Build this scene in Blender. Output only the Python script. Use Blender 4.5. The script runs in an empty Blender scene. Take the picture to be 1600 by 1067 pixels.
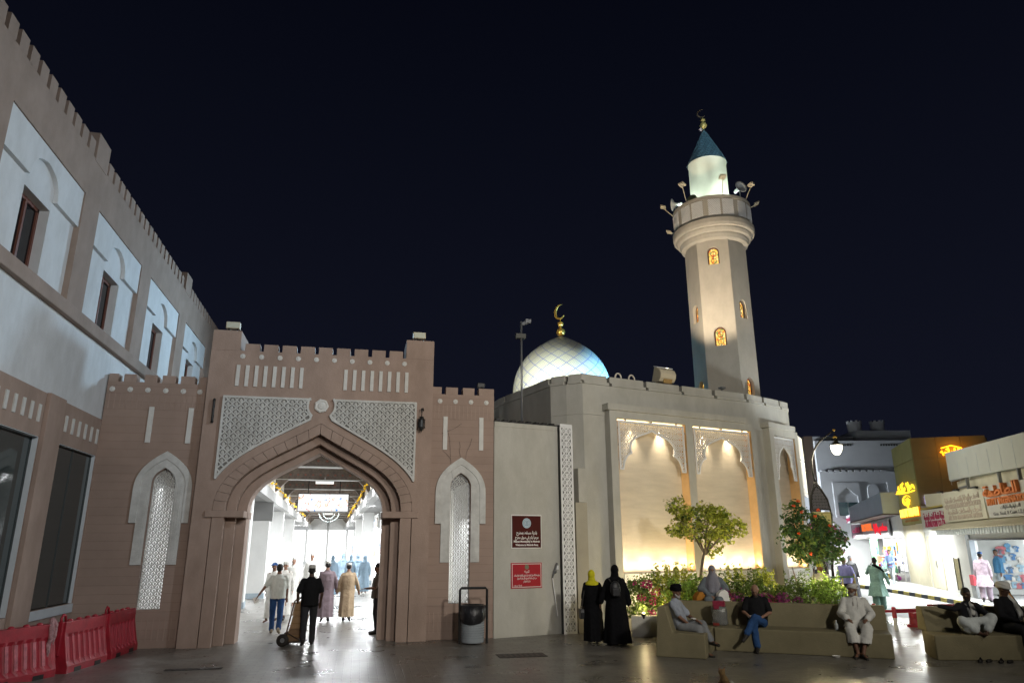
import bpy, bmesh, math, random
from math import sin, cos, pi, radians as rad, sqrt
from mathutils import Vector as V, Matrix, noise
from mathutils.geometry import tessellate_polygon

random.seed(7)
SC = bpy.context.scene
COL = SC.collection

# ------------------------------------------------------------------ camera
cam_d = bpy.data.cameras.new('camera')
cam = bpy.data.objects.new('camera', cam_d)
COL.objects.link(cam)
SC.camera = cam
cam_d.sensor_width = 36.0
cam_d.lens = 24.651
cam_d.clip_end = 500
cam_d.clip_start = 0.1
_R = V((0.97856484, -0.20591808, -0.00293094))
_U = V((-0.05430323, -0.27173616, 0.9608385))
_W = V((0.19865047, 0.94008361, 0.27709347))
cam.matrix_world = Matrix(((_R.x, _U.x, -_W.x, 0), (_R.y, _U.y, -_W.y, 0), (_R.z, _U.z, -_W.z, 2.2), (0, 0, 0, 1)))

# ------------------------------------------------------------------ night sky
world = bpy.data.worlds.new('World')
SC.world = world
world.use_nodes = True
wn, wl = world.node_tree.nodes, world.node_tree.links
bg = wn['Background']
tc = wn.new('ShaderNodeTexCoord')
sep = wn.new('ShaderNodeSeparateXYZ')
wl.new(tc.outputs['Generated'], sep.inputs[0])
ramp = wn.new('ShaderNodeValToRGB')
ramp.color_ramp.elements[0].position = 0.0
ramp.color_ramp.elements[0].color = (0.0066, 0.0077, 0.0160, 1)
ramp.color_ramp.elements[1].position = 0.75
ramp.color_ramp.elements[1].color = (0.0014, 0.0019, 0.0048, 1)
wl.new(sep.outputs['Z'], ramp.inputs[0])
wl.new(ramp.outputs[0], bg.inputs[0])
bg.inputs[1].default_value = 1.0

# ------------------------------------------------------------------ render settings
SC.render.engine = 'CYCLES'
SC.view_settings.view_transform = 'Standard'
SC.view_settings.look = 'None'
SC.view_settings.exposure = 0.0
SC.view_settings.gamma = 1.0
SC.view_settings.use_curve_mapping = False
cy = SC.cycles
cy.use_denoising = True
try:
    cy.denoiser = 'OPENIMAGEDENOISE'
    cy.denoising_input_passes = 'RGB_ALBEDO_NORMAL'
except Exception:
    pass
cy.max_bounces = 6
cy.diffuse_bounces = 3
cy.glossy_bounces = 3
cy.transmission_bounces = 4
cy.transparent_max_bounces = 6
cy.sample_clamp_indirect = 3.0
cy.caustics_reflective = False
cy.caustics_refractive = False
cy.use_light_tree = True


# ------------------------------------------------------------------ lamps, seen and assumed
def point(name, loc, power, color, size=0.15):
    d = bpy.data.lights.new(name, 'POINT')
    d.energy, d.color, d.shadow_soft_size = power, color, size
    o = bpy.data.objects.new(name, d)
    o.location = loc
    COL.objects.link(o)
    return o


def spot(name, loc, target, power, color, angle=80, blend=0.5, size=0.12):
    d = bpy.data.lights.new(name, 'SPOT')
    d.energy, d.color, d.shadow_soft_size = power, color, size
    d.spot_size, d.spot_blend = rad(angle), blend
    o = bpy.data.objects.new(name, d)
    o.location = loc
    o.rotation_euler = (V(target) - V(loc)).to_track_quat('-Z', 'Y').to_euler()
    COL.objects.link(o)
    return o


def area(name, loc, target, power, color, sx, sy):
    d = bpy.data.lights.new(name, 'AREA')
    d.shape = 'RECTANGLE'
    d.energy, d.color, d.size, d.size_y = power, color, sx, sy
    o = bpy.data.objects.new(name, d)
    o.location = loc
    o.rotation_euler = (V(target) - V(loc)).to_track_quat('-Z', 'Y').to_euler()
    COL.objects.link(o)
    return o


COOL = (0.80, 0.90, 1.0)
WHITE = (0.94, 0.97, 1.0)
WARM = (1.0, 0.80, 0.55)
AMBER = (1.0, 0.70, 0.36)
# unseen fill spots added behind the camera, aimed at the facades, no masts
spot('added_plaza_fill', (9.5, -3.0, 9.0), (7.5, 19.0, 5.6), 6600, (1.0, 0.96, 0.87), 62, 1.0, 0.45)
spot('added_plaza_fill', (3.0, -5.0, 9.0), (-1.5, 18.0, 4.2), 4500, (1.0, 0.95, 0.90), 60, 1.0, 0.45)
# assumed plaza light, out of view to the right, no mast built
point('assumed_plaza_light', (15.5, 3.0, 9.0), 800, (1.0, 0.93, 0.80), 0.3)
# assumed cool lights over the souq roof and plaza, unseen, washing the left building
spot('assumed_roof_light', (0.6, 23.5, 9.2), (-6.1, 20.0, 7.6), 1450, (0.52, 0.77, 1.0), 150, 0.6, 0.3)
spot('assumed_court_light', (6.5, 10.0, 9.0), (-6.1, 14.0, 6.0), 1650, (0.68, 0.84, 1.0), 75, 0.8, 0.35)

# ------------------------------------------------------------------ materials
MATS = {}


def mat(name, color, rough=0.8, var=0.12, scale=3.0, bump=0.15, bscale=60.0, metal=0.0, emit=None, estr=0.0,
        trans=0.0, spec=0.35, streak=0.0, detail=4.0, grime=0.0, bdist=0.02):
    if name in MATS:
        return MATS[name]
    m = bpy.data.materials.new(name)
    m.use_nodes = True
    nt = m.node_tree
    n, l = nt.nodes, nt.links
    b = n['Principled BSDF']
    b.inputs['Roughness'].default_value = rough
    b.inputs['Metallic'].default_value = metal
    b.inputs['Specular IOR Level'].default_value = spec
    if trans:
        b.inputs['Transmission Weight'].default_value = trans
    c = list(color) + [1] if len(color) == 3 else list(color)
    b.inputs['Base Color'].default_value = c
    if emit:
        b.inputs['Emission Color'].default_value = (*emit, 1)
        b.inputs['Emission Strength'].default_value = estr
    if var or bump:
        geo = n.new('ShaderNodeNewGeometry')
        if var:
            t = n.new('ShaderNodeTexNoise')
            t.inputs['Scale'].default_value = scale
            t.inputs['Detail'].default_value = detail
            t.inputs['Roughness'].default_value = 0.62
            if streak:
                mp = n.new('ShaderNodeMapping')
                mp.inputs['Scale'].default_value = (1, 1, streak)
                l.new(geo.outputs['Position'], mp.inputs[0])
                l.new(mp.outputs[0], t.inputs['Vector'])
            else:
                l.new(geo.outputs['Position'], t.inputs['Vector'])
            r = n.new('ShaderNodeValToRGB')
            r.color_ramp.elements[0].position = 0.28
            r.color_ramp.elements[1].position = 0.74
            r.color_ramp.elements[0].color = [min(1, x * (1 - var)) for x in c[:3]] + [1]
            r.color_ramp.elements[1].color = [min(1, x * (1 + var)) for x in c[:3]] + [1]
            l.new(t.outputs['Fac'], r.inputs[0])
            col = r.outputs[0]
            if grime:
                # dust streaks and water marks
                mp2 = n.new('ShaderNodeMapping')
                mp2.inputs['Scale'].default_value = (1.5, 1.5, 0.75)
                l.new(geo.outputs['Position'], mp2.inputs[0])
                t3 = n.new('ShaderNodeTexNoise')
                t3.inputs['Scale'].default_value = 1.3
                t3.inputs['Detail'].default_value = 9
                t3.inputs['Roughness'].default_value = 0.7
                l.new(mp2.outputs[0], t3.inputs['Vector'])
                r3 = n.new('ShaderNodeValToRGB')
                r3.color_ramp.elements[0].position = 0.36
                r3.color_ramp.elements[1].position = 0.60
                r3.color_ramp.elements[0].color = (1 - grime, 1 - grime * 1.05, 1 - grime * 1.15, 1)
                r3.color_ramp.elements[1].color = (1, 1, 1, 1)
                l.new(t3.outputs['Fac'], r3.inputs[0])
                mg = n.new('ShaderNodeMix')
                mg.data_type = 'RGBA'
                mg.blend_type = 'MULTIPLY'
                mg.inputs['Factor'].default_value = 1.0
                l.new(col, mg.inputs['A'])
                l.new(r3.outputs[0], mg.inputs['B'])
                col = mg.outputs['Result']
            l.new(col, b.inputs['Base Color'])
        if bump:
            t2 = n.new('ShaderNodeTexNoise')
            t2.inputs['Scale'].default_value = bscale
            t2.inputs['Detail'].default_value = 3
            l.new(geo.outputs['Position'], t2.inputs['Vector'])
            bp = n.new('ShaderNodeBump')
            bp.inputs['Strength'].default_value = bump
            bp.inputs['Distance'].default_value = bdist
            l.new(t2.outputs['Fac'], bp.inputs['Height'])
            l.new(bp.outputs[0], b.inputs['Normal'])
    MATS[name] = m
    return m


def glow(name, color, strength):
    if name in MATS:
        return MATS[name]
    m = bpy.data.materials.new(name)
    m.use_nodes = True
    n, l = m.node_tree.nodes, m.node_tree.links
    n.remove(n['Principled BSDF'])
    e = n.new('ShaderNodeEmission')
    e.inputs[0].default_value = (*color, 1)
    e.inputs[1].default_value = strength
    l.new(e.outputs[0], n['Material Output'].inputs[0])
    MATS[name] = m
    return m


def brick_mat(name, color, mortar, bw, bh, axis='XZ', rough=0.8, bump=0.4, var=0.15, off=0.5, msize=0.012, spec=0.3,
              rvar=0.0, stain=0.3):
    if name in MATS:
        return MATS[name]
    m = bpy.data.materials.new(name)
    m.use_nodes = True
    n, l = m.node_tree.nodes, m.node_tree.links
    b = n['Principled BSDF']
    b.inputs['Specular IOR Level'].default_value = spec
    geo = n.new('ShaderNodeNewGeometry')
    sx = n.new('ShaderNodeSeparateXYZ')
    l.new(geo.outputs['Position'], sx.inputs[0])
    cx = n.new('ShaderNodeCombineXYZ')
    l.new(sx.outputs[axis[0]], cx.inputs['X'])
    l.new(sx.outputs[axis[1]], cx.inputs['Y'])
    bt = n.new('ShaderNodeTexBrick')
    bt.offset = off
    bt.inputs['Scale'].default_value = 1.0
    bt.inputs['Brick Width'].default_value = bw
    bt.inputs['Row Height'].default_value = bh
    bt.inputs['Mortar Size'].default_value = msize
    bt.inputs['Mortar Smooth'].default_value = 0.3
    bt.inputs['Color1'].default_value = [x * (1 - var) for x in color] + [1]
    bt.inputs['Color2'].default_value = [x * (1 + var) for x in color] + [1]
    bt.inputs['Mortar'].default_value = (*mortar, 1)
    l.new(cx.outputs[0], bt.inputs['Vector'])
    no = n.new('ShaderNodeTexNoise')
    no.inputs['Scale'].default_value = 0.7
    no.inputs['Detail'].default_value = 7
    no.inputs['Roughness'].default_value = 0.65
    l.new(geo.outputs['Position'], no.inputs['Vector'])
    mx = n.new('ShaderNodeMix')
    mx.data_type = 'RGBA'
    mx.blend_type = 'MULTIPLY'
    mx.inputs['Factor'].default_value = 1.0
    rr = n.new('ShaderNodeValToRGB')
    rr.color_ramp.elements[0].position = 0.3
    rr.color_ramp.elements[1].position = 0.7
    rr.color_ramp.elements[0].color = (1 - stain, 1 - stain, 1 - stain, 1)
    rr.color_ramp.elements[1].color = (1, 1, 1, 1)
    l.new(no.outputs['Fac'], rr.inputs[0])
    l.new(bt.outputs['Color'], mx.inputs['A'])
    l.new(rr.outputs[0], mx.inputs['B'])
    l.new(mx.outputs['Result'], b.inputs['Base Color'])
    b.inputs['Roughness'].default_value = rough
    if rvar:
        mr = n.new('ShaderNodeMapRange')
        mr.inputs['From Min'].default_value = 0.3
        mr.inputs['From Max'].default_value = 0.7
        mr.inputs['To Min'].default_value = rough - rvar
        mr.inputs['To Max'].default_value = rough + rvar
        l.new(no.outputs['Fac'], mr.inputs['Value'])
        l.new(mr.outputs[0], b.inputs['Roughness'])
    fine = n.new('ShaderNodeTexNoise')
    fine.inputs['Scale'].default_value = 14
    fine.inputs['Detail'].default_value = 4
    l.new(geo.outputs['Position'], fine.inputs['Vector'])
    ad = n.new('ShaderNodeMath')
    ad.operation = 'MULTIPLY_ADD'
    ad.inputs[1].default_value = 0.35
    l.new(fine.outputs['Fac'], ad.inputs[0])
    iv = n.new('ShaderNodeMath')
    iv.operation = 'SUBTRACT'
    iv.inputs[0].default_value = 1.0
    l.new(bt.outputs['Fac'], iv.inputs[1])
    l.new(iv.outputs[0], ad.inputs[2])
    bp = n.new('ShaderNodeBump')
    bp.inputs['Strength'].default_value = bump
    bp.inputs['Distance'].default_value = 0.012
    l.new(ad.outputs[0], bp.inputs['Height'])
    l.new(bp.outputs[0], b.inputs['Normal'])
    MATS[name] = m
    return m


PINK = mat('rose_plaster', (0.40, 0.295, 0.24), 0.85, 0.10, 1.6, 0.25, 45, streak=0.5, grime=0.16)
PINKB = brick_mat('rose_scored_plaster', (0.395, 0.29, 0.235), (0.345, 0.25, 0.20), 60, 0.19, 'XZ', 0.85, 0.3, 0.03, 0.5, 0.008, 0.2, 0, 0.22)
BROWN = mat('taupe_plaster', (0.36, 0.275, 0.225), 0.85, 0.10, 1.5, 0.25, 45, grime=0.14)
CARVED = mat('carved_grc', (0.64, 0.64, 0.61), 0.8, 0.12, 6, 0.3, 80, grime=0.15)
CARVSHADE = mat('carved_recess_shade', (0.24, 0.235, 0.22), 0.9, 0.15, 6, 0.2, 60)  # dark tone paints the shade of the trellis hollows onto the backing
WHITEP = mat('white_plaster', (0.70, 0.71, 0.71), 0.75, 0.06, 0.9, 0.15, 40, streak=0.4, grime=0.13)
WHITEBAR = mat('white_bar', (0.66, 0.65, 0.61), 0.7, 0.08, 8, 0.1, 60)
STONE = mat('cream_wall', (0.50, 0.485, 0.43), 0.8, 0.08, 1.2, 0.2, 40, streak=0.4, grime=0.13)
STONEW = mat('niche_wall', (0.56, 0.50, 0.40), 0.75, 0.09, 1.4, 0.12, 22, streak=6.0)
LATW = mat('white_lattice', (0.78, 0.78, 0.77), 0.6, 0.05, 8, 0.0)
CONC = mat('tan_concrete', (0.20, 0.172, 0.100), 0.8, 0.14, 2.5, 0.3, 50)
BLACKM = mat('black_metal', (0.018, 0.017, 0.016), 0.45, 0.2, 12, 0.1, 60)
DARKM = mat('dark_bronze', (0.05, 0.04, 0.032), 0.5, 0.2, 12, 0.1, 60)
GREYM = mat('grey_metal', (0.30, 0.31, 0.32), 0.4, 0.1, 8, 0.05, 60, metal=0.6)
ALU = mat('white_aluminium', (0.62, 0.66, 0.68), 0.45, 0.06, 4, 0.0)
GLASS = mat('dark_glass', (0.040, 0.052, 0.052), 0.06, 0.0, 1, 0.0, spec=0.6)
FRAMEW = mat('red_brown_frame', (0.16, 0.062, 0.042), 0.5, 0.1, 6, 0.1)
GOLD = mat('gold', (0.75, 0.46, 0.10), 0.3, 0.08, 9, 0.05, 40, metal=0.8)
CREAMM = mat('cream_case', (0.66, 0.58, 0.42), 0.6, 0.06, 6, 0.0)
REDPL = mat('red_plastic', (0.36, 0.018, 0.032), 0.45, 0.25, 5, 0.15, 40, spec=0.5)
REDWORN = mat('worn_red_plastic', (0.50, 0.135, 0.155), 0.55, 0.45, 7, 0.2, 40)
BLACKC = mat('black_cloth', (0.006, 0.006, 0.007), 0.9, 0.3, 15, 0.2, 120, spec=0.08)


# ------------------------------------------------------------------ objects
def thing(name, label, cat, loc=(0, 0, 0), group=None, rz=0.0):
    o = bpy.data.objects.new(name, None)
    COL.objects.link(o)
    o.empty_display_size = 0.1
    o.location = loc
    o.rotation_euler = (0, 0, rz)
    o['label'] = label
    o['category'] = cat
    if group:
        o['group'] = group
    return o


def tag(o, label, cat, group=None):
    o['label'] = label
    o['category'] = cat
    if group:
        o['group'] = group
    return o


def chain(o):
    p = V((0, 0, 0))
    while o is not None:
        p = p + o.location
        o = o.parent
    return p


def put(name, me, m, parent=None, local=False):
    o = bpy.data.objects.new(name, me)
    COL.objects.link(o)
    if m is not None and not me.materials:
        me.materials.append(m)
    if parent is not None:
        o.parent = parent
        if not local:
            o.location = -chain(parent)
    return o


def structure(o):
    o['kind'] = 'structure'
    return o


def stuff(o):
    o['kind'] = 'stuff'
    return o


def ident(u, v, w):
    return (u, v, w)


def frame(p0, az, z0=0.0):
    """(u, v, w) -> u along a wall, v up, w out of the wall towards the viewer."""
    a = rad(az)
    ux, uy = cos(a), sin(a)
    nx, ny = sin(a), -cos(a)
    return lambda u, v, w: (p0[0] + u * ux + w * nx, p0[1] + u * uy + w * ny, z0 + v)


class MB:
    def __init__(self):
        self.v, self.f = [], []

    def add(self, vs, fs):
        k = len(self.v)
        self.v += [tuple(x) for x in vs]
        self.f += [tuple(i + k for i in f) for f in fs]
        return self

    def box(self, a, b, m=ident):
        x0, y0, z0 = a
        x1, y1, z1 = b
        vs = [m(*p) for p in ((x0, y0, z0), (x1, y0, z0), (x1, y1, z0), (x0, y1, z0), (x0, y0, z1), (x1, y0, z1), (x1, y1, z1), (x0, y1, z1))]
        return self.add(vs, [(0, 3, 2, 1), (4, 5, 6, 7), (0, 1, 5, 4), (1, 2, 6, 5), (2, 3, 7, 6), (3, 0, 4, 7)])

    def prism(self, outer, w0, w1, m=ident, holes=()):
        loops = [list(outer)] + [list(h) for h in holes]
        flat = [p for lp in loops for p in lp]
        tris = tessellate_polygon([[V((p[0], p[1], 0)) for p in lp] for lp in loops])
        n = len(flat)
        vs = [m(p[0], p[1], w0) for p in flat] + [m(p[0], p[1], w1) for p in flat]
        fs = [tuple(t) for t in tris] + [tuple(i + n for i in reversed(t)) for t in tris]
        k = 0
        for lp in loops:
            c = len(lp)
            for i in range(c):
                a, b = k + i, k + (i + 1) % c
                fs.append((a, b, b + n, a + n))
            k += c
        return self.add(vs, fs)

    def rib(self, p, q, width, w0, w1, m=ident):
        d = V((q[0] - p[0], q[1] - p[1]))
        if d.length < 1e-6:
            return self
        w1 = w1 + ((len(self.v) // 8) % 13) * (.0005 if w1 > w0 else -.0005)   # crossing bars never share a plane
        d.normalize()
        e = V((-d.y, d.x)) * (width / 2)
        d = d * (width * 0.3)
        c = [(p[0] - d.x + e.x, p[1] - d.y + e.y), (q[0] + d.x + e.x, q[1] + d.y + e.y), (q[0] + d.x - e.x, q[1] + d.y - e.y), (p[0] - d.x - e.x, p[1] - d.y - e.y)]
        vs = [m(x, y, w0) for x, y in c] + [m(x, y, w1) for x, y in c]
        return self.add(vs, [(4, 5, 6, 7), (0, 1, 5, 4), (1, 2, 6, 5), (2, 3, 7, 6), (3, 0, 4, 7)])

    def tube(self, pts, r, n=8, capped=True):
        pts = [V(p) for p in pts]
        rs = r if isinstance(r, (list, tuple)) else [r] * len(pts)
        vs, fs = [], []
        up = V((0, 0, 1))
        for i, p in enumerate(pts):
            a = pts[max(0, i - 1)]
            b = pts[min(len(pts) - 1, i + 1)]
            t = (b - a).normalized()
            if i == 0:
                s = t.cross(up)
                if s.length < 0.05:
                    s = t.cross(V((1, 0, 0)))
                s.normalize()
            else:
                s = (s - t * s.dot(t))
                if s.length < 1e-4:
                    s = t.orthogonal()
                s.normalize()
            q = t.cross(s)
            for j in range(n):
                an = 2 * pi * j / n
                vs.append(p + (s * cos(an) + q * sin(an)) * rs[i])
        for i in range(len(pts) - 1):
            for j in range(n):
                a, b = i * n + j, i * n + (j + 1) % n
                fs.append((a, b, b + n, a + n))
        if capped:
            fs.append(tuple(range(n - 1, -1, -1)))
            fs.append(tuple(range((len(pts) - 1) * n, len(pts) * n)))
        return self.add(vs, fs)

    def lathe(self, prof, n=24, c=(0, 0, 0), a0=0.0, a1=2 * pi):
        vs, fs = [], []
        full = abs(a1 - a0 - 2 * pi) < 1e-4
        m = n if full else n + 1
        for r, z in prof:
            for j in range(m):
                a = a0 + (a1 - a0) * j / n
                vs.append((c[0] + r * cos(a), c[1] + r * sin(a), c[2] + z))
        for i in range(len(prof) - 1):
            for j in range(n):
                a, b = i * m + j, i * m + (j + 1) % m
                fs.append((a, b, b + m, a + m))
        return self.add(vs, fs)

    def ell(self, c, r, rot=None, n=12, k=8):
        vs, fs = [], []
        c = V(c)
        for i in range(k + 1):
            th = pi * i / k
            for j in range(n):
                a = 2 * pi * j / n
                p = V((r[0] * sin(th) * cos(a), r[1] * sin(th) * sin(a), r[2] * cos(th)))
                if rot is not None:
                    p = rot @ p
                vs.append(c + p)
        for i in range(k):
            for j in range(n):
                a, b = i * n + j, i * n + (j + 1) % n
                fs.append((a, a + n, b + n, b))
        return self.add(vs, fs)

    def cap(self, p, q, r0, r1, n=10):
        """tapered capsule"""
        p, q = V(p), V(q)
        t = (q - p)
        if t.length < 1e-5:
            return self.ell(p, (r0, r0, r0))
        t.normalize()
        pts, rs = [], []
        for a in (1.5, 1.05, 0.55):
            pts.append(p - t * r0 * sin(a)); rs.append(r0 * cos(a))
        pts.append(p); rs.append(r0)
        pts.append(q); rs.append(r1)
        for a in (0.55, 1.05, 1.5):
            pts.append(q + t * r1 * sin(a)); rs.append(r1 * cos(a))
        return self.tube(pts, rs, n)

    def loft(self, rings, closed=True):
        n = len(rings[0])
        vs = [p for r in rings for p in r]
        fs = []
        for i in range(len(rings) - 1):
            for j in range(n):
                a, b = i * n + j, i * n + (j + 1) % n
                fs.append((a, b, b + n, a + n))
        if closed:
            fs.append(tuple(range(n - 1, -1, -1)))
            fs.append(tuple(range((len(rings) - 1) * n, len(rings) * n)))
        return self.add(vs, fs)

    def mesh(self, name, smooth=False):
        me = bpy.data.meshes.new(name)
        me.from_pydata(self.v, [], self.f)
        me.validate()
        b = bmesh.new()
        b.from_mesh(me)
        bmesh.ops.recalc_face_normals(b, faces=b.faces)
        b.to_mesh(me)
        b.free()
        if smooth:
            for p in me.polygons:
                p.use_smooth = True
        return me

    def build(self, name, m, parent=None, smooth=False, local=False, bevel=0.0):
        o = put(name, self.mesh(name, smooth), m, parent, local)
        if bevel:
            md = o.modifiers.new('bevel', 'BEVEL')
            md.width = bevel
            md.segments = 2
            md.limit_method = 'ANGLE'
        return o


def dup(o, parent=None):
    """copy of a thing, its parts and their sub-parts (mesh data shared)"""
    c = o.copy()
    COL.objects.link(c)
    if parent is not None:
        c.parent = parent
    for ch in list(o.children):
        dup(ch, c)
    return c


def inside(p, poly):
    x, y = p
    r = False
    j = len(poly) - 1
    for i in range(len(poly)):
        xi, yi = poly[i]
        xj, yj = poly[j]
        if (yi > y) != (yj > y) and x < (xj - xi) * (y - yi) / (yj - yi) + xi:
            r = not r
        j = i
    return r


def bez(p0, p1, p2, p3, n):
    out = []
    for i in range(n + 1):
        t = i / n
        a, b, c, d = (1 - t) ** 3, 3 * t * (1 - t) ** 2, 3 * t * t * (1 - t), t ** 3
        out.append((a * p0[0] + b * p1[0] + c * p2[0] + d * p3[0], a * p0[1] + b * p1[1] + c * p2[1] + d * p3[1]))
    return out


def arch_pts(cx, z0, w, h, n=14):
    """pointed four-centred arch from the right springing over the apex to the left springing"""
    r = bez((w, 0), (w, 0.5 * h), (0.55 * w, h - 0.33 * w), (0, h), n)
    return [(cx + x, z0 + y) for x, y in r] + [(cx - x, z0 + y) for x, y in reversed(r[:-1])]


def teardrop_cells(poly, pw, ph, ox, oy, rib_w, w0, w1, m, flower=True, fs=1.0):
    """ogee trellis with a small palmette in each cell, kept inside a polygon"""
    mb = MB()
    xs = [p[0] for p in poly]
    ys = [p[1] for p in poly]
    nx = int((max(xs) - min(xs)) / pw) + 3
    ny = int((max(ys) - min(ys)) / (ph / 2)) + 3
    o = [(-0.5, 0.0), (-0.36, 0.17), (-0.15, 0.33), (0.0, 0.5)]
    for j in range(-1, ny):
        for i in range(-1, nx):
            cx = min(xs) + ox + (i + 0.5 * (j % 2)) * pw
            cz = min(ys) + oy + j * ph / 2
            for sx in (1, -1):
                for sy in (1, -1):
                    for k in range(3):
                        p = (cx + sx * o[k][0] * pw, cz + sy * o[k][1] * ph)
                        q = (cx + sx * o[k + 1][0] * pw, cz + sy * o[k + 1][1] * ph)
                        if sx > 0 and sy > 0 or sx < 0 and sy > 0:
                            if inside(((p[0] + q[0]) / 2, (p[1] + q[1]) / 2), poly):
                                mb.rib(p, q, rib_w, w0, w1, m)
            if flower and inside((cx, cz), poly) and inside((cx - pw * .3, cz), poly) and inside((cx + pw * .3, cz), poly):
                leaf = [(0, -.31), (.13, -.20), (.21, -.02), (.14, .12), (.06, .20), (0, .32), (-.06, .20), (-.14, .12), (-.21, -.02), (-.13, -.20)]
                mb.prism([(cx + p * pw * fs, cz + q * ph * fs) for p, q in leaf], w0, w1 - 0.010, m)
                mb.rib((cx, cz - 0.26 * ph), (cx, cz + 0.22 * ph), rib_w * .35, w1 - 0.012, w1 - .002, m)
                for s in (1, -1):
                    mb.rib((cx, cz - 0.18 * ph), (cx + s * 0.15 * pw, cz + 0.02 * ph), rib_w * .3, w1 - 0.012, w1 - .003, m)
    return mb


# Arabic letters joined by hand: (isolated, final, initial, medial)
_AR = {'ا': (0xFE8D, 0xFE8E), 'أ': (0xFE83, 0xFE84), 'ب': (0xFE8F, 0xFE90, 0xFE91, 0xFE92), 'ة': (0xFE93, 0xFE94), 'ت': (0xFE95, 0xFE96, 0xFE97, 0xFE98),
       'ح': (0xFEA1, 0xFEA2, 0xFEA3, 0xFEA4), 'خ': (0xFEA5, 0xFEA6, 0xFEA7, 0xFEA8), 'د': (0xFEA9, 0xFEAA), 'ر': (0xFEAD, 0xFEAE), 'س': (0xFEB1, 0xFEB2, 0xFEB3, 0xFEB4),
       'ش': (0xFEB5, 0xFEB6, 0xFEB7, 0xFEB8), 'ص': (0xFEBD, 0xFEBE, 0xFEBF, 0xFEC0), 'ط': (0xFEC1, 0xFEC2, 0xFEC3, 0xFEC4), 'ع': (0xFEC9, 0xFECA, 0xFECB, 0xFECC),
       'ف': (0xFED1, 0xFED2, 0xFED3, 0xFED4), 'ق': (0xFED5, 0xFED6, 0xFED7, 0xFED8), 'ك': (0xFED9, 0xFEDA, 0xFEDB, 0xFEDC), 'ل': (0xFEDD, 0xFEDE, 0xFEDF, 0xFEE0),
       'م': (0xFEE1, 0xFEE2, 0xFEE3, 0xFEE4), 'ن': (0xFEE5, 0xFEE6, 0xFEE7, 0xFEE8), 'ه': (0xFEE9, 0xFEEA, 0xFEEB, 0xFEEC), 'و': (0xFEED, 0xFEEE),
       'ي': (0xFEF1, 0xFEF2, 0xFEF3, 0xFEF4), 'ج': (0xFE9D, 0xFE9E, 0xFE9F, 0xFEA0), 'ض': (0xFEBF, 0xFEBE, 0xFEBF, 0xFEC0)}


def arabic(s):
    out = []
    for i, ch in enumerate(s):
        if ch not in _AR:
            out.append(ch)
            continue
        f = _AR[ch]
        pj = i > 0 and s[i - 1] in _AR and len(_AR[s[i - 1]]) == 4
        nj = len(f) == 4 and i + 1 < len(s) and s[i + 1] in _AR
        out.append(chr(f[3] if pj and nj else f[1] if pj else f[2] if nj else f[0]))
    return ''.join(reversed(out))


def text(name, body, size, u, v, m3, w, mtl, parent, width=None, bold=0.0, depth=0.006, align='CENTER'):
    """lettering laid on a wall frame at (u, v), standing w out of it"""
    c = bpy.data.curves.new(name, 'FONT')
    c.body = body
    c.size = size
    c.align_x = align
    c.align_y = 'CENTER'
    c.extrude = depth
    c.offset = bold
    c.resolution_u = 2
    o = bpy.data.objects.new(name, c)
    COL.objects.link(o)
    dg = bpy.context.evaluated_depsgraph_get()
    me = bpy.data.meshes.new_from_object(o.evaluated_get(dg))
    bpy.data.objects.remove(o)
    xs = [q.co.x for q in me.vertices] or [0, 1]
    k = 1.0
    if width:
        k = width / max(1e-3, max(xs) - min(xs))
    mid = (max(xs) + min(xs)) / 2 if align == 'CENTER' else 0
    for q in me.vertices:
        q.co = m3(u + (q.co.x - mid) * k, v + q.co.y, w + q.co.z)
    me.materials.clear()
    return put(name, me, mtl, parent)
# ================================================================== ground
def paving_material():
    m = brick_mat('wet_stone_paving', (0.21, 0.195, 0.17), (0.10, 0.095, 0.085), 0.30, 0.15, 'XY', 0.33, 0.35, 0.16, 0.5, 0.010, 0.5, 0.13, 0.5)
    return m


mb = MB()
mb.add([(-60, -30, 0), (19.6, -30, 0), (19.6, 16.0, 0), (22.4, 26, 0), (25.8, 36, 0), (40, 80, 0), (40, 120, 0), (-60, 120, 0)], [(0, 1, 2, 3, 4, 5, 6, 7)])
structure(mb.build('plaza_paving', paving_material()))
mb = MB()
mb.add([(-200, -200, -0.03), (250, -200, -0.03), (250, 250, -0.03), (-200, 250, -0.03)], [(0, 1, 2, 3)])
structure(mb.build('ground', mat('ground_asphalt', (0.06, 0.058, 0.055), 0.8, 0.2, 1.0, 0.2, 30)))

# drain slots and a cover in the paving
for (x0, y0, x1, y1, lab) in ((-3.35, 14.9, -2.35, 15.1, 'thin dark drain slot in the paving left of the arch'),
                              (2.9, 15.0, 3.9, 15.5, 'worn square cover set in the paving before the litter bin')):
    t = thing('drain_cover', lab, 'drain', ((x0 + x1) / 2, (y0 + y1) / 2, 0))
    mb = MB()
    mb.box((x0, y0, 0.002), (x1, y1, 0.007))
    mb.build('plate', mat('drain_iron', (0.03, 0.028, 0.026), 0.55, 0.2, 12, 0.3, 60), t)
    mb = MB()
    for i in range(9):
        x = x0 + (i + 0.5) * (x1 - x0) / 9
        mb.box((x - 0.03, y0 + 0.02, 0.007), (x + 0.02, y1 - 0.02, 0.012))
    mb.build('grating', DARKM, t)

# ================================================================== left building (market hall front)
XL = -6.1
LW = lambda u, v, w: (XL + w, u, v)
lb = thing('souq_building', 'long two storey building with white panels, brown battlements and shop windows on the left', 'building', (-9, 18, 0))
mb = MB()
mb.box((-14, 6, 0), (-6.45, 30, 10.3))
mb.build('rear_body', BROWN, lb)
# white strip between the shop band and the ledge
mb = MB()
mb.box((-6.45, 6, 5.05), (-6.13, 30, 6.67))
mb.build('white_wall', WHITEP, lb)
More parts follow.
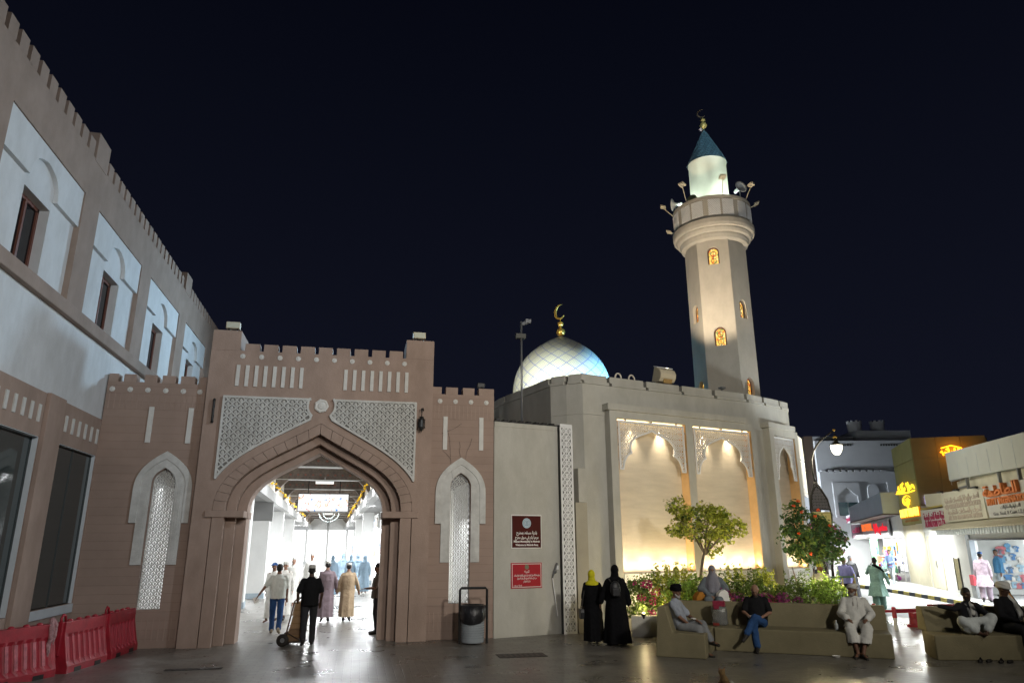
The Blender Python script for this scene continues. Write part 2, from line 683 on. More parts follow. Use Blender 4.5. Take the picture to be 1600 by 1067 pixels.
# lower brown wall with shop openings
mb = MB()
mb.prism([(6, 0), (18.1, 0), (18.1, 5.05), (6, 5.05)], -0.35, 0.0, LW,
         [[(9.0, 0.95), (14.98, 0.95), (14.98, 4.2), (9.0, 4.2)], [(15.75, 0.98), (18.05, 0.98), (18.05, 4.2), (15.75, 4.2)]])
mb.build('lower_wall', PINK, lb)
for y0, y1 in ((15.0, 15.76), (8.0, 8.76)):
    mb = MB()
    mb.box((y0, 0, 0.0), (y1, 5.06, 0.085), LW)
    mb.build('pilaster', PINK, lb, bevel=0.01)
for y in (12.79, 13.125, 13.46, 13.795, 14.13, 14.465, 14.80, 16.11, 16.475, 16.84, 17.205, 17.57, 17.935):
    mb = MB()
    mb.box((y - 0.065, 4.46, 0.0), (y + 0.035, 4.79, 0.022), LW)
    mb.build('slit_bar', WHITEBAR, lb)
# shop windows
for (y0, y1, dep, joints) in ((9.0, 14.98, 0.10, (11.9,)), (15.75, 18.05, 0.07, (16.95,))):
    fr = MB()
    t = 0.03
    for a, b in (((y0, 0.95, -dep - 0.04), (y0 + t, 4.2, -dep)), ((y1 - t, 0.95, -dep - 0.04), (y1, 4.2, -dep)),
                 ((y0, 4.2 - t, -dep - 0.04), (y1, 4.2, -dep)), ((y0, 0.95, -dep - 0.04), (y1, 0.95 + t, -dep))):
        fr.box(a, b, LW)
    for j in joints:
        fr.box((j - 0.012, 0.95, -dep - 0.04), (j + 0.012, 4.2, -dep - .005), LW)
    f = fr.build('shop_window', mat('dark_shop_frame', (.07, .08, .08), .5, .1, 5, 0), lb)
    g = MB()
    g.box((y0 + t, 1.0, -dep - 0.03), (y1 - t, 4.15, -dep - 0.02), LW)
    g.build('pane', GLASS, f)
    lin = MB()
    lin.box((y1 - 0.012, 0.96, -dep), (y1 - 0.002, 4.19, -0.004), LW)
    lin.box((y0 + .002, 4.185, -dep), (y1 - .002, 4.197, -0.004), LW)
    lin.build('reveal_lining', ALU, f)
mb = MB()
mb.box((15.8, 0.80, -0.05), (18.05, 0.975, 0.03), LW)
mb.build('window_sill', ALU, lb)
# ledge, frieze and upper pilasters
mb = MB()
mb.box((6, 6.67, -0.3), (30, 6.95, 0.09), LW)
mb.build('ledge', BROWN, lb, bevel=0.012)
panels = [7.58, 11.76, 15.93, 20.11, 24.33]
holes = [[(a, 6.95), (a + 3.33, 6.95), (a + 3.33, 9.42), (a, 9.42)] for a in panels]
mb = MB()
mb.prism([(6, 6.9501), (30, 6.9501), (30, 10.35), (6, 10.35)], -0.4, 0.0, LW,
         [[(a, 6.952), (a + 3.33, 6.952), (a + 3.33, 9.42), (a, 9.42)] for a in panels])
mb.build('upper_wall', BROWN, lb)
for a in panels:
    c = a + 1.665
    mb = MB()
    w0, w1, zt = c - 0.55, c + 0.55, 8.43
    mb.prism([(a - 0.05, 6.955), (w0, 6.955), (w0, zt), (w1, zt), (w1, 6.955), (a + 3.38, 6.955), (a + 3.38, 9.5), (a - 0.05, 9.5)], -0.38, -0.12, LW)
    p = mb.build('white_panel', WHITEP, lb)
    # proud upper half with its arched cut
    mb = MB()
    hf = bez((.60, 0), (.60, .36), (.38, .49), (0, .54), 10)
    ar = [(c - .02 + x, 8.62 + z) for x, z in hf] + [(c - .02 - x, 8.62 + z) for x, z in reversed(hf[:-1])]
    mb.prism([(a + 0.004, 8.62)] + list(reversed(ar)) + [(a + 3.326, 8.62), (a + 3.326, 9.416), (a + 0.004, 9.416)], -0.118, -0.03, LW)
    mb.build('panel_head', WHITEP, p)
    # window
    f = MB()
    wf = -0.30
    for q0, q1 in (((w0, 6.96, wf - .05), (w0 + .07, zt, wf)), ((w1 - .07, 6.96, wf - .05), (w1, zt, wf)), ((w0, zt - .07, wf - .05), (w1, zt, wf)),
                   ((c - .035, 6.96, wf - .05), (c + .035, zt, wf + .01)), ((w0, 6.96, wf - .05), (w1, 7.02, wf))):
        f.box(q0, q1, LW)
    wd = f.build('window', FRAMEW, lb)
    for s in (0, 1):
        g = MB()
        g.box((w0 + .07 if s == 0 else c + .035, 7.02, wf - .04), (c - .035 if s == 0 else w1 - .07, zt - .07, wf - .03), LW)
        g.build('pane', mat('black_glass', (.010, .011, .013), .1, 0, 1, 0, spec=.4), wd)
# battlements
ys = []
k = 15.13 - 0.28
while k > 6.2:
    ys.append(k)
    k -= 0.41
k = 16.08
while k < 23.5:
    ys.append(k)
    k += 0.4175
k = 24.58
while k < 30:
    ys.append(k)
    k += 0.42
mm = None
for y in sorted(ys):
    if mm is None:
        b = MB()
        b.box((0, 10.34, -0.3), (0.285, 10.69, 0.0), LW)
        mm = b.mesh('merlon')
        mm.materials.append(BROWN)
    o = put('merlon', mm, None, lb)
    o.location = o.location + V((0, y, 0))
for y0, y1 in ((15.25, 15.97), (23.72, 24.46)):
    mb = MB()
    mb.box((y0, 10.3, -0.5), (y1, 10.98, 0.012), LW)
    mb.build('turret_block', BROWN, lb, bevel=0.01)

# ================================================================== the gate
YG = 17.9
GM = lambda u, v, w: (u, YG - w, v)
CX = -1.07
SPR = 2.97
gate = thing('gate_building', 'rose plastered market gate with a wide pointed arch, carved spandrels and battlements', 'gate', (CX, 18.4, 0))
rings = [(2.32, 2.12), (2.04, 1.85), (1.83, 1.64), (1.62, 1.45)]


def opening(w, h, z0=0.0, n=14):
    return [(CX + w, z0)] + arch_pts(CX, SPR, w, h, n) + [(CX - w, z0)]


wall_out = [(-3.82, 0), (1.68, 0), (1.68, 6.85), (-3.82, 6.85)]


def portal(out, w, h, w0, w1):
    """wall slice with an arched doorway cut from the ground"""
    mbx = MB()
    a = opening(w, h)
    x0, x1, zt = out
    poly = [(x0, 0)] + [(CX - w, 0)] + list(reversed(arch_pts(CX, SPR, w, h))) + [(CX + w, 0), (x1, 0), (x1, zt), (x0, zt)]
    mbx.prism(poly, w0, w1, GM)
    return mbx


portal((-3.82, 1.68, 6.85), 2.32, 2.12, -0.45, 0.0).build('front_wall', PINK, gate)
# stepped reveals behind the voussoir ring
portal((-3.80, 1.66, 6.2), 1.83, 1.64, -0.54, -0.30).build('arch_step', PINK, gate)
portal((-3.80, 1.66, 6.2), 1.62, 1.45, -1.10, -0.54).build('arch_step', PINK, gate)


def ring_piece(wa, ha, wb, hb, i0, i1, n, side, gap=0.006):
    """one voussoir between two arch curves; parameters measured along the half arch"""
    A = bez((wa, 0), (wa, 0.5 * ha), (0.55 * wa, ha - 0.33 * wa), (0, ha), 96)
    B = bez((wb, 0), (wb, 0.5 * hb), (0.55 * wb, hb - 0.33 * wb), (0, hb), 96)
    ks = [i0 + .14 + (i1 - i0 - .28) * k / 4 for k in range(5)]
    at = lambda c, k: V(c[int(k)]).lerp(V(c[min(96, int(k) + 1)]), k - int(k))
    oa = [(CX + side * at(A, k)[0], SPR + at(A, k)[1]) for k in ks]
    ob = [(CX + side * at(B, k)[0], SPR + at(B, k)[1]) for k in reversed(ks)]
    return oa + ob


NV = 13
for side in (1, -1):
    for i in range(NV):
        a = 96 * i / NV
        b = 96 * (i + 1) / NV
        mb = MB()
        mb.prism(ring_piece(2.31, 2.11, 2.045, 1.855, a, b, 4, side), -0.40, 0.010 + random.uniform(-.003, .003), GM)
        mb.build('voussoir', PINK, gate)
    # inner moulded order
    mb = MB()
    A = bez((2.04, 0), (2.04, 0.5 * 1.85), (0.55 * 2.04, 1.85 - 0.33 * 2.04), (0, 1.85), 24)
    B = bez((1.83, 0), (1.83, 0.5 * 1.64), (0.55 * 1.83, 1.64 - 0.33 * 1.83), (0, 1.64), 24)
    mb.prism([(CX + side * p[0], SPR + p[1]) for p in A] + [(CX + side * p[0], SPR + p[1]) for p in reversed(B)], -0.50, -0.26, GM)
    mb.build('arch_moulding', PINK, gate)
    # piers below the springing
    e = lambda w: CX + side * w
    for (wa, wb, d0, d1) in ((2.30, 2.035, -0.40, 0.022), (2.035, 1.825, -0.50, -0.26)):
        mb = MB()
        mb.box((min(e(wa), e(wb)), 0, d0), (max(e(wa), e(wb)), 2.86, d1), GM)
        mb.build('pier', PINK, gate)
    mb = MB()
    xa, xb = sorted((e(2.47), e(1.60)))
    mb.box((xa, 2.815, -0.53), (xb, 2.97, 0.05), GM)
    xa, xb = sorted((e(1.80), e(1.585)))
    mb.box((xa, 2.816, -1.12), (xb, 2.969, -0.50), GM)
    mb.build('capital', PINK, gate, bevel=0.012)
# parapet
for k in range(9):
    mb = MB()
    x = -3.035 + 0.445 * k
    mb.box((x, 6.84, -0.32), (x + 0.347, 7.038, 0.0), GM)
    mb.build('merlon', PINK, gate, bevel=0.008)
for x0, x1 in ((-3.82, -3.15), (0.955, 1.68)):
    mb = MB()
    mb.box((x0, 6.84, -1.1), (x1, 7.36, 0.006), GM)
    mb.build('corner_turret', PINK, gate, bevel=0.01)
mb = MB()
mb.box((-3.82, 6.0, -3.6), (1.68, 6.83, -0.46), GM)
mb.build('roof_slab', PINK, gate)


def rosette(parent, u, v, r, m, name='rosette'):
    b = MB()
    n = 14
    prof = ((1.0, 0.0), (1.0, 0.35), (0.82, 0.5), (0.6, 0.42), (0.4, 0.62), (0.0, 0.75))
    vs, fs = [], []
    for i, (q, h) in enumerate(prof):
        for j in range(n):
            a = 2 * pi * j / n
            s = 1 + (0.05 * cos(7 * a) if i < 3 else 0)
            vs.append(m(u + r * q * s * cos(a), v + r * q * s * sin(a), h * r * 0.6))
    for i in range(len(prof) - 1):
        for j in range(n):
            x, y = i * n + j, i * n + (j + 1) % n
            fs.append((x, y, y + n, x + n))
    b.add(vs, fs)
    return b.build(name, WHITEBAR, parent)


for k in range(10):
    rosette(gate, -3.07 + 0.4437 * k, 6.705, 0.062, GM)
for k in range(8):
    for x in (-3.14 + 0.216 * k, -0.545 + 0.2195 * k):
        mb = MB()
        mb.box((x - 0.042, 5.945, 0.0), (x + 0.042, 6.475, 0.03), GM)
        mb.build('slit_bar', WHITEBAR, gate)
rosette(gate, -1.09, 5.52, 0.17, GM, 'medallion')
# carved spandrels
spc = bez((2.52, 0), (2.52, 0.5 * 2.36), (0.55 * 2.52, 2.36 - 0.33 * 2.52), (0, 2.36), 60)
for side in (-1, 1):
    low = [p for p in spc if 0.235 < p[0] < 2.33]
    low = [(CX + side * p[0], SPR + p[1]) for p in low]
    arc = []
    for k in range(9):
        a = rad(-58 + 88 * k / 8)
        arc.append((-1.085 + side * 0.335 * cos(a), 5.52 + 0.335 * sin(a)))
    poly = [(CX + side * 2.32, low[0][1])] + low + arc[1:] + [(CX + side * 0.29, 5.668), (CX + side * 2.32, 5.668)]
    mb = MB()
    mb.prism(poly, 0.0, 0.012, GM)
    sp = mb.build('spandrel_panel', CARVSHADE, gate)
    mb = teardrop_cells(poly, 0.2, 0.195, 0.1, 0.02, 0.033, 0.012, 0.055, GM, True, .95)
    mb.build('trellis', CARVED, sp)
    mb = MB()
    for i in range(len(poly)):
        p, q = poly[i], poly[(i + 1) % len(poly)]
        mb.rib(p, q, 0.05, 0.0, 0.068, GM)
    mb.build('border', CARVED, sp)

# ------------------------------------------------------------------ wings left and right
YWN = 18.1
WM = lambda u, v, w: (u, YWN - w, v)


def wing(x0, x1, cx, merl, knobs, bars, flutes, label):
    w = thing('gate_wing', label, 'wall', ((x0 + x1) / 2, 18.3, 0), 'wings of the market gate')
    hole = [(cx + 0.255, 0.805)] + arch_pts(cx, 3.60, 0.255, 0.345, 8) + [(cx - 0.255, 0.805)]
    mb = MB()
    mb.prism([(x0, 0), (x1, 0), (x1, 5.99), (x0, 5.99)], -0.28, 0.0, WM, [hole])
    mb.build('wall', PINKB, w)
    for a, b in merl:
        mb = MB()
        mb.box((a, 5.98, -0.28), (b, 6.18, 0.0), WM)
        mb.build('merlon', PINK, w, bevel=0.008)
    for u in knobs:
        rosette(w, u, 5.80, 0.062, WM)
    for u in bars:
        mb = MB()
        mb.box((u - 0.055, 4.535, 0.0), (u + 0.055, 5.393, 0.03), WM)
        mb.build('slit_bar', WHITEBAR, w)
    for k in range(flutes):
        u = x0 + 0.08 + (x1 - x0 - 0.16) * k / (flutes - 1)
        for z0, z1 in ((5.33, 5.70), (0.15, 0.62)):
            mb = MB()
            mb.box((u - 0.012, z0, 0.0), (u + 0.012, z1, 0.007), WM)
            mb.build('flute', PINK, w)
    # stepped white surround
    out1 = [(cx + 0.64, 2.69)] + arch_pts(cx, 3.45, 0.64, 0.89, 10) + [(cx - 0.64, 2.69)]
    in1 = [(cx - 0.49, 2.69)] + list(reversed(arch_pts(cx, 3.50, 0.49, 0.66, 10))) + [(cx + 0.49, 2.69)]
    mb = MB()
    mb.prism(out1 + in1, 0.0, 0.05, WM)
    s = mb.build('arch_surround', CARVED, w, bevel=0.006)
    out2 = [(cx + 0.488, 1.768)] + arch_pts(cx, 3.50, 0.488, 0.655, 10) + [(cx - 0.488, 1.768)]
    in2 = [(cx - 0.265, 1.768)] + list(reversed(arch_pts(cx, 3.60, 0.265, 0.355, 10))) + [(cx + 0.265, 1.768)]
    mb = MB()
    mb.prism(out2 + in2, 0.0, 0.034, WM)
    mb.build('inner_band', CARVED, s)
    # small carved beads along the inner band
    mb = MB()
    for k in range(40):
        t = k / 39
        z = 1.82 + t * 1.75
        for sx in (-1, 1):
            mb.rib((cx + sx * 0.375 - 0.035, z), (cx + sx * 0.375 + 0.035, z + 0.02), 0.02, 0.034, 0.042, WM)
            mb.rib((cx + sx * 0.305, z), (cx + sx * 0.305, z + 0.03), 0.014, 0.034, 0.04, WM)
    stuff(mb.build('carved_beading', CARVED, s))
    # pierced grille
    g = MB()
    pol = [(cx + 0.262, 0.80)] + arch_pts(cx, 3.60, 0.262, 0.35, 8) + [(cx - 0.262, 0.80)]
    gr = teardrop_cells(pol, 0.125, 0.15, 0.0, 0.03, 0.019, -0.20, -0.15, WM, True, .72)
    for i in range(len(pol)):
        gr.rib(pol[i], pol[(i + 1) % len(pol)], 0.03, -0.22, -0.14, WM)
    gr.build('grille', CARVED, w)
    return w


wing(-6.098, -3.822, -4.56, [(-6.096, -5.88), (-5.76, -5.48), (-5.30, -5.02), (-4.90, -4.60), (-4.48, -4.16), (-4.04, -3.825)],
     [-5.98, -5.585, -5.19, -4.79, -4.39, -4.01], (-5.04, -4.15), 18, 'recessed wall left of the arch, behind the red barriers, with a tall lattice window')
wing(1.682, 3.33, 2.475, [(1.684, 1.93), (2.04, 2.36), (2.49, 2.80), (2.92, 3.328)],
     [1.89, 2.30, 2.71, 3.12], (2.045, 2.99), 15, 'rose wall right of the arch with a bright lattice window above the litter bin')

# wiring stapled across the right wing
wr = thing('loose_wires', 'thin dark wires straggling over the lattice window of the right wing', 'cable', (2.4, 18.08, 4.2))
for k, (a, b, c) in enumerate((((2.10, 5.05), (2.18, 4.6), (2.20, 4.25)), ((2.42, 4.75), (2.42, 4.5), (2.46, 4.33)), ((2.75, 4.85), (2.62, 4.5), (2.58, 4.3)), ((2.0, 4.5), (2.2, 4.3), (2.25, 3.8)), ((1.95, 4.95), (2.3, 5.1), (2.47, 5.22)))):
    mb = MB()
    mb.tube([WM(a[0], a[1], 0.02), WM((a[0] + b[0]) / 2 + .02, (a[1] + b[1]) / 2, 0.03), WM(b[0], b[1], 0.02), WM(c[0], c[1], 0.06)], 0.0028, 5)
    mb.build('wire', BLACKM, wr)


# lantern on the right pier, and the edge-on bracket on the left
def wall_lantern(u, v, label, m):
    t = thing('wall_lantern', label, 'lantern', m(u, v, 0.0), 'iron lanterns on the gate')
    mb = MB()
    mb.tube([m(u + .05, v + 0.33, 0.0), m(u + .03, v + 0.37, 0.06), m(u, v + 0.34, 0.13), m(u, v + 0.24, 0.15)], [0.022, 0.022, 0.02, 0.016], 8)
    mb.tube([m(u, v + .24, .15), m(u, v + .14, .15)], 0.012, 6)
    mb.build('bracket', BLACKM, t)
    c = m(u, v, 0.15)
    mb = MB()
    mb.lathe([(0.0, 0.16), (0.05, 0.14), (0.06, 0.09), (0.10, 0.075), (0.105, 0.06), (0.0, 0.06)], 8, c)
    mb.build('roof', BLACKM, t)
    mb = MB()
    for j in range(6):
        a = 2 * pi * j / 6
        p = V(c) + V((0.075 * cos(a), 0.075 * sin(a), 0))
        mb.tube([p + V((0, 0, 0.065)), p + V((0.005 * cos(a), 0.005 * sin(a), -0.13))], 0.011, 5)
    mb.lathe([(0.0, -0.125), (0.105, -0.13), (0.105, -0.145), (0.045, -0.15), (0.05, -0.19), (0.02, -0.225), (0.0, -0.26)], 8, c)
    mb.build('cage', BLACKM, t)
    mb = MB()
    mb.lathe([(0.06, 0.06), (0.06, -0.13)], 8, c)
    mb.build('glass', mat('smoky_lantern_glass', (0.12, 0.13, 0.14), 0.2, 0.1, 6, 0, spec=0.6), t)


wall_lantern(1.40, 5.17, 'black iron lantern on the right pier of the gate', GM)
t = thing('wall_lantern_bracket', 'narrow black iron bar fixed left of the carved spandrel', 'bracket', GM(-3.60, 5.2, 0), 'iron lanterns on the gate')
mb = MB()
mb.tube([GM(-3.60, 5.57, .07), GM(-3.60, 5.05, .07)], 0.028, 8)
mb.ell(GM(-3.60, 5.57, .07), (.035, .035, .04)).ell(GM(-3.60, 5.05, .07), (.035, .035, .04))
mb.build('bar', BLACKM, t)
mb = MB()
mb.box((-3.62, 5.40, 0), (-3.58, 5.44, .07), GM).box((-3.62, 5.16, 0), (-3.58, 5.20, .07), GM)
mb.build('mount', BLACKM, t)

# square floodlights on the corner turrets
for x, lab in ((-3.39, 'square cream floodlight standing on the left turret of the gate'), (1.29, 'square cream floodlight standing on the right turret of the gate')):
    t = thing('floodlight', lab, 'floodlight', (x, YG - .02, 7.36), 'floodlights on the gate turrets')
    mb = MB()
    mb.box((x - .165, 7.43, -.22), (x + .165, 7.60, -.04), GM)
    mb.build('case', CREAMM, t, bevel=0.012)
    mb = MB()
    mb.box((x - .145, 7.445, -.04), (x + .145, 7.585, -.03), GM)
    mb.build('lens', mat('frosted_lens', (0.62, 0.64, 0.52), 0.5, 0.05, 5, 0), t)
    mb = MB()
    mb.box((x - .12, 7.36, -.16), (x - .08, 7.43, -.10), GM).box((x + .08, 7.36, -.16), (x + .12, 7.43, -.10), GM)
    mb.build('bracket', BLACKM, t)
t = thing('small_floodlight', 'small black floodlight tilted on the top of the right wing', 'floodlight', (2.98, 18.3, 6.18))
mb = MB()
mb.box((2.90, 6.24, -.25), (3.10, 6.36, -.12), WM)
mb.build('case', BLACKM, t, bevel=.01)
mb = MB()
mb.tube([WM(3.0, 6.17, -.18), WM(3.0, 6.25, -.18)], .015, 6)
mb.build('stem', BLACKM, t)


# ================================================================== red water barriers
def barrier(proto, loc, rz, label, worn):
    t = thing('barrier', label, 'barrier', loc, 'red plastic barriers along the shop windows', rz)
    L, H = 1.42, 0.86
    prof = lambda z: 0.20 - 0.115 * min(1, max(0, (z - 0.12) / 0.52))
    n = 6
    mb = MB()
    # body: sloped sides with moulded ribs
    secs = [0.0, 0.12, 0.20, 0.60, 0.66, 0.82, 0.86]
    xs = [-L / 2]
    k = 0
    nr = 7
    step = (L - 0.16) / nr
    for r in range(nr):
        x = -L / 2 + 0.08 + r * step
        xs += [x + 0.01, x + 0.045, x + step - 0.045, x + step - 0.01]
    xs += [L / 2]
    rows = []
    for z in secs:
        row = []
        for i, x in enumerate(xs):
            d = prof(z) + (0.012 if z < 0.13 else 0)
            rib = 0.0
            if 0.19 < z < 0.61 and 0 < i < len(xs) - 1 and (i - 1) % 4 in (1, 2):
                rib = 0.035
            row.append((x, -(d - rib), z))
        rows.append(row)
    vs, fs = [], []
    m = len(xs)
    for s in (1, -1):
        k = len(vs)
        for row in rows:
            vs += [(x, s * y, z) for x, y, z in row]
        for a in range(len(secs) - 1):
            for b in range(m - 1):
                i = k + a * m + b
                fs.append((i, i + 1, i + 1 + m, i + m))
    h = m * len(secs)
    for a in range(len(secs) - 1):
        fs.append((a * m, a * m + m, h + a * m + m, h + a * m))
        fs.append((a * m + m - 1, a * m + 2 * m - 1, h + a * m + 2 * m - 1, h + a * m + m - 1))
    for b in range(m - 1):
        i = (len(secs) - 1) * m + b
        fs.append((i, i + 1, h + i + 1, h + i))
    mb.add(vs, fs)
    mb.build('body', REDPL, t, local=True, bevel=0.006)
    # scuffed faces of the moulded ribs
    for s in (-1,):
        for r in range(nr):
            x = -L / 2 + 0.08 + (r + 0.0) * step - 0.028
            b = MB()
            z0, z1 = 0.205, 0.60
            b.add([(x, -prof(z0) - .004, z0), (x + .066, -prof(z0) - .004, z0), (x + .066, -prof(z1) - .004, z1), (x, -prof(z1) - .004, z1),
                   (x, -prof(z0) + .01, z0), (x + .066, -prof(z0) + .01, z0), (x + .066, -prof(z1) + .01, z1), (x, -prof(z1) + .01, z1)],
                  [(0, 1, 2, 3), (4, 5, 6, 7), (0, 1, 5, 4), (1, 2, 6, 5), (2, 3, 7, 6), (3, 0, 4, 7)])
            b.build('rib', REDWORN if worn else mat('scuffed_red_plastic', (0.44, 0.05, 0.07), 0.5, 0.3, 6, .15, 40), t, local=True)
    for x in (-0.35, 0.35):
        b = MB()
        b.box((x - .11, -.218, -.002), (x + .11, -.2, .075))
        b.build('forklift_slot', BLACKM, t, local=True)
    # top lugs and hinge loop
    for x in (-0.45, -0.15, 0.15, 0.42):
        b = MB()
        b.ell((x, 0, 0.865), (0.055, 0.05, 0.035), None, 10, 6)
        b.build('lug', REDPL, t, local=True, smooth=True)
    b = MB()
    b.tube([(-L / 2 - .03, 0, .84), (-L / 2 - .035, 0, .93), (-L / 2 + .02, 0, .985), (-L / 2 + .09, 0, .96), (-L / 2 + .12, 0, .86)], 0.022, 8)
    b.build('hinge_loop', REDPL, t, local=True, smooth=True)
    b = MB()
    b.box((L / 2 - .01, -.04, .45), (L / 2 + .05, .04, .80))
    b.build('hinge', REDPL, t, local=True, bevel=.008)
    b = MB()
    b.box((-L / 2 - .06, -.05, .30), (-L / 2 + .01, .05, .86))
    b.build('hinge', REDPL, t, local=True, bevel=.008)
    return t


barrier(0, (-5.56, 14.22, 0), rad(66), 'scuffed red plastic barrier nearest the camera, with pale worn ribs and a rag', True)
barrier(0, (-5.07, 15.73, 0), rad(80.5), 'bright red plastic barrier in the middle of the row below the shop window', False)
barrier(0, (-4.90, 17.34, 0), rad(86), 'dark red plastic barrier at the far end, against the gate wing', False)
tt = tag(MB().tube([(-5.30, 14.84, .90), (-5.27, 14.80, .93), (-5.24, 14.72, .80), (-5.22, 14.72, .62), (-5.25, 14.73, .52), (-5.22, 14.70, .40), (-5.23, 14.71, .30)], [.03, .045, .05, .035, .045, .03, .012], 7)
         .tube([(-5.28, 14.86, .93), (-5.21, 14.83, .85), (-5.19, 14.80, .66), (-5.20, 14.78, .5)], [.03, .04, .03, .012], 6)
         .build('rag', mat('dirty_rag', (0.40, 0.22, 0.22), 0.9, 0.6, 22, 0.3, 40)), 'tattered reddish rag tied over the end of the nearest barrier', 'rag')
o = MB().box((-4.86, 12.02, 0), (-4.56, 12.36, .30)).build('concrete_block', mat('olive_block', (0.115, 0.115, 0.07), 0.8, 0.2, 8, .3, 40), bevel=.02)
tag(o, 'olive grey block cut off by the lower left corner', 'block')
# ================================================================== mosque
FP = (5.9, 18.62)
FM = frame(FP, 16)
_u1 = (cos(rad(16)), sin(rad(16)))
_n1 = (sin(rad(16)), -cos(rad(16)))
Q2 = (FP[0] + 6.9 * _u1[0], FP[1] + 6.9 * _u1[1])
S2 = frame(Q2, 28)
_n2 = (sin(rad(28)), -cos(rad(28)))
_r = (Q2[0] + 1.95 * cos(rad(28)), Q2[1] + 1.95 * sin(rad(28)))
S4 = frame(_r, 59)
PF = frame((14.82, 21.91), 49)
mosque = thing('mosque_building', 'cream mosque hall with a curved front, backlit arched niches and a tiled dome', 'mosque', (9.5, 22, 0))


def xy(m, u, w=0.0):
    p = m(u, 0, w)
    return (p[0], p[1])


# tail of the plan, away from the street front
_s4end = xy(S4, 3.4)
_tail = [_s4end, (18.6, 29.0), (18.8, 34.0), (3.6, 34.0), (3.9, 27.0), (4.325, 22.556), (5.213, 19.292), (5.578, 18.923)]
rows_lo = [xy(FM, .08), xy(FM, .86), xy(FM, .86, -.10), xy(FM, 6.3, -.10), xy(FM, 6.3, .2), xy(FM, 6.5, .165), xy(FM, 6.7, .09), xy(FM, 6.9, 0), xy(S2, .12), xy(S2, .24, 0),
           xy(S2, .24, -.12), xy(S2, 1.88, -.12), xy(S2, 1.88, 0), xy(S2, 1.95), xy(S4, .12, .0)]
rows_hi = [xy(FM, .08), xy(FM, 3.0, .03), xy(FM, 5.6, .06), xy(FM, 6.3, .08), xy(FM, 6.6, .06), xy(FM, 6.9, 0), xy(S2, .5, .02), xy(S2, 1.2, .03), xy(S2, 1.95)]
mb = MB()
mb.prism(rows_lo + _tail, 0.0, 5.70, ident)
mb.build('wall', STONE, mosque)
mb = MB()
mb.prism(rows_hi + _tail, 5.705, 6.58, ident)
mb.build('upper_wall', STONE, mosque)
# stepped end of the front wall
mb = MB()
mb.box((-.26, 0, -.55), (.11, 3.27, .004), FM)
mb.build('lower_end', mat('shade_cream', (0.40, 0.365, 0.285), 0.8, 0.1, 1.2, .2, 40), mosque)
mb = MB()
mb.box((-.15, 3.275, -.45), (.10, 4.18, .006), FM)
mb.build('step_block', STONE, mosque)


def along(path, a, b, h0, h1, out, back, name='coping'):
    """coping block following a polyline between arc lengths a and b"""
    seg = [0.0]
    for i in range(len(path) - 1):
        seg.append(seg[-1] + (V(path[i + 1]) - V(path[i])).length)

    def at(s):
        for i in range(len(path) - 1):
            if s <= seg[i + 1] or i == len(path) - 2:
                t = (s - seg[i]) / (seg[i + 1] - seg[i])
                p = V(path[i]).lerp(V(path[i + 1]), t)
                d = (V(path[i + 1]) - V(path[i])).normalized()
                return p, V((d.y, -d.x))
    ss = [a] + [s for s in seg if a + .02 < s < b - .02] + [b]
    f, k = [], []
    for s in ss:
        p, n = at(s)
        f.append(p + n * out)
        k.append(p - n * back)
    m = MB()
    m.prism([(p.x, p.y) for p in f] + [(p.x, p.y) for p in reversed(k)], h0, h1, ident)
    return m.build(name, STONE, mosque, bevel=0.008)


front = [xy(FM, .07), xy(FM, 3.0, .03), xy(FM, 5.6, .06), xy(FM, 6.3, .08), xy(FM, 6.6, .06), xy(FM, 6.9, 0), xy(S2, .5, .02), xy(S2, 1.2, .03), xy(S2, 1.95), xy(S4, 1.0), xy(S4, 3.0)]
for a, b in ((0.0, .85), (.95, 2.17), (2.28, 3.53), (3.64, 4.84), (4.97, 6.20), (6.32, 7.15), (7.26, 8.15), (8.25, 9.3), (9.4, 10.6)):
    along(front, a, b, 6.67, 6.855, .012, .34)
    along(front, a + .06, b + .07, 6.583, 6.667, .03, .30, 'coping_course')
side = [(3.95, 26.0), (4.325, 22.556), (5.213, 19.292), (5.578, 18.923), (5.965, 18.63)]
L = [0]
for i in range(4):
    L.append(L[-1] + (V(side[i + 1]) - V(side[i])).length)
along(side, L[4] - .42, L[4] - .002, 6.67, 6.855, .012, .3)
along(side, L[4] - .44, L[4] - .03, 6.583, 6.667, .03, .28, 'coping_course')
along(side, L[2] + .03, L[4] - .52, 6.67, 6.855, .012, .3)
along(side, L[2] - 2.9, L[2] - .1, 6.67, 6.84, .012, .3)
along(side, 0.1, L[2] - 3.0, 6.67, 6.84, .012, .3)
along(side, 0.1, L[4] - .55, 6.583, 6.667, .028, .28, 'coping_course')

# ---- niche portals


def multifoil(cx, z0, w, zt, hl):
    """half outline of the screen opening: foot, lower lobe, cusp, upper lobe, apex (right side)"""
    # all relative to the measured niche of half width 1.13
    k = w / 1.03
    lower = bez((1.03 * k, 0), (1.0 * k, .22 * hl), (.90 * k, .36 * hl), (.735 * k, .40 * hl), 8)
    upper = bez((.735 * k, .40 * hl), (.80 * k, .52 * hl), (.80 * k, .68 * hl), (.56 * k, .80 * hl), 8)
    top = bez((.56 * k, .80 * hl), (.36 * k, .89 * hl), (.14 * k, .93 * hl), (0, hl), 8)
    return [(cx + x, z0 + y) for x, y in lower + upper[1:] + top[1:]]


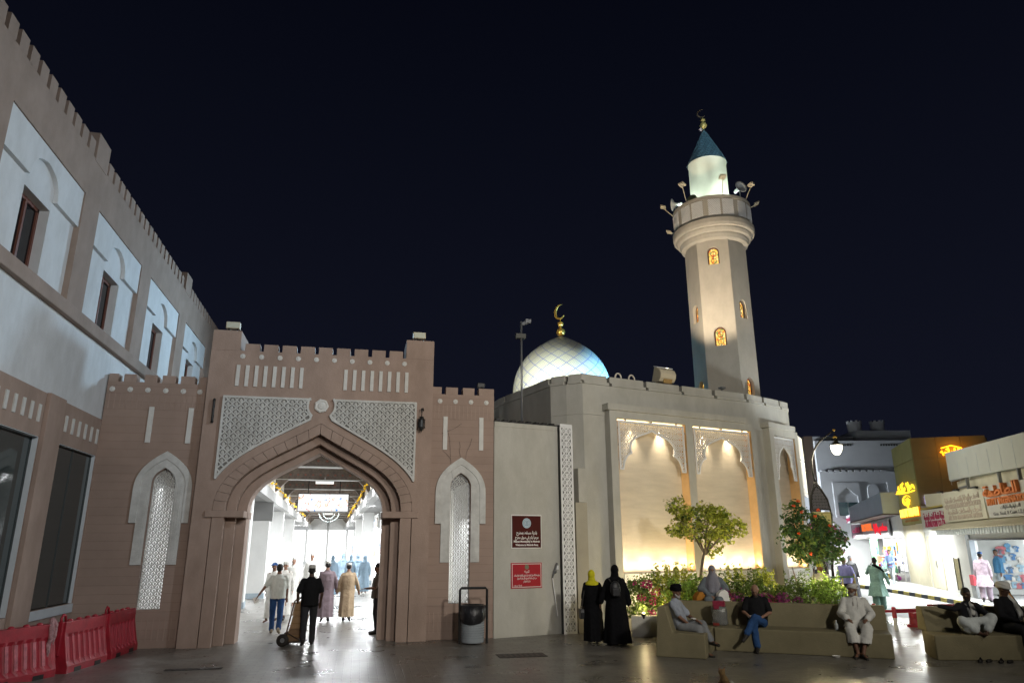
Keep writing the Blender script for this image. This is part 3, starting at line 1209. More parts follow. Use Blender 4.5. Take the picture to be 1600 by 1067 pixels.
def girih(poly, hole, pitch, w0, w1, m, rw=0.016):
    """fine star lattice between the screen outline and its opening"""
    mb = MB()
    xs = [p[0] for p in poly]
    zs = [p[1] for p in poly]

    def ok(p):
        return inside(p, poly)
    nx = int((max(xs) - min(xs)) / pitch) + 2
    nz = int((max(zs) - min(zs)) / pitch) + 2
    for i in range(nx):
        for j in range(nz):
            cx, cz = min(xs) + (i + .5) * pitch, min(zs) + (j + .5) * pitch
            for k in range(8):
                a, b = 2 * pi * k / 8 + pi / 8, 2 * pi * (k + 1) / 8 + pi / 8
                r = .27 * pitch
                p, q = (cx + r * cos(a), cz + r * sin(a)), (cx + r * cos(b), cz + r * sin(b))
                if ok(p) and ok(q):
                    mb.rib(p, q, rw, w0, w1, m)
                t = (cx + .56 * pitch * cos(a), cz + .56 * pitch * sin(a))
                if ok(p) and ok(t):
                    mb.rib(p, t, rw, w0, w1, m)
            # small cross star on the cell corner
            for k in range(4):
                a, b = pi / 2 * k, pi / 2 * (k + 1)
                c2 = (cx + .5 * pitch, cz + .5 * pitch)
                r = .20 * pitch
                p, q = (c2[0] + r * cos(a), c2[1] + r * sin(a)), (c2[0] + r * cos(b), c2[1] + r * sin(b))
                if ok(p) and ok(q):
                    mb.rib(p, q, rw, w0, w1, m)
    return mb


def screen(x0, x1, zb, zt, cx, zap, parent, m, w, pitch):
    half = (x1 - x0) / 2
    r = multifoil(cx, zb, half - .11, zap, zap - zb)
    l = [(2 * cx - p[0], p[1]) for p in reversed(r[:-1])]
    poly = [(x1, zt), (x1, zb)] + r + l + [(x0, zb), (x0, zt)]
    s = girih(poly, None, pitch, w, w + .02, m).build('lattice_screen', LATW, parent)
    b = MB()
    n = len(poly)
    for i in range(n):
        b.rib(poly[i], poly[(i + 1) % n], 0.05, w - .004, w + .028, m)
    b.build('screen_border', LATW, s)
    c = MB()
    for x in (x0 + .25, cx, x1 - .25):
        c.box((x - .025, zt - .01, w), (x + .025, zt + .10, w + .02), m)
    for z in (zb + .25, (zb + zt) / 2, zt - .2):
        c.box((x0 - .09, z - .02, w), (x0 + .01, z + .02, w + .018), m).box((x1 - .01, z - .02, w), (x1 + .09, z + .02, w + .018), m)
    c.build('screen_bracket', GREYM, s)


mb = MB()
mb.prism([(.80, 0), (6.30, 0), (6.30, 5.835), (.80, 5.835)], -.095, .25, FM,
         [[(1.05, 1.43), (3.575, 1.43), (3.575, 5.62), (1.05, 5.62)], [(3.845, 1.44), (6.25, 1.44), (6.25, 5.61), (3.845, 5.61)]])
mb.build('portal_frame', STONE, mosque, bevel=.008)
mb = MB()
mb.box((.72, 5.84, -.0), (6.1, 6.025, .30), FM)
mb.build('cornice', STONE, mosque, bevel=.012)
for x0, x1 in ((1.05, 3.575), (3.845, 6.25)):
    mb = MB()
    mb.box((x0 - .02, 1.40, -.097), (x1 + .02, 5.66, -.088), FM)
    mb.build('niche_back', STONEW, mosque)
screen(1.13, 3.50, 4.21, 5.55, 2.315, 5.345, mosque, FM, .18, .17)
screen(3.925, 6.17, 4.20, 5.54, 5.045, 5.33, mosque, FM, .18, .17)
# niche 3 on the turned bay
mb = MB()
mb.prism([(.17, 0), (1.93, 0), (1.93, 5.80), (.17, 5.80)], -.115, .25, S2, [[(.42, 1.45), (1.72, 1.45), (1.72, 5.57), (.42, 5.57)]])
mb.build('portal_frame', STONE, mosque, bevel=.008)
mb = MB()
mb.box((.08, 5.805, 0), (1.75, 5.97, .30), S2)
mb.build('cornice', STONE, mosque, bevel=.012)
mb = MB()
mb.box((.40, 1.42, -.117), (1.74, 5.6, -.108), S2)
mb.build('niche_back', STONEW, mosque)
screen(.46, 1.66, 4.18, 5.52, 1.04, 5.27, mosque, S2, .18, .15)
# lattice panels on the far end of the curve
for z0, z1 in ((5.03, 5.78), (3.78, 4.92)):
    mb = MB()
    pol = [(0.03, z0), (.98, z0), (.98, z1), (.03, z1)]
    g = girih(pol, None, .17, -.02, .0, PF, .024)
    for i in range(4):
        g.rib(pol[i], pol[(i + 1) % 4], .06, -.03, .01, PF)
    for z in (z0 + .1, z1 - .1):
        g.box((.1, z - .03, -.2), (.16, z + .03, -.03), PF).box((.8, z - .03, -.3), (.86, z + .03, -.03), PF)
    g.build('lattice_panel', LATW, mosque)
TANREV = mat('tan_reveal', (.62, .40, .19), .7, .1, 3, .1, 30)
for (m, x, z1) in ((FM, 3.575, 5.62), (FM, 6.25, 5.61), (S2, 1.72, 5.57)):
    mb = MB()
    mb.box((x - .012, 1.45, -.09), (x - .002, z1 - .01, .235), m)
    mb.build('reveal_lining', TANREV, mosque)
for (m, x, z1) in ((FM, 1.05, 5.62), (FM, 3.845, 5.61), (S2, .42, 5.57)):
    mb = MB()
    mb.box((x + .002, 1.45, -.09), (x + .012, z1 - .01, .235), m)
    mb.build('reveal_lining', TANREV, mosque)
# lattice rail in front of the niches
for (m, a, b, n) in ((FM, 1.06, 3.57, 5), (FM, 3.85, 6.245, 5), (S2, .43, 1.71, 3)):
    for i in range(n):
        x0, x1 = a + (b - a) * i / n, a + (b - a) * (i + 1) / n
        pol = [(x0 + .03, .62), (x1 - .03, .62), (x1 - .03, 1.40), (x0 + .03, 1.40)]
        g = girih(pol, None, .15, .235, .255, m, .018)
        for k in range(4):
            g.rib(pol[k], pol[(k + 1) % 4], .035, .23, .262, m)
        g.build('rail_panel', LATW, mosque)
for (m, a, b) in ((FM, 1.05, 3.575), (FM, 3.845, 6.25), (S2, .42, 1.72)):
    w = (b - a)
    c = a + w / 2
    # warm lamps: two spots hidden over each screen, two uplights behind the rail
    k = 1.0 if w > 2 else .55
    area('niche_uplight_bar', m(c, 1.46, .09), m(c, 3.2, -.06), 27 * k, (1.0, .82, .58), w * .94, .05)
    for (x0, x1) in (((a + .06, c - .06), (c + .06, b - .06)) if w > 2 else ((a + .05, b - .05),)):
        mb = MB()
        mb.box((x0, 5.585, .02), (x1, 5.60, .15), m)
        mb.build('strip_light', glow('warm_strip', (1.0, .72, .36), 5.0), mosque)
    for f in ((.27, .70) if w > 2 else (.5,)):
        spot('niche_downlight', m(a + w * f, 5.585, .05), m(a + w * f, 3.6, -.09), 360 * k, (1.0, .84, .60), 66, 1.0, .03)
    for f in ((.06, .40, .72, .96) if w > 2 else (.2, .8)):
        spot('niche_uplight', m(a + w * f, 1.475, .10), m(a + w * f, 3.0, -.09), 26 * k, (1.0, .80, .54), 110, .9, .03)

# ---- dome
DC = (8.148, 28.258)
dm = bpy.data.materials.new('mosaic_dome')
dm.use_nodes = True
n, l = dm.node_tree.nodes, dm.node_tree.links
b = n['Principled BSDF']
b.inputs['Roughness'].default_value = 0.4
at = n.new('ShaderNodeUVMap')
sp = n.new('ShaderNodeSeparateXYZ')
l.new(at.outputs[0], sp.inputs[0])


def mth(op, a, b2=None, c=None):
    q = n.new('ShaderNodeMath')
    q.operation = op
    for i, x in enumerate((a, b2, c)):
        if x is None:
            continue
        if isinstance(x, (int, float)):
            q.inputs[i].default_value = x
        else:
            l.new(x, q.inputs[i])
    return q.outputs[0]


U, Vv = sp.outputs[0], sp.outputs[1]
d1 = mth('PINGPONG', mth('ADD', U, Vv), 0.5)
d2 = mth('PINGPONG', mth('SUBTRACT', U, Vv), 0.5)
big = mth('LESS_THAN', mth('MINIMUM', d1, d2), 0.045)
f1 = mth('PINGPONG', mth('MULTIPLY', mth('ADD', U, Vv), 7), 0.5)
f2 = mth('PINGPONG', mth('MULTIPLY', mth('SUBTRACT', U, Vv), 7), 0.5)
fin = mth('LESS_THAN', mth('MINIMUM', f1, f2), 0.16)
m1 = n.new('ShaderNodeMix'); m1.data_type = 'RGBA'
m1.inputs['A'].default_value = (0.60, 0.62, 0.56, 1)
m1.inputs['B'].default_value = (0.30, 0.32, 0.27, 1)
l.new(fin, m1.inputs['Factor'])
m2 = n.new('ShaderNodeMix'); m2.data_type = 'RGBA'
l.new(m1.outputs['Result'], m2.inputs['A'])
m2.inputs['B'].default_value = (0.16, 0.19, 0.36, 1)
l.new(big, m2.inputs['Factor'])
l.new(m2.outputs['Result'], b.inputs['Base Color'])
bp = n.new('ShaderNodeBump'); bp.inputs['Strength'].default_value = .3; bp.inputs['Distance'].default_value = .02
l.new(mth('SUBTRACT', 1.0, big), bp.inputs['Height']); l.new(bp.outputs[0], b.inputs['Normal'])

prof = bez((2.10, 0.0), (2.12, 1.25), (1.55, 2.05), (0.02, 2.72), 26)
N = 64
bm = bmesh.new()
uvl = bm.loops.layers.uv.new('UVMap')
arc = [0.0]
for i in range(len(prof) - 1):
    arc.append(arc[-1] + math.hypot(prof[i + 1][0] - prof[i][0], prof[i + 1][1] - prof[i][1]))
vg = [[bm.verts.new((DC[0] + r * cos(2 * pi * j / N), DC[1] + r * sin(2 * pi * j / N), 8.18 + z)) for j in range(N)] for r, z in prof]
for i in range(len(prof) - 1):
    for j in range(N):
        f = bm.faces.new((vg[i][j], vg[i][(j + 1) % N], vg[i + 1][(j + 1) % N], vg[i + 1][j]))
        f.smooth = True
        for lp, (jj, ii) in zip(f.loops, ((j, i), (j + 1, i), (j + 1, i + 1), (j, i + 1))):
            lp[uvl].uv = (jj / N * 18, arc[ii] * 1.9)
me = bpy.data.meshes.new('dome')
bm.to_mesh(me)
bm.free()
dome = put('dome', me, dm, mosque)
mb = MB()
mb.lathe([(2.25, 6.58), (2.25, 8.05), (2.18, 8.05), (2.18, 8.19), (2.0, 8.19)], 64, (DC[0], DC[1], 0))
mb.build('dome_drum', STONE, mosque)
mb = MB()
mb.lathe([(0.06, 10.85), (.05, 10.93), (.03, 10.95)], 12, (DC[0], DC[1], 0))
mb.ell((DC[0], DC[1], 11.08), (.19, .19, .19), None, 18, 12).ell((DC[0], DC[1], 11.44), (.13, .13, .13), None, 16, 10)
mb.tube([(DC[0], DC[1], 10.9), (DC[0], DC[1], 11.68)], .022, 8)
fn = mb.build('finial', GOLD, dome, smooth=True)


def crescent(c, r, th, m, parent, facing, open_deg, mtl, zrot=0.0):
    """crescent moon standing upright; facing = azimuth of its plane's u axis"""
    a = rad(facing)
    mp = lambda u, v, w: (c[0] + u * cos(a) + w * sin(a), c[1] + u * sin(a) - w * cos(a), c[2] + v)
    outp, inp = [], []
    K = 22
    for k in range(K + 1):
        t = rad(open_deg) + (2 * pi - 2 * rad(open_deg)) * k / K
        outp.append((r * cos(t + zrot), r * sin(t + zrot)))
        s = 1 - .34 * sin(pi * k / K)
        inp.append(((r * s) * cos(t + zrot) + r * .0, (r * s) * sin(t + zrot)))
    mm_ = MB()
    mm_.prism(outp + list(reversed(inp[1:-1])), -th, th, mp)
    return mm_.build('crescent', mtl, parent)


crescent((DC[0] - .02, DC[1], 12.0), .34, .03, None, mosque, -62, 52, GOLD, rad(12))
# dome lighting: warm from the left, blue from the right
spot('dome_warm_light', (2.9, 24.0, 7.6), (7.4, 28.0, 9.3), 1900, (1.0, .95, .76), 70, .7, .2)
spot('dome_front_light', (7.2, 23.4, 7.0), (8.0, 28.2, 9.0), 1500, (.90, 1.0, .90), 80, .7, .2)
spot('dome_blue_light', (12.6, 25.2, 7.3), (9.3, 28.0, 9.2), 5200, (.22, .60, 1.0), 70, .7, .2)

# ---- things on the mosque roof
t = thing('roof_floodlight', 'large cream floodlight tilted on the mosque parapet', 'floodlight', FM(3.2, 6.86, -.1))
fl = lambda u, v, w: FM(3.2 + u, 7.14 + v * cos(rad(20)) - w * sin(rad(20)), -.12 + w * cos(rad(20)) + v * sin(rad(20)))
mb = MB()
pr = [(-.20, -.22), (.02, -.22), (.14, -.16), (.19, -.02), (.17, .10), (.08, .20), (-.20, .24)]
mb.prism(pr, -.30, .30, lambda w, v, u: fl(u, v, w))
mb.build('case', CREAMM, t, bevel=.015)
mb = MB()
mb.box((-.16, -.19, .155), (.16, -.06, .20), fl)
mb.build('label_plate', mat('tan_plate', (0.42, 0.27, 0.10), .6, .1, 6, 0), t)
mb = MB()
for u in (-.24, .24):
    mb.box((u - .02, -.34, -.06), (u + .02, -.2, .0), fl)
mb.build('bracket', mat('olive_bracket', (.25, .2, .06), .6, .1, 6, 0), t)
mb = MB()
mb.box((-.31, .235, -.22), (.31, .26, -.05), fl)
mb.build('lens_rim', LATW, t)
for u in (1.62, 2.12):
    t = thing('roof_pipe', 'bent white pipe looping over the parapet, ' + ('nearer the dome' if u < 2 else 'nearer the big floodlight'), 'pipe', FM(u, 6.8, -.3), 'bent pipes on the mosque roof')
    mb = MB()
    pts = [FM(u - .11, 6.4, -.37), FM(u - .11, 6.93, -.37)] + [FM(u - .11 * cos(pi * k / 8), 6.96 + .15 * sin(pi * k / 8), -.37) for k in range(1, 8)] + [FM(u + .11, 6.93, -.37), FM(u + .11, 6.82, -.37)]
    mb.tube(pts, .026, 8)
    mb.build('bend', mat('pale_pipe', (.78, .70, .58), .5, .05, 5, 0), t, smooth=True)
t = thing('small_roof_spot', 'small dark spotlight on the parapet at the foot of the minaret', 'spotlight', FM(5.45, 6.86, -.1))
mb = MB()
mb.box((5.36, 6.95, -.1), (5.54, 7.0, .05), FM).box((5.44, 6.85, -.05), (5.47, 6.97, -.02), FM)
mb.build('case', GREYM, t)

# ---- camera mast between the wing and the dome
t = thing('camera_mast', 'thin grey mast with a camera and a small box, standing before the dome', 'mast', (4.292, 19.0, 5.2))
mb = MB()
mb.tube([(4.292, 19.0, 5.25), (4.292, 19.0, 8.42)], [.035, .028], 10)
mb.build('pole', GREYM, t, smooth=True)
mb = MB()
mb.box((4.12, 18.93, 7.90), (4.42, 19.07, 8.04))
mb.build('junction_box', mat('dark_grey_box', (.10, .10, .09), .6, .1, 5, 0), t, bevel=.01)
mb = MB()
mb.cap((4.33, 18.98, 8.34), (4.50, 18.92, 8.42), .05, .055).box((4.40, 18.88, 8.36), (4.56, 18.98, 8.47))
mb.build('camera', mat('grey_camera', (.25, .26, .28), .5, .1, 5, 0), t)

# ================================================================== wall with the two signs
SP = (3.335, 18.06)
SM = frame(SP, 15.5)
sw = thing('cream_link_wall', 'plain cream wall carrying two sign boards between the gate and the mosque', 'wall', SM(1, 0, -.1))
mb = MB()
mb.box((0, 0, -.3), (2.0, 5.30, 0), SM)
mb.build('wall', STONE, sw)
mb = MB()
mb.box((0, 5.18, 0.0), (1.9, 5.302, .015), SM)
mb.build('top_band', STONE, sw)
mb = MB()
mb.box((0.0, 5.305, -.6), (1.95, 5.345, -.02), SM)
for k in range(8):
    mb.box((.1 + k * .24, 5.346, -.5), (.22 + k * .24, 5.40, -.1), SM)
mb.build('roof_edge', BLACKM, sw)
mb = MB()
mb.box((0.2, 0, -1.6), (2.0, 4.9, -.3), SM)
mb.build('rear_mass', STONE, sw)
t = thing('lattice_column', 'square white lattice column at the end of the cream wall', 'column', SM(2.15, 0, .1))
mb = MB()
mb.box((1.93, 0, -.25), (2.29, 5.28, .13), SM)
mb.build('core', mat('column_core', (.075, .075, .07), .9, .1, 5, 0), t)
for face in (0, 1):
    if face == 0:
        m = lambda u, v, w: SM(1.915 + u, v, .15 + w)
        W_ = .39
    else:
        m = lambda u, v, w: SM(2.305 + w, v, .15 - u)
        W_ = .36
    g = MB()
    g.box((0, 0, -.01), (.05, 5.33, .012), m).box((W_ - .05, 0, -.01), (W_, 5.33, .012), m).box((.05, 5.25, -.01), (W_ - .05, 5.33, .012), m).box((.05, 0, -.01), (W_ - .05, .06, .012), m)
    g.box((W_ / 2 - .014, .06, -.01), (W_ / 2 + .014, 5.25, .010), m)
    pw = (W_ - .1) / 2
    rows_ = 30
    for i in range(rows_):
        z0 = .06 + i * 5.19 / rows_
        z1 = .06 + (i + 1) * 5.19 / rows_
        zc = (z0 + z1) / 2
        for s in (0, 1):
            c = .05 + pw * (s + .5)
            h = pw / 2
            g.rib((c - h, zc), (c, z1), .034, -.01, .008, m)
            g.rib((c, z1), (c + h, zc), .034, -.01, .008, m)
            g.rib((c + h, zc), (c, z0), .034, -.01, .008, m)
            g.rib((c, z0), (c - h, zc), .034, -.01, .008, m)
            g.rib((c - h * .45, zc), (c + h * .45, zc), .018, -.01, .008, m)
            g.rib((c, zc - h * .5), (c, zc + h * .5), .018, -.01, .008, m)
    g.build('lattice_face', LATW, t)
mb = MB()
mb.box((1.92, 5.331, -.25), (2.30, 5.36, .16), SM)
mb.build('cap', LATW, t)
# signs
SIGNB = mat('maroon_sign', (0.085, 0.022, 0.018), 0.13, 0.1, 2, 0, spec=.6)
SIGNR = mat('red_sign', (0.42, 0.022, 0.032), 0.35, 0.12, 3, 0, spec=.5)
LETW = mat('white_lettering', (0.78, 0.76, 0.72), 0.6, 0, 1, 0)
t = thing('welcome_sign', 'maroon welcome sign with a round crest and white lettering, upper board on the cream wall', 'sign', SM(.92, 2.5, 0))
mb = MB()
mb.box((.475, 2.085, 0), (1.37, 2.925, .03), SM)
mb.build('frame', LETW, t, bevel=.01)
mb = MB()
mb.box((.50, 2.11, .03), (1.345, 2.90, .034), SM)
mb.build('face', SIGNB, t)
mb = MB()
mb.prism([(.925 + .125 * cos(2 * pi * k / 28), 2.715 + .125 * sin(2 * pi * k / 28)) for k in range(28)], .034, .038, SM)
mb.build('crest', mat('crest_silver', (.50, .60, .66), .4, .1, 20, 0), t)
mb = MB()
for r_ in (.10, .065):
    for k in range(20):
        a, b2 = 2 * pi * k / 20, 2 * pi * (k + 1) / 20
        mb.rib((.925 + r_ * cos(a), 2.715 + r_ * sin(a)), (.925 + r_ * cos(b2), 2.715 + r_ * sin(b2)), .007, .038, .040, SM)
for a in (-.5, 0, .5):
    mb.rib((.925 + .05 * a, 2.66), (.925 + .04 * a, 2.76), .01, .038, .040, SM)
mb.build('crest_lines', mat('crest_blue', (.16, .26, .34), .5, 0, 1, 0), t)
text('lettering', arabic('بلدية مسقط بمطرح'), .105, .925, 2.475, SM, .036, LETW, t, .60, .0035, .002)
text('lettering', arabic('مرحبا بكم في سوق مطرح'), .105, .925, 2.36, SM, .036, LETW, t, .68, .0035, .002)
text('lettering', 'Muscat Municipality in Muttrah', .066, .925, 2.26, SM, .036, LETW, t, .76, .003, .002)
text('lettering', 'Welcome to Muttrah Souq', .066, .925, 2.175, SM, .036, LETW, t, .66, .003, .002)
t = thing('notice_sign', 'bright red notice board with small emblem, lower board on the cream wall', 'sign', SM(.92, 1.43, 0))
mb = MB()
mb.box((.475, 1.125, 0), (1.365, 1.74, .02), SM)
mb.build('face', SIGNR, t)
mb = MB()
rb = [(.505, 1.155), (1.335, 1.155), (1.335, 1.71), (.505, 1.71)]
for k in range(4):
    mb.rib(rb[k], rb[(k + 1) % 4], .014, .02, .023, SM)
mb.build('border_line', LETW, t)
mb = MB()
mb.prism([(.925 + .06 * cos(2 * pi * k / 20), 1.635 + .06 * sin(2 * pi * k / 20)) for k in range(20)], .02, .024, SM)
mb.build('emblem', mat('emblem_green', (.22, .22, .14), .5, .3, 50, 0), t)
text('lettering', arabic('تنبيه'), .09, .925, 1.53, SM, .022, LETW, t, .14, .002, .002)
text('lettering', arabic('يمنع منعا باتا دخول العربات في السوق والوقوف امام المحلات'), .06, .925, 1.435, SM, .022, LETW, t, .74, .0015, .002)
text('lettering', arabic('من اجل سلامة الجميع خلال فترة التسوق'), .06, .925, 1.365, SM, .022, LETW, t, .56, .0015, .002)
text('lettering', arabic('شكرا لتعاونكم'), .06, .925, 1.29, SM, .022, LETW, t, .20, .0015, .002)
text('lettering', arabic('بلدية مسقط'), .05, .66, 1.195, SM, .022, LETW, t, .24, .0015, .002)
# white pipe / handle leaning on the wall
t = thing('hose_reel_handle', 'grey tap fitting with a white rod hanging below it beside the lattice column', 'tap', SM(1.75, 1.5, 0))
mb = MB()
mb.tube([SM(1.66, 1.36, .05), SM(1.80, 1.72, .06)], [.022, .03], 8)
mb.ell(SM(1.74, 1.50, .06), (.04, .04, .04))
mb.build('fitting', mat('dark_fitting', (.12, .12, .12), .5, .2, 9, 0), t)
mb = MB()
mb.tube([SM(1.655, 1.35, .06), SM(1.72, .95, .05), SM(1.80, .43, .04)], .014, 8)
mb.build('rod', LATW, t)
mb = MB()
mb.box((1.78, 1.56, .01), (1.84, 1.66, .07), SM)
mb.build('box', LATW, t)

# ================================================================== minaret
MC = (13.1, 23.35)
PHI = 237.0
mn = thing('minaret', 'tall pale minaret with lit arched windows, a round balcony and a blue tiled cone', 'minaret', (MC[0], MC[1], 6.5))
R_ = 1.15
ap = R_ * cos(rad(30))
MIN = mat('minaret_plaster', (0.50, 0.46, 0.39), .8, .06, 1.0, .12, 40, grime=.12)
STAINED = bpy.data.materials.new('stained_glass')
STAINED.use_nodes = True
n, l = STAINED.node_tree.nodes, STAINED.node_tree.links
n.remove(n['Principled BSDF'])
em = n.new('ShaderNodeEmission')
vo = n.new('ShaderNodeTexVoronoi')
vo.inputs['Scale'].default_value = 13
ge = n.new('ShaderNodeNewGeometry')
l.new(ge.outputs['Position'], vo.inputs['Vector'])
cr = n.new('ShaderNodeValToRGB')
cr.color_ramp.interpolation = 'CONSTANT'
els = cr.color_ramp.elements
els[0].position, els[0].color = 0, (1.0, .55, .10, 1)
els[1].position, els[1].color = .45, (1.0, .80, .32, 1)
for p_, c_ in ((.62, (.9, .22, .05, 1)), (.74, (1.0, .66, .16, 1)), (.90, (.35, .42, .12, 1))):
    e_ = els.new(p_)
    e_.color = c_
sr = n.new('ShaderNodeSeparateColor')
l.new(vo.outputs['Color'], sr.inputs[0])
l.new(sr.outputs[0], cr.inputs[0])
l.new(cr.outputs[0], em.inputs[0])
em.inputs[1].default_value = 1.25
l.new(em.outputs[0], n['Material Output'].inputs[0])
LEAD = mat('window_lead', (.12, .04, .03), .6, .1, 8, 0)
for k in range(6):
    az = PHI + 60 * k + 90          # u axis of the facet; outward normal is az-90
    c = (MC[0] + ap * cos(rad(PHI + 60 * k)), MC[1] + ap * sin(rad(PHI + 60 * k)))
    fm = frame(c, az)
    hw = R_ / 2
    zs = {0: (6.3, 9.13, 12.31), 1: (7.25, 10.22), 5: (7.25, 10.22)}.get(k, ())
    wh = []
    for z in zs:
        if z > 6.5:
            wh.append([(.215, z)] + [(.215 * cos(pi * q / 10), z + .50 + .215 * sin(pi * q / 10)) for q in range(11)] + [(-.215, z)])
    mb = MB()
    mb.prism([(-hw, 6.3), (hw, 6.3), (hw, 13.5), (-hw, 13.5)], -.2, 0, fm, wh)
    # mitre the slab ends so that neighbouring facets meet along the corner
    for i, v_ in enumerate(mb.v):
        pass
    mb.build('shaft_facet', MIN, mn)
    for z in zs:
        if z < 6.5:
            continue
        mb = MB()
        mb.box((-.24, z - .02, -.15), (.24, z + .74, -.13), fm)
        w_ = mb.build('stained_window', STAINED, mn)
        mb = MB()
        for q in range(8):
            a, b2 = pi * q / 8, pi * (q + 1) / 8
            mb.rib((.19 * cos(a), z + .5 + .19 * sin(a)), (.19 * cos(b2), z + .5 + .19 * sin(b2)), .045, -.13, -.11, fm)
        mb.rib((.19, z), (.19, z + .5), .045, -.13, -.11, fm).rib((-.19, z), (-.19, z + .5), .045, -.13, -.11, fm)
        for cz in (.17, .45):
            for q in range(8):
                a, b2 = 2 * pi * q / 8, 2 * pi * (q + 1) / 8
                mb.rib((.10 * cos(a), z + cz + .11 * sin(a)), (.10 * cos(b2), z + cz + .11 * sin(b2)), .016, -.13, -.115, fm)
        mb.rib((0, z), (0, z + .70), .014, -.13, -.115, fm)
        mb.build('lead_tracery', LEAD, w_)
ml = [(1.10, 13.25), (1.26, 13.30), (1.30, 13.42), (1.30, 13.50), (1.40, 13.53), (1.44, 13.62), (1.44, 13.68), (1.53, 13.70), (1.56, 13.80), (1.56, 13.98), (1.50, 14.02), (1.0, 14.02)]
mb = MB()
mb.lathe(ml, 56, (MC[0], MC[1], 0))
mb.build('balcony_corbel', MIN, mn)
mb = MB()
mb.lathe([(1.36, 14.0), (1.49, 14.0), (1.49, 14.06), (1.47, 14.06), (1.47, 14.80), (1.50, 14.80), (1.50, 14.93), (1.36, 14.93), (1.36, 14.0)], 64, (MC[0], MC[1], 0))
mb.build('balcony_wall', MIN, mn)
for k in range(16):
    a0 = rad(PHI - 15 + 22.5 * k)
    if cos(a0 - rad(240)) < -.4:
        continue
    half = rad(8.6)
    cyl = lambda u, v, w: (MC[0] + (1.478 + w) * cos(a0 + u), MC[1] + (1.478 + w) * sin(a0 + u), v)
    off = rad(1.2) * (1 if k % 2 else -1)
    pol = [(-half + off, 14.10), (half + off, 14.10), (half + off, 14.76), (-half + off, 14.76)]
    mb = MB()
    for s_ in range(4):
        u0, u1 = -half + off + 2 * half * s_ / 4, -half + off + 2 * half * (s_ + 1) / 4
        mb.add([cyl(u0, 14.10, .004), cyl(u1, 14.10, .004), cyl(u1, 14.76, .004), cyl(u0, 14.76, .004)], [(0, 1, 2, 3)])
    p_ = mb.build('balcony_panel', mat('balcony_recess', (.40, .40, .39), .9, .1, 8, 0), mn)
    mb = MB()
    pit = .095
    for i in range(7):
        for j in range(7):
            cu, cz = pol[0][0] + (i + .5) * 2 * half / 7, 14.10 + (j + .5) * .66 / 7
            hu, hz = half / 7, .66 / 14
            for (p, q) in (((cu - hu, cz), (cu, cz + hz)), ((cu, cz + hz), (cu + hu, cz)), ((cu + hu, cz), (cu, cz - hz)), ((cu, cz - hz), (cu - hu, cz))):
                a, b2 = V(cyl(p[0], p[1], 0)), V(cyl(q[0], q[1], 0))
                d_ = (b2 - a).normalized()
                nn = V((cos(a0), sin(a0), 0))
                e_ = d_.cross(nn) * .013
                mb.add([a + e_ + nn * .02, b2 + e_ + nn * .02, b2 - e_ + nn * .02, a - e_ + nn * .02, a + e_ + nn * .005, b2 + e_ + nn * .005, b2 - e_ + nn * .005, a - e_ + nn * .005],
                       [(0, 1, 2, 3), (0, 1, 5, 4), (2, 3, 7, 6)])
    mb.build('panel_lattice', LATW, p_)
mb = MB()
mb.lathe([(.75, 14.0), (.74, 17.0), (.77, 17.0), (.77, 17.03)], 48, (MC[0], MC[1], 0))
mb.build('upper_drum', mat('drum_plaster', (.66, .68, .60), .75, .05, 2, .08, 40), mn, smooth=False)
for p in mn.children[-1].data.polygons:
    p.use_smooth = True
ct = brick_mat('blue_cone_tile', (.20, .36, .45), (.09, .16, .20), .13, .10, 'XZ', .4, .4, .35, .5, .018, .5)
mb = MB()
mb.lathe([(.775, 17.03), (.02, 18.70)], 48, (MC[0], MC[1], 0))
cone = mb.build('cone_roof', ct, mn, smooth=True)
# raised diamond net on the cone
mb = MB()
for sgn in (1, -1):
    for k in range(14):
        pts = []
        for i in range(9):
            t_ = i / 9
            a = 2 * pi * k / 14 + sgn * t_ * 1.6
            r_ = .782 * (1 - t_) + .02
            pts.append((MC[0] + r_ * cos(a), MC[1] + r_ * sin(a), 17.03 + 1.67 * t_))
        mb.tube(pts, .008, 4, False)
mb.build('tile_ribs', mat('cone_rib', (.20, .33, .40), .5, .1, 8, 0), cone)
mb = MB()
mb.ell((MC[0], MC[1], 18.88), (.145, .145, .145), None, 16, 10).ell((MC[0], MC[1], 19.13), (.10, .10, .085), None, 14, 8)
mb.tube([(MC[0], MC[1], 18.6), (MC[0], MC[1], 19.3)], .025, 8)
mb.build('finial', mat('brass', (.80, .62, .22), .45, .05, 6, 0, metal=.4), mn, smooth=True)
crescent((MC[0] - .05, MC[1], 19.44), .19, .015, None, mn, -30, 48, mat('dull_crescent', (.16, .13, .10), .5, 0, 1, 0), rad(15))
t = thing('beacon_lamp', 'small pale lamp fixed near the tip of the minaret cone', 'lamp', (MC[0] - .22, MC[1] - .1, 18.55))
mb = MB()
mb.ell((MC[0] - .20, MC[1] - .10, 18.60), (.065, .065, .075))
mb.build('globe', mat('pink_globe', (.75, .62, .62), .4, 0, 1, 0), t, smooth=True)
mb = MB()
mb.tube([(MC[0] - .20, MC[1] - .10, 18.53), (MC[0] - .06, MC[1] - .02, 18.50)], .015, 6)
mb.build('arm', GREYM, t)
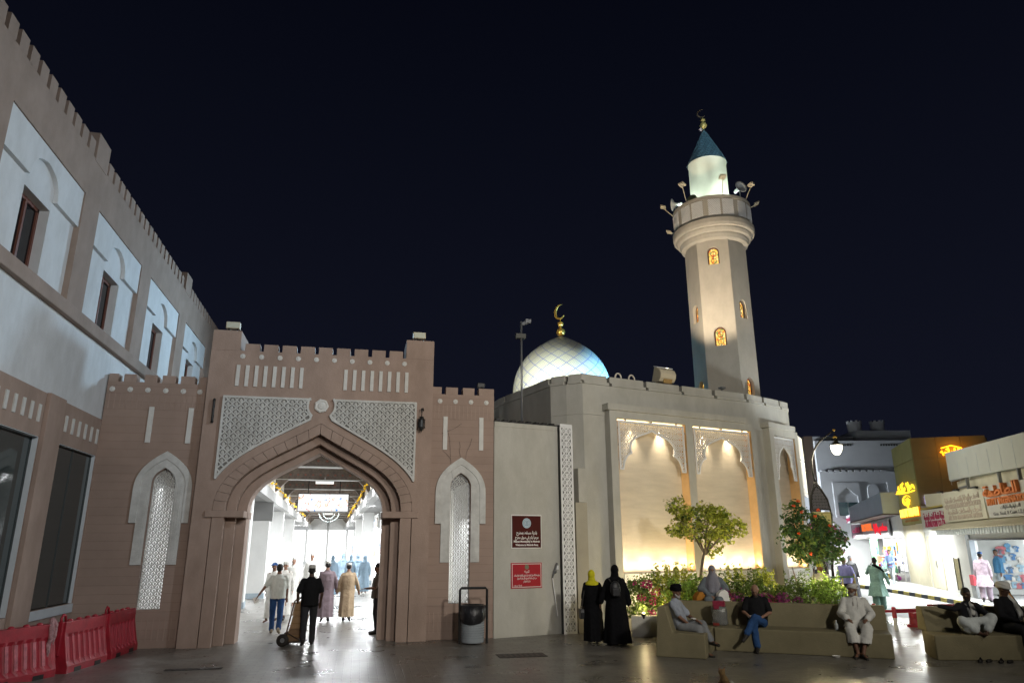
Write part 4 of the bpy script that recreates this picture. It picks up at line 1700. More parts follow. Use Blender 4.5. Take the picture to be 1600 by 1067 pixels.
# lamps on arms and horn speakers round the balcony
view = 240.7
for (dx, r0, r1, zt, lab) in ((-88, 1.47, 1.86, 15.36, 'leftmost small floodlight on an arm of the minaret balcony'), (-38, 1.42, 1.62, 15.62, 'small floodlight on an arm standing left of the white drum'),
                              (20, 1.40, 1.55, 15.60, 'small floodlight on an arm in front of the white drum'), (64, 1.45, 1.74, 15.45, 'small floodlight on an arm right of the horn speaker'),
                              (92, 1.48, 1.74, 15.02, 'rightmost small dark floodlight low on the balcony rim'), (-97, 1.5, 1.72, 14.35, 'low amber floodlight at the left foot of the balcony')):
    a = rad(view + dx)
    p0 = V((MC[0] + r0 * cos(a), MC[1] + r0 * sin(a), 14.92 if zt > 14.9 else 14.3))
    p1 = V((MC[0] + r1 * cos(a), MC[1] + r1 * sin(a), zt))
    t = thing('balcony_floodlight', lab, 'floodlight', p0, 'floodlights on the minaret balcony')
    mb = MB()
    mb.tube([p0, p1], .018, 6)
    mb.build('arm', CREAMM, t)
    mb = MB()
    rr_ = Matrix.Rotation(a, 3, 'Z')
    for_ = lambda x, y, z: p1 + rr_ @ V((x, y, z + x * .35))
    mb.box((-.10, -.12, 0), (.10, .12, .075), for_)
    mb.build('case', CREAMM, t, bevel=.01)
for (dx, r0, z, yaw, lab) in ((-74, 1.42, 15.28, -35, 'horn loudspeaker facing left on the minaret balcony'), (56, 1.36, 15.42, 40, 'horn loudspeaker facing forward right of the white drum'), (-35, 1.1, 15.05, 160, 'dark horn loudspeaker low behind the balcony wall')):
    a = rad(view + dx)
    c = V((MC[0] + r0 * cos(a), MC[1] + r0 * sin(a), z))
    t = thing('horn_speaker', lab, 'loudspeaker', (c.x, c.y, 14.93), 'loudspeakers on the minaret')
    d_ = Matrix.Rotation(rad(view + dx + (-25 if dx < 0 else -20)), 3, 'Z') @ V((1, 0, .12))
    if dx == -35:
        d_ = V((cos(rad(view - 30)), sin(rad(view - 30)), 0))
    q_ = d_.to_track_quat('Z', 'Y').to_matrix()
    pr_ = [(.0, -.30), (.06, -.30), (.08, -.18), (.06, -.10), (.10, .02), (.24, .10), (.25, .11), (.20, .09), (.06, .0), (.05, -.02), (.0, .02)]
    mb = MB()
    mb.lathe(pr_, 20, (0, 0, 0))
    mb.v = [tuple(c + q_ @ V(p)) for p in mb.v]
    mb.build('horn', mat('speaker_grey', (.55, .58, .60), .5, .1, 6, 0) if dx != -35 else mat('speaker_olive', (.16, .17, .09), .6, .1, 6, 0), t, smooth=True)
    mb = MB()
    mb.tube([(c.x, c.y, 14.7), c + V((0, 0, -.04))], .02, 6)
    mb.build('post', GREYM, t)
spot('cone_fill_light', (9.5, -3.0, 9.2), (MC[0], MC[1], 18.2), 12000, (.62, .88, 1.0), 5.0, .5, .2)  # added narrow beam from behind the camera, brightens the cone alone
# minaret lighting
spot('minaret_warm_flood', (9.0, 19.6, 7.4), (12.6, 22.6, 12.0), 3800, (1.0, .82, .60), 50, .5, .15)
spot('assumed_minaret_light', (15.8, 17.0, 3.5), (13.3, 22.6, 10.5), 900, (.86, .94, 1.0), 60, .8, .3)  # unseen light assumed for the right facet, no fixture built
for a in (-60, 25, 75):
    aa = rad(view + a)
    spot('balcony_drum_light', (MC[0] + 1.32 * cos(aa), MC[1] + 1.32 * sin(aa), 14.8), (MC[0], MC[1], 16.4), 95, (.88, 1.0, .86), 120, .8, .08)
# ================================================================== covered market street behind the gate
HD_ = (-.035, .99939)
HX = lambda u, v, w=0.0: (-1.22 + u * HD_[1] + v * HD_[0], 19.1 + v * HD_[1] - u * HD_[0], w)
hm = lambda u, v, w: HX(u, v, w)           # (across, along, up)
HALLW = mat('hall_plaster', (0.62, 0.62, 0.60), .8, .06, 1.5, .15, 30)
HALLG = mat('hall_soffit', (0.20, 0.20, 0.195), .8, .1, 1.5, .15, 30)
BEAM = mat('carved_timber', (0.155, 0.125, 0.105), .7, .35, 7, .4, 30)
ROOFD = mat('hall_roof', (0.12, 0.10, 0.085), .8, .2, 3, .2, 30)
CREAMT = mat('clerestory_relief', (0.56, 0.50, 0.40), .8, .35, 14, .6, 26)
hall = thing('market_hall', 'roofed market street seen through the arch, with dark beams and white piers', 'market hall', HX(0, 25))
mb = MB()
mb.box((-2.5, 1.0, 5.95), (2.5, 78, 6.1), hm)
mb.build('roof_deck', ROOFD, hall)
for s in (-1, 1):
    mb = MB()
    u0, u1 = sorted((s * 2.0, s * 2.3))
    mb.box((u0, 1.6, 4.0), (u1, 78, 4.42), hm)
    mb.build('edge_beam', mat('edge_concrete', (.30, .30, .29), .8, .12, 3, .15, 30), hall)
    mb = MB()
    u0, u1 = sorted((s * 2.2, s * 2.35))
    mb.box((u0, 1.0, 4.42), (u1, 78, 5.95), hm)
    mb.build('clerestory_wall', CREAMT, hall)
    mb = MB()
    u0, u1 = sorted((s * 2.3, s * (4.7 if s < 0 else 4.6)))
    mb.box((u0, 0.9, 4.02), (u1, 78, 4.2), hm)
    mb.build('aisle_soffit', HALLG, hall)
for k, v in enumerate([4.1 + 6.1 * i for i in range(12)]):
    mb = MB()
    mb.box((-2.2, v, 5.2), (2.2, v + .32, 5.62), hm).box((-2.2, v - .03, 5.62), (2.2, v + .35, 5.70), hm)
    b_ = mb.build('roof_beam', BEAM, hall)
    mb = MB()
    mb.box((-2.2, v - .006, 5.165), (2.2, v + .326, 5.199), hm)
    mb.build('beam_strip', HALLW, b_)
    for i in range(12):
        mb = MB()
        u = -1.9 + 3.8 * i / 11
        mb.prism([(u, 5.36), (u + .07, 5.41), (u, 5.46), (u - .07, 5.41)], v - .015, v + .001, lambda a, b2, w: hm(a, w, b2))
        if k < 4:
            mb.build('carved_boss', mat('boss_red', (.26, .10, .07), .7, .2, 9, 0), b_)
    for s in (-1, 1):
        mb = MB()
        mb.prism([(s * 2.2, 4.55), (s * 2.2, 5.19), (s * 1.62, 5.19)], v + .02, v + .30, lambda a, b2, w: hm(a, w, b2))
        mb.build('bracket', BEAM, hall)
for u0, u1, v, zt in ((-2.92, -2.15, 14.2, 3.2), (-2.72, -2.40, 9.2, 4.02), (-2.9, -2.2, 24, 4.02), (-2.9, -2.2, 36, 4.02), (2.2, 2.9, 36, 4.02), (2.25, 2.9, 24, 4.02)):
    mb = MB()
    mb.box((u0, v, 0), (u1, v + .55, zt), hm)
    p_ = mb.build('pier', HALLW, hall, bevel=.01)
    mb = MB()
    mb.box((u0 - .02, v - .02, 0), (u1 + .02, v + .57, .22), hm)
    mb.build('plinth', mat('blue_grey_plinth', (.30, .36, .40), .6, .1, 6, .1, 40), p_)
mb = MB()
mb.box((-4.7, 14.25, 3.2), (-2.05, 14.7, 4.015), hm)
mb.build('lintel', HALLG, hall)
# outer walls of the aisles
mb = MB()
mb.box((-4.86, 0.2, 0), (-4.7, 14, 4.02), hm)
mb.build('aisle_wall', HALLW, hall)
mb = MB()
mb.box((4.5, -.3, 0), (4.62, 5, 4.02), hm)
mb.build('aisle_wall', HALLW, hall)
mb = MB()
mb.box((-5, 78, 0), (5, 78.3, 6), hm)
mb.build('end_wall', HALLW, hall)
# lit shop fronts along both aisles and at the far end
SHOPGLOW = glow('lit_shop_interior', (.93, .97, 1.0), 4.2)
shop_n = 0
for (u, va, vb, z1, lab) in ((-4.6, 14.8, 23.4, 3.0, 'glaring white shop beyond the first left pier of the market street'), (-4.6, 24.8, 35.4, 3.0, 'glaring white shop farther up the left side of the market street'),
                             (-4.6, 36.8, 76, 3.0, 'farthest bright row of shops on the left of the market street'), (3.3, 5.5, 23.4, 3.1, 'blazing white shop just inside the gate on the right'),
                             (3.3, 24.8, 35.4, 3.1, 'second bright shop on the right of the market street'), (3.3, 37.0, 76, 3.1, 'farthest bright row of shops on the right of the market street')):
    t = thing('market_shop', lab, 'shop', HX(u, (va + vb) / 2), 'shops of the market street')
    sg = 1 if u > 0 else -1
    d0, d1 = sorted((u, u + sg * .1))
    mb = MB()
    mb.box((d0, va, .25), (d1, vb, z1), hm)
    mb.build('lit_interior', SHOPGLOW, t)
    d0, d1 = sorted((u - sg * .12, u + sg * .12))
    mb = MB()
    mb.box((d0, va, z1 + .01), (d1, vb, 4.0), hm).box((d0, va, 0), (d1, vb, .24), hm)
    mb.build('fascia', HALLW, t)
    n_ = int((vb - va) / 2.2)
    for i in range(n_):
        v = va + (i + .5) * (vb - va) / n_
        for j in range(3):
            mb = MB()
            h = random.uniform(.3, .7)
            z = random.uniform(.9, 2.2)
            vv = v + random.uniform(-.9, .9)
            d0, d1 = sorted((u - sg * .28, u - sg * .15))
            mb.box((d0, vv, z), (d1, vv + random.uniform(.25, .5), z + h), hm)
            mb.build('hanging_goods', mat('goods_%d' % ((i + j) % 5), [(.5, .42, .36), (.35, .40, .5), (.55, .5, .5), (.5, .36, .36), (.4, .46, .44)][(i + j) % 5], .8, .2, 9, 0), t)
    if vb - va < 12:
        for i in range(n_):
            v = va + (i + .5) * (vb - va) / n_
            d0, d1 = sorted((u - sg * .18, u - sg * .12))
            mb = MB()
            mb.box((d0, v - .8, 3.2), (d1, v + .8, 3.75), hm)
            mb.build('name_board', mat('board_%d' % (i % 3), [(.42, .36, .30), (.38, .45, .52), (.5, .46, .42)][i % 3], .6, .15, 8, 0), t)
t = thing('market_end_shop', 'dazzling shop fronts closing the far end of the market street', 'shop', HX(0, 76))
mb = MB()
mb.box((-4.5, 76.9, .2), (4.5, 77.0, 3.9), hm)
mb.build('lit_interior', SHOPGLOW, t)
mb = MB()
for x in (-2.6, 0, 2.4):
    mb.box((x - .15, 76.6, 0), (x + .15, 76.85, 5.9), hm)
mb.box((-4.6, 76.6, 4.0), (4.6, 76.85, 5.9), hm)
mb.build('frontage', HALLW, t)
# strip lamps under the beams
for (v, u) in ((16.2, 0.05), (34.5, .1), (52.8, .1)):
    t = thing('strip_lamp', 'white strip lamp hung under the beam ' + ('nearest the arch' if v < 20 else 'beyond the video screen' if v < 40 else 'farthest up the market street'), 'lamp', HX(u, v, 5.1))
    mb = MB()
    mb.box((u - .42, v, 4.99), (u + .42, v + .12, 5.10), hm)
    mb.build('diffuser', glow('strip_glow', (1, .97, .9), 1.3), t)
    mb = MB()
    mb.box((u - .44, v - .01, 5.10), (u + .44, v + .13, 5.14), hm).box((u - .02, v + .05, 5.14), (u + .02, v + .07, 5.3), hm)
    mb.build('housing', ALU, t)
# video screen
scr = bpy.data.materials.new('video_picture')
scr.use_nodes = True
n, l = scr.node_tree.nodes, scr.node_tree.links
n.remove(n['Principled BSDF'])
em = n.new('ShaderNodeEmission')
ge = n.new('ShaderNodeNewGeometry')
no = n.new('ShaderNodeTexNoise')
no.inputs['Scale'].default_value = 3.4
no.inputs['Detail'].default_value = 2
l.new(ge.outputs['Position'], no.inputs['Vector'])
cr = n.new('ShaderNodeValToRGB')
els = cr.color_ramp.elements
els[0].position, els[0].color = .30, (.10, .30, .75, 1)
els[1].position, els[1].color = .36, (1, 1, 1, 1)
for p_, c_ in ((.60, (1, 1, .98, 1)), (.625, (.85, .22, .18, 1)), (.645, (1.0, .80, .35, 1)), (.67, (1, 1, 1, 1))):
    e_ = els.new(p_)
    e_.color = c_
l.new(no.outputs['Fac'], cr.inputs[0])
l.new(cr.outputs[0], em.inputs[0])
em.inputs[1].default_value = 1.15
l.new(em.outputs[0], n['Material Output'].inputs[0])
t = thing('video_screen', 'wide glowing video screen hung from the beams of the market street', 'screen', (-2.0, 40, 4.3))
mb = MB()
mb.box((-3.33, 40.0, 3.87), (-.62, 40.15, 4.86))
mb.build('case', BLACKM, t)
mb = MB()
mb.box((-3.28, 39.985, 3.92), (-.67, 39.999, 4.81))
mb.build('picture', scr, t)
mb = MB()
for x in (-2.80, -1.14):
    mb.tube([(x, 40.08, 4.86), (x, 40.08, 5.7)], .03, 6)
mb.build('hanger', BLACKM, t)
# strings of yellow flower lamps
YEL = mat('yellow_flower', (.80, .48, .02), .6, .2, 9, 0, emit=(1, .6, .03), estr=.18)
for s, lab in ((-1, 'string of yellow flowers along the left of the market roof'), (1, 'string of yellow flowers along the right of the market roof')):
    t = thing('flower_garland', lab, 'garland', HX(s * 1.75, 20, 4.6), 'flower strings in the market street')
    pts = []
    for i in range(40):
        v = 8 + i * .95
        pts.append(HX(s * (1.80 + .03 * sin(i * 1.3)), v, 4.62 - .05 * abs(sin(i * .5))))
    mb = MB()
    mb.tube(pts, .012, 5)
    mb.build('cord', BLACKM, t)
    for i in range(40):
        p = V(pts[i]) + V((random.uniform(-.04, .04), 0, -.06 + random.uniform(-.05, .03)))
        mb = MB()
        for q in range(5):
            a = 2 * pi * q / 5 + i
            mb.ell(p + V((.03 * cos(a), .03 * sin(a), random.uniform(-.02, .02))), (.032, .032, .025), None, 6, 4)
        mb.ell(p, (.02, .02, .045), None, 6, 4)
        mb.build('flower', YEL, t)
t = thing('crescent_decoration', 'curved white tube decoration hanging in the middle of the market street', 'decoration', HX(.2, 40, 4.2))
mb = MB()
mb.tube([HX(.2 - .75 * cos(pi * k / 12), 40, 4.55 - .62 * sin(pi * k / 12)) for k in range(13)], .022, 6)
mb.tube([HX(.2 - .45 * cos(pi * k / 12), 40, 4.60 - .45 * sin(pi * k / 12)) for k in range(13)], .016, 6)
mb.tube([HX(-.55, 40, 4.55), HX(-.55, 40, 5.3)], .012, 5).tube([HX(.95, 40, 4.55), HX(.95, 40, 5.3)], .012, 5)
mb.build('tube', mat('deco_tube', (.16, .19, .18), .5, .2, 9, 0, emit=(.8, 1, .95), estr=.04), t)
# lamps of the market street
for (v, p_) in ((3.0, 190), (9, 430), (17, 1000), (27, 1300), (40, 1700), (56, 2000)):
    for u in (-3.4, 2.75):
        area('market_lamp', HX(u, v, 3.9), HX(u * .25, v, 0), p_ * (.42 if (v < 12 and u < 0) else 1.9 if v < 4 else 1.0), WHITE, 1.0, 3.0)
    if v > 6:
        area('market_lamp', HX(0, v, 5.1), HX(0, v, 0), p_ * .5, WHITE, 1.2, .3)
area('market_lamp', HX(-3.9, 5, 3.95), HX(-3.6, 5, 0), 75, WHITE, .6, 5)
point('window_bulb', (2.42, 19.3, 2.62), 26, WHITE, .08)
point('window_bulb', (-4.45, 19.4, 1.75), 10, WHITE, .06)

# ================================================================== litter bin
t = thing('litter_bin', 'grey perforated bin with a black liner hung in a black hoop frame', 'litter bin', (2.69, 17.26, 0))
mb = MB()
mb.lathe([(.0, .03), (.255, .03), (.265, .05), (.275, .78), (.28, .80), (.265, .80), (.25, .10), (0, .1)], 28, (2.69, 17.26, 0))
mb.build('drum', mat('bin_grey', (.27, .30, .32), .45, .08, 6, 0), t, smooth=False)
mb = MB()
for i in range(9):
    for j in range(26):
        a = pi + pi * (j + .5 * (i % 2)) / 26
        z = .14 + i * .052
        r = .2685 + (z - .05) * .0136
        c = (2.69 + r * cos(a), 17.26 + r * sin(a), z)
        mb.ell(c, (.006, .006, .008), None, 5, 3)
stuff(mb.build('perforations', mat('bin_hole', (.15, .165, .18), .8, 0, 1, 0), t))
mb = MB()
ringz = []
n = 32
rings_ = []
for i, (r, z) in enumerate(((.20, .70), (.262, .845), (.296, .83), (.31, .72), (.305, .60), (.287, .55))):
    ring = []
    for j in range(n):
        a = 2 * pi * j / n
        dz = -.13 * max(0, cos(a + pi / 2 + .25)) if i > 2 else 0
        rr = r * (1 + .025 * sin(9 * a + i))
        ring.append((2.69 + rr * cos(a), 17.26 + rr * sin(a), z + dz))
    rings_.append(ring)
mb.loft(rings_, False)
mb.build('liner', mat('bin_liner', (.012, .012, .014), .3, .2, 20, .5, 30, spec=.5), t, smooth=True)
mb = MB()
mb.tube([(2.385, 17.25, 0), (2.385, 17.25, 1.17), (2.42, 17.25, 1.21), (2.99, 17.25, 1.21), (3.025, 17.25, 1.17), (3.025, 17.25, 0)], .03, 8)
mb.tube([(2.385, 17.25, .62), (2.43, 17.25, .62)], .02, 6).tube([(3.025, 17.25, .62), (2.97, 17.25, .62)], .02, 6)
mb.build('hoop_frame', BLACKM, t)

# ================================================================== concrete benches and planter
BO = (7.58, 15.0)
BA = -34
_b = frame(BO, BA)
BM = lambda u, v, z: (_b(u, z, -v)[0], _b(u, z, -v)[1], z)      # u along, v away from the camera, z up
bench = thing('corner_bench', 'long tan concrete bench with a short return at its left end', 'bench', BM(1.5, .5, 0))
mb = MB()
for u0, u1 in ((-.96, .018),):
    mb.prism([(.70, .47), (.83, .928), (1.02, .928), (1.055, .0), (.70, .0)], u0, u1, lambda v, z, u: BM(u, v, z))
mb.build('corner_back', CONC, bench, bevel=.02)
mb = MB()
pr = [(0.0, 0.0), (.0, .455), (.70, .462), (.83, .93), (1.02, .93), (1.06, .0)]
mb.prism(pr, .02, 3.44, lambda v, z, u: BM(u, v, z))
mb.build('main_seat', CONC, bench, bevel=.02)
mb = MB()
pr = [(-1.0, 0.0), (-.925, .95), (-.76, .955), (-.64, .47), (.0, .45), (.0, 0.0)]
mb.prism(pr, -1.30, .83, lambda u, z, v: BM(u, v, z))
mb.build('return_seat', CONC, bench, bevel=.02)
bench2 = thing('short_bench', 'tan concrete bench at the right edge of the picture', 'bench', (12, 13.2, 0))
_b2 = frame((11.15, 12.79), -14)
BM2 = lambda u, v, z: (_b2(u, z, -v)[0], _b2(u, z, -v)[1], z)
mb = MB()
pl = [(0, 0), (5.0, 0), (5.0, .72), (.12, .72)]
mb.prism([(0, 0), (6.0, 0), (6.0, 1.06), (.30, 1.06), (.10, .5)], 0, .455, lambda u, v, z: BM2(u, v, z))
mb.build('seat', CONC, bench2, bevel=.02)
mb = MB()
mb.prism([(.68, .45), (.80, .92), (1.02, .92), (1.058, .45)], .22, 6.0, lambda v, z, u: BM2(u, v, z))
mb.build('backrest', CONC, bench2, bevel=.02)
# planter wall
pln = thing('planter', 'low pale planter wall holding the flower bed before the mosque', 'planter', (8.5, 17.2, 0))
outer = [(6.68, 17.50), (7.30, 17.36), (8.45, 16.10), BM(3.2, 1.10, 0)[:2], (11.7, 15.2), (11.7, 18.6), FM(5.5, 0, .75)[:2], FM(.9, 0, .75)[:2]]
inner = [(6.88, 17.58), (7.36, 17.47), (8.53, 16.22), (BM(3.1, 1.22, 0)[0], BM(3.1, 1.22, 0)[1]), (11.55, 15.3), (11.55, 18.5), FM(5.4, 0, .85)[:2], FM(1.05, 0, .85)[:2]]
mb = MB()
mb.prism(outer, 0, .49, ident, [inner])
mb.build('wall', mat('pale_planter', (.42, .41, .37), .7, .1, 3, .2, 40), pln, bevel=.012)
mb = MB()
mb.prism([(p[0], p[1]) for p in inner], .30, .42, ident)
structure(mb.build('soil', mat('soil', (.07, .05, .035), .95, .3, 9, .6, 30)))


# ---- leaves
def leaf_mat(name, c, var=.5, trans=.25):
    if name in MATS:
        return MATS[name]
    m = bpy.data.materials.new(name)
    m.use_nodes = True
    n, l = m.node_tree.nodes, m.node_tree.links
    b = n['Principled BSDF']
    b.inputs['Roughness'].default_value = .5
    g = n.new('ShaderNodeNewGeometry')
    h = n.new('ShaderNodeHueSaturation')
    h.inputs['Color'].default_value = (*c, 1)
    mr = n.new('ShaderNodeMapRange')
    mr.inputs['To Min'].default_value = 1 - var
    mr.inputs['To Max'].default_value = 1 + var
    l.new(g.outputs['Random Per Island'], mr.inputs['Value'])
    l.new(mr.outputs[0], h.inputs['Value'])
    l.new(h.outputs[0], b.inputs['Base Color'])
    tr = n.new('ShaderNodeBsdfTranslucent')
    l.new(h.outputs[0], tr.inputs[0])
    ms = n.new('ShaderNodeMixShader')
    ms.inputs[0].default_value = trans
    l.new(b.outputs[0], ms.inputs[1])
    l.new(tr.outputs[0], ms.inputs[2])
    l.new(ms.outputs[0], n['Material Output'].inputs[0])
    MATS[name] = m
    return m


def leaves(mb, c, r, count, size, rnd, flat=.6, shell=.35, up=.3, tuft=0):
    """leaf blades scattered through an uneven ellipsoid; tuft > 0 gathers them in small twigs' ends"""
    def inside_ball():
        while True:
            d = V((rnd.uniform(-1, 1), rnd.uniform(-1, 1), rnd.uniform(-1, 1)))
            if .05 < d.length < 1:
                return d
    q, t0, k0 = None, None, 0
    for _ in range(count):
        if tuft:
            if k0 <= 0:
                d = inside_ball()
                t0 = d.normalized() * (d.length ** shell)
                k0 = int(tuft * rnd.uniform(.5, 1.6))
            k0 -= 1
            q = inside_ball()
            p = V((c[0] + t0.x * r[0], c[1] + t0.y * r[1], c[2] + t0.z * r[2])) + q * size * 1.15
        else:
            d = inside_ball()
            q = d.normalized() * (d.length ** shell)
            p = V((c[0] + q.x * r[0], c[1] + q.y * r[1], c[2] + q.z * r[2]))
        nrm = (q + V((rnd.uniform(-1, 1), rnd.uniform(-1, 1), rnd.uniform(-.4, 1) + up)) * .9).normalized()
        a = nrm.orthogonal().normalized()
        b = nrm.cross(a)
        t = rnd.uniform(0, 2 * pi)
        a, b = a * cos(t) + b * sin(t), b * cos(t) - a * sin(t)
        s = size * rnd.uniform(.6, 1.25)
        w = s * flat
        mb.add([p - a * s * .5, p + b * w * .5 + nrm * s * .06, p + a * s * .5 - nrm * s * .1, p - b * w * .5 + nrm * s * .06], [(0, 1, 2, 3)])


G_YEL = leaf_mat('lime_leaf', (.40, .44, .06))
G_MID = leaf_mat('mid_leaf', (.15, .22, .045))
G_DRK = leaf_mat('dark_leaf', (.06, .13, .04))
G_LIME = leaf_mat('hedge_leaf', (.30, .46, .08))
PINKF = leaf_mat('magenta_bract', (.52, .045, .17), .4, .35)
PINK2 = leaf_mat('purple_bract', (.33, .06, .20), .4, .35)
ORNG = leaf_mat('orange_petal', (.85, .12, .02), .3, .3)
BARK = mat('grey_bark', (.17, .135, .10), .9, .25, 12, .5, 40)

# tree 1: spreading crown
rnd = random.Random(11)
T1 = V((8.60, 17.5, .42))
t = thing('small_tree', 'small yellow green tree with a spreading crown, before the lit niches', 'tree', T1)
mb = MB()
top = V((8.78, 17.5, 2.02))
mb.tube([T1, T1 + V((.03, 0, .5)), T1 + V((.02, 0, 1.0)), T1 + V((.10, 0, 1.35)), top], [.055, .045, .04, .038, .036], 8)
fork = [V((8.15, 17.45, 2.75)), V((8.45, 17.7, 2.95)), V((8.9, 17.4, 2.95)), V((9.35, 17.5, 2.75)), V((9.7, 17.6, 2.5)), V((8.75, 17.2, 2.6))]
for q in fork:
    mid = top.lerp(q, .5) + V((0, 0, .06))
    mb.tube([top - V((0, 0, .1)), mid, q], [.03, .02, .008], 6)
    for _ in range(3):
        e = q + V((rnd.uniform(-.3, .3), rnd.uniform(-.3, .3), rnd.uniform(-.1, .3)))
        mb.tube([mid, e], [.012, .004], 4)
mb.build('trunk', BARK, t, smooth=True)
clumps = [((8.02, 17.5, 3.22), (.22, .22, .16), 130), ((8.22, 17.4, 2.98), (.30, .3, .17), 240), ((8.05, 17.45, 2.55), (.24, .25, .14), 150), ((8.35, 17.6, 2.62), (.34, .35, .20), 280),
          ((8.80, 17.5, 2.95), (.36, .35, .20), 360), ((9.20, 17.5, 2.93), (.34, .3, .18), 320), ((9.55, 17.55, 2.72), (.30, .3, .19), 260), ((9.80, 17.5, 2.58), (.2, .22, .15), 120),
          ((9.05, 17.3, 2.62), (.42, .35, .22), 400), ((9.40, 17.6, 2.42), (.32, .3, .16), 220), ((8.70, 17.4, 2.42), (.3, .3, .14), 170), ((9.05, 17.5, 2.12), (.20, .2, .14), 90), ((8.95, 17.5, 1.98), (.12, .14, .10), 40)]
mb = MB()
for c, r, k in clumps:
    leaves(mb, c, (r[0] * 1.12, r[1] * 1.1, r[2] * 1.2), int(k * 1.0), .098, rnd, .62, .5, .3, 9)
mb.build('crown', G_YEL, t)
mb = MB()
for c, r, k in clumps:
    leaves(mb, (c[0], c[1] + .1, c[2] - .04), (r[0] * .95, r[1], r[2] * .95), int(k * .28), .095, rnd, .62, .5, .3, 7)
mb.build('inner_foliage', G_MID, t)

# tree 2: dense flowering bush tree
T2 = V((11.25, 16.9, .42))
t = thing('flowering_tree', 'dense dark green bushy tree with orange flowers, in front of the lamp post', 'tree', T2)
mb = MB()
for dx in (-.1, .06, .16):
    mb.tube([T2 + V((dx, 0, 0)), T2 + V((dx * 2, .05, .5)), T2 + V((dx * 4, 0, 1.2))], [.035, .028, .012], 6)
mb.build('trunk', BARK, t, smooth=True)
cl2 = [((11.05, 16.9, 2.95), (.26, .3, .24), 260), ((11.35, 16.9, 2.62), (.5, .4, .34), 620), ((11.0, 16.85, 2.35), (.36, .36, .32), 420), ((11.75, 16.85, 2.42), (.46, .4, .32), 540), ((12.12, 16.9, 2.28), (.36, .34, .24), 320),
       ((11.5, 16.8, 2.05), (.6, .4, .3), 640), ((11.15, 16.9, 1.98), (.32, .34, .22), 260), ((12.0, 16.9, 1.98), (.36, .3, .2), 260), ((11.35, 16.9, 1.78), (.22, .25, .14), 110)]
mb = MB()
for c, r, k in cl2:
    leaves(mb, c, (r[0] * 1.1, r[1] * 1.1, r[2] * 1.12), int(k * .8), .115, rnd, .5, .45, .3, 8)
mb.build('crown', G_DRK, t)
mb = MB()
for c, r, k in cl2:
    leaves(mb, c, (r[0] * 1.12, r[1] * 1.1, r[2] * 1.15), int(k * .30), .11, rnd, .5, .5, .3, 6)
mb.build('bright_foliage', G_MID, t)
for p in ((11.0, 16.55, 3.24), (10.90, 16.6, 3.12), (11.48, 16.45, 3.02), (11.72, 16.4, 2.62), (10.88, 16.45, 2.44), (11.40, 16.5, 2.86), (11.05, 16.5, 2.96), (11.1, 16.42, 1.95)):
    mb = MB()
    leaves(mb, p, (.04, .04, .035), 16, .055, rnd, .7, .5)
    mb.build('orange_flower', ORNG, t)
mb = MB()
for c, r, k in (((12.15, 16.95, 2.55), (.3, .2, .10), 60), ((12.35, 16.9, 2.3), (.16, .2, .10), 50), ((12.45, 17.2, 2.0), (.15, .2, .10), 40)):
    leaves(mb, c, r, k, .09, rnd, .8)
mb.build('pink_bracts', leaf_mat('pale_pink_bract', (.55, .14, .26), .3, .3), t)


# hedge shrubs and bougainvillea
def shrub(name, label, base, cls, m, size, flowers=None, stems=5, sprays=0):
    t = thing(name, label, 'shrub', base, 'shrubs of the flower bed')
    mb = MB()
    for c, r, k in cls:
        leaves(mb, c, (r[0] * 1.05, r[1], r[2] * 1.1), int(k * 1.4), size, rnd, .6, .45, .3, 6)
    for _ in range(sprays):
        c, r, k = rnd.choice(cls)
        p0 = V((c[0] + rnd.uniform(-.8, .8) * r[0], c[1], c[2]))
        p1 = p0 + V((rnd.uniform(-.12, .12), rnd.uniform(-.1, .1), r[2] + rnd.uniform(.05, .30)))
        for q in range(5):
            leaves(mb, p0.lerp(p1, .4 + .15 * q), (.05, .05, .05), 5, size, rnd, .6)
    mb.build('foliage', m, t)
    mb = MB()
    for _ in range(stems):
        c, r, k = rnd.choice(cls)
        mb.tube([V((c[0] + rnd.uniform(-.1, .1), c[1], base[2])), V((c[0] + rnd.uniform(-.2, .2), c[1], c[2])), V((c[0] + rnd.uniform(-.3, .3), c[1], c[2] + r[2] * .8))], [.012, .009, .004], 4)
    mb.build('stems', BARK, t)
    if flowers:
        for fm_, items in flowers:
            mb = MB()
            for c, r, k in items:
                leaves(mb, c, r, k, .06, rnd, .85, .45)
            mb.build('blossom', fm_, t)
    return t


def bed(u, v, z):
    return BM(u, v, z)


shrub('bougainvillea', 'bougainvillea with magenta blooms at the left end of the flower bed, lit from below', (7.15, 17.85, .42),
      [((6.95, 17.8, .85), (.35, .3, .40), 620), ((7.40, 17.85, 1.02), (.36, .3, .42), 620), ((7.2, 17.75, .62), (.5, .3, .22), 420)], G_MID, .08,
      [(PINKF, [((7.15, 17.55, 1.22), (.16, .12, .10), 90), ((7.0, 17.55, .92), (.12, .1, .1), 40), ((7.35, 17.5, 1.05), (.16, .1, .12), 50), ((7.28, 17.5, .82), (.1, .1, .1), 40), ((7.22, 17.45, .56), (.10, .06, .08), 30), ((6.85, 17.6, 1.25), (.06, .06, .06), 14)]),
       (PINK2, [((7.62, 17.4, .68), (.08, .08, .07), 30), ((7.7, 17.5, 1.15), (.12, .1, .08), 22)])], 7, 6)
shrub('shrub', 'yellow green shrub with tall light sprays behind the man in the black turban', (7.8, 17.5, .42),
      [((7.7, 17.7, 1.10), (.36, .3, .36), 620), ((8.05, 17.5, 1.06), (.40, .3, .36), 620), ((7.9, 17.1, .85), (.45, .3, .28), 520)], G_YEL, .082, None, 6, 26)
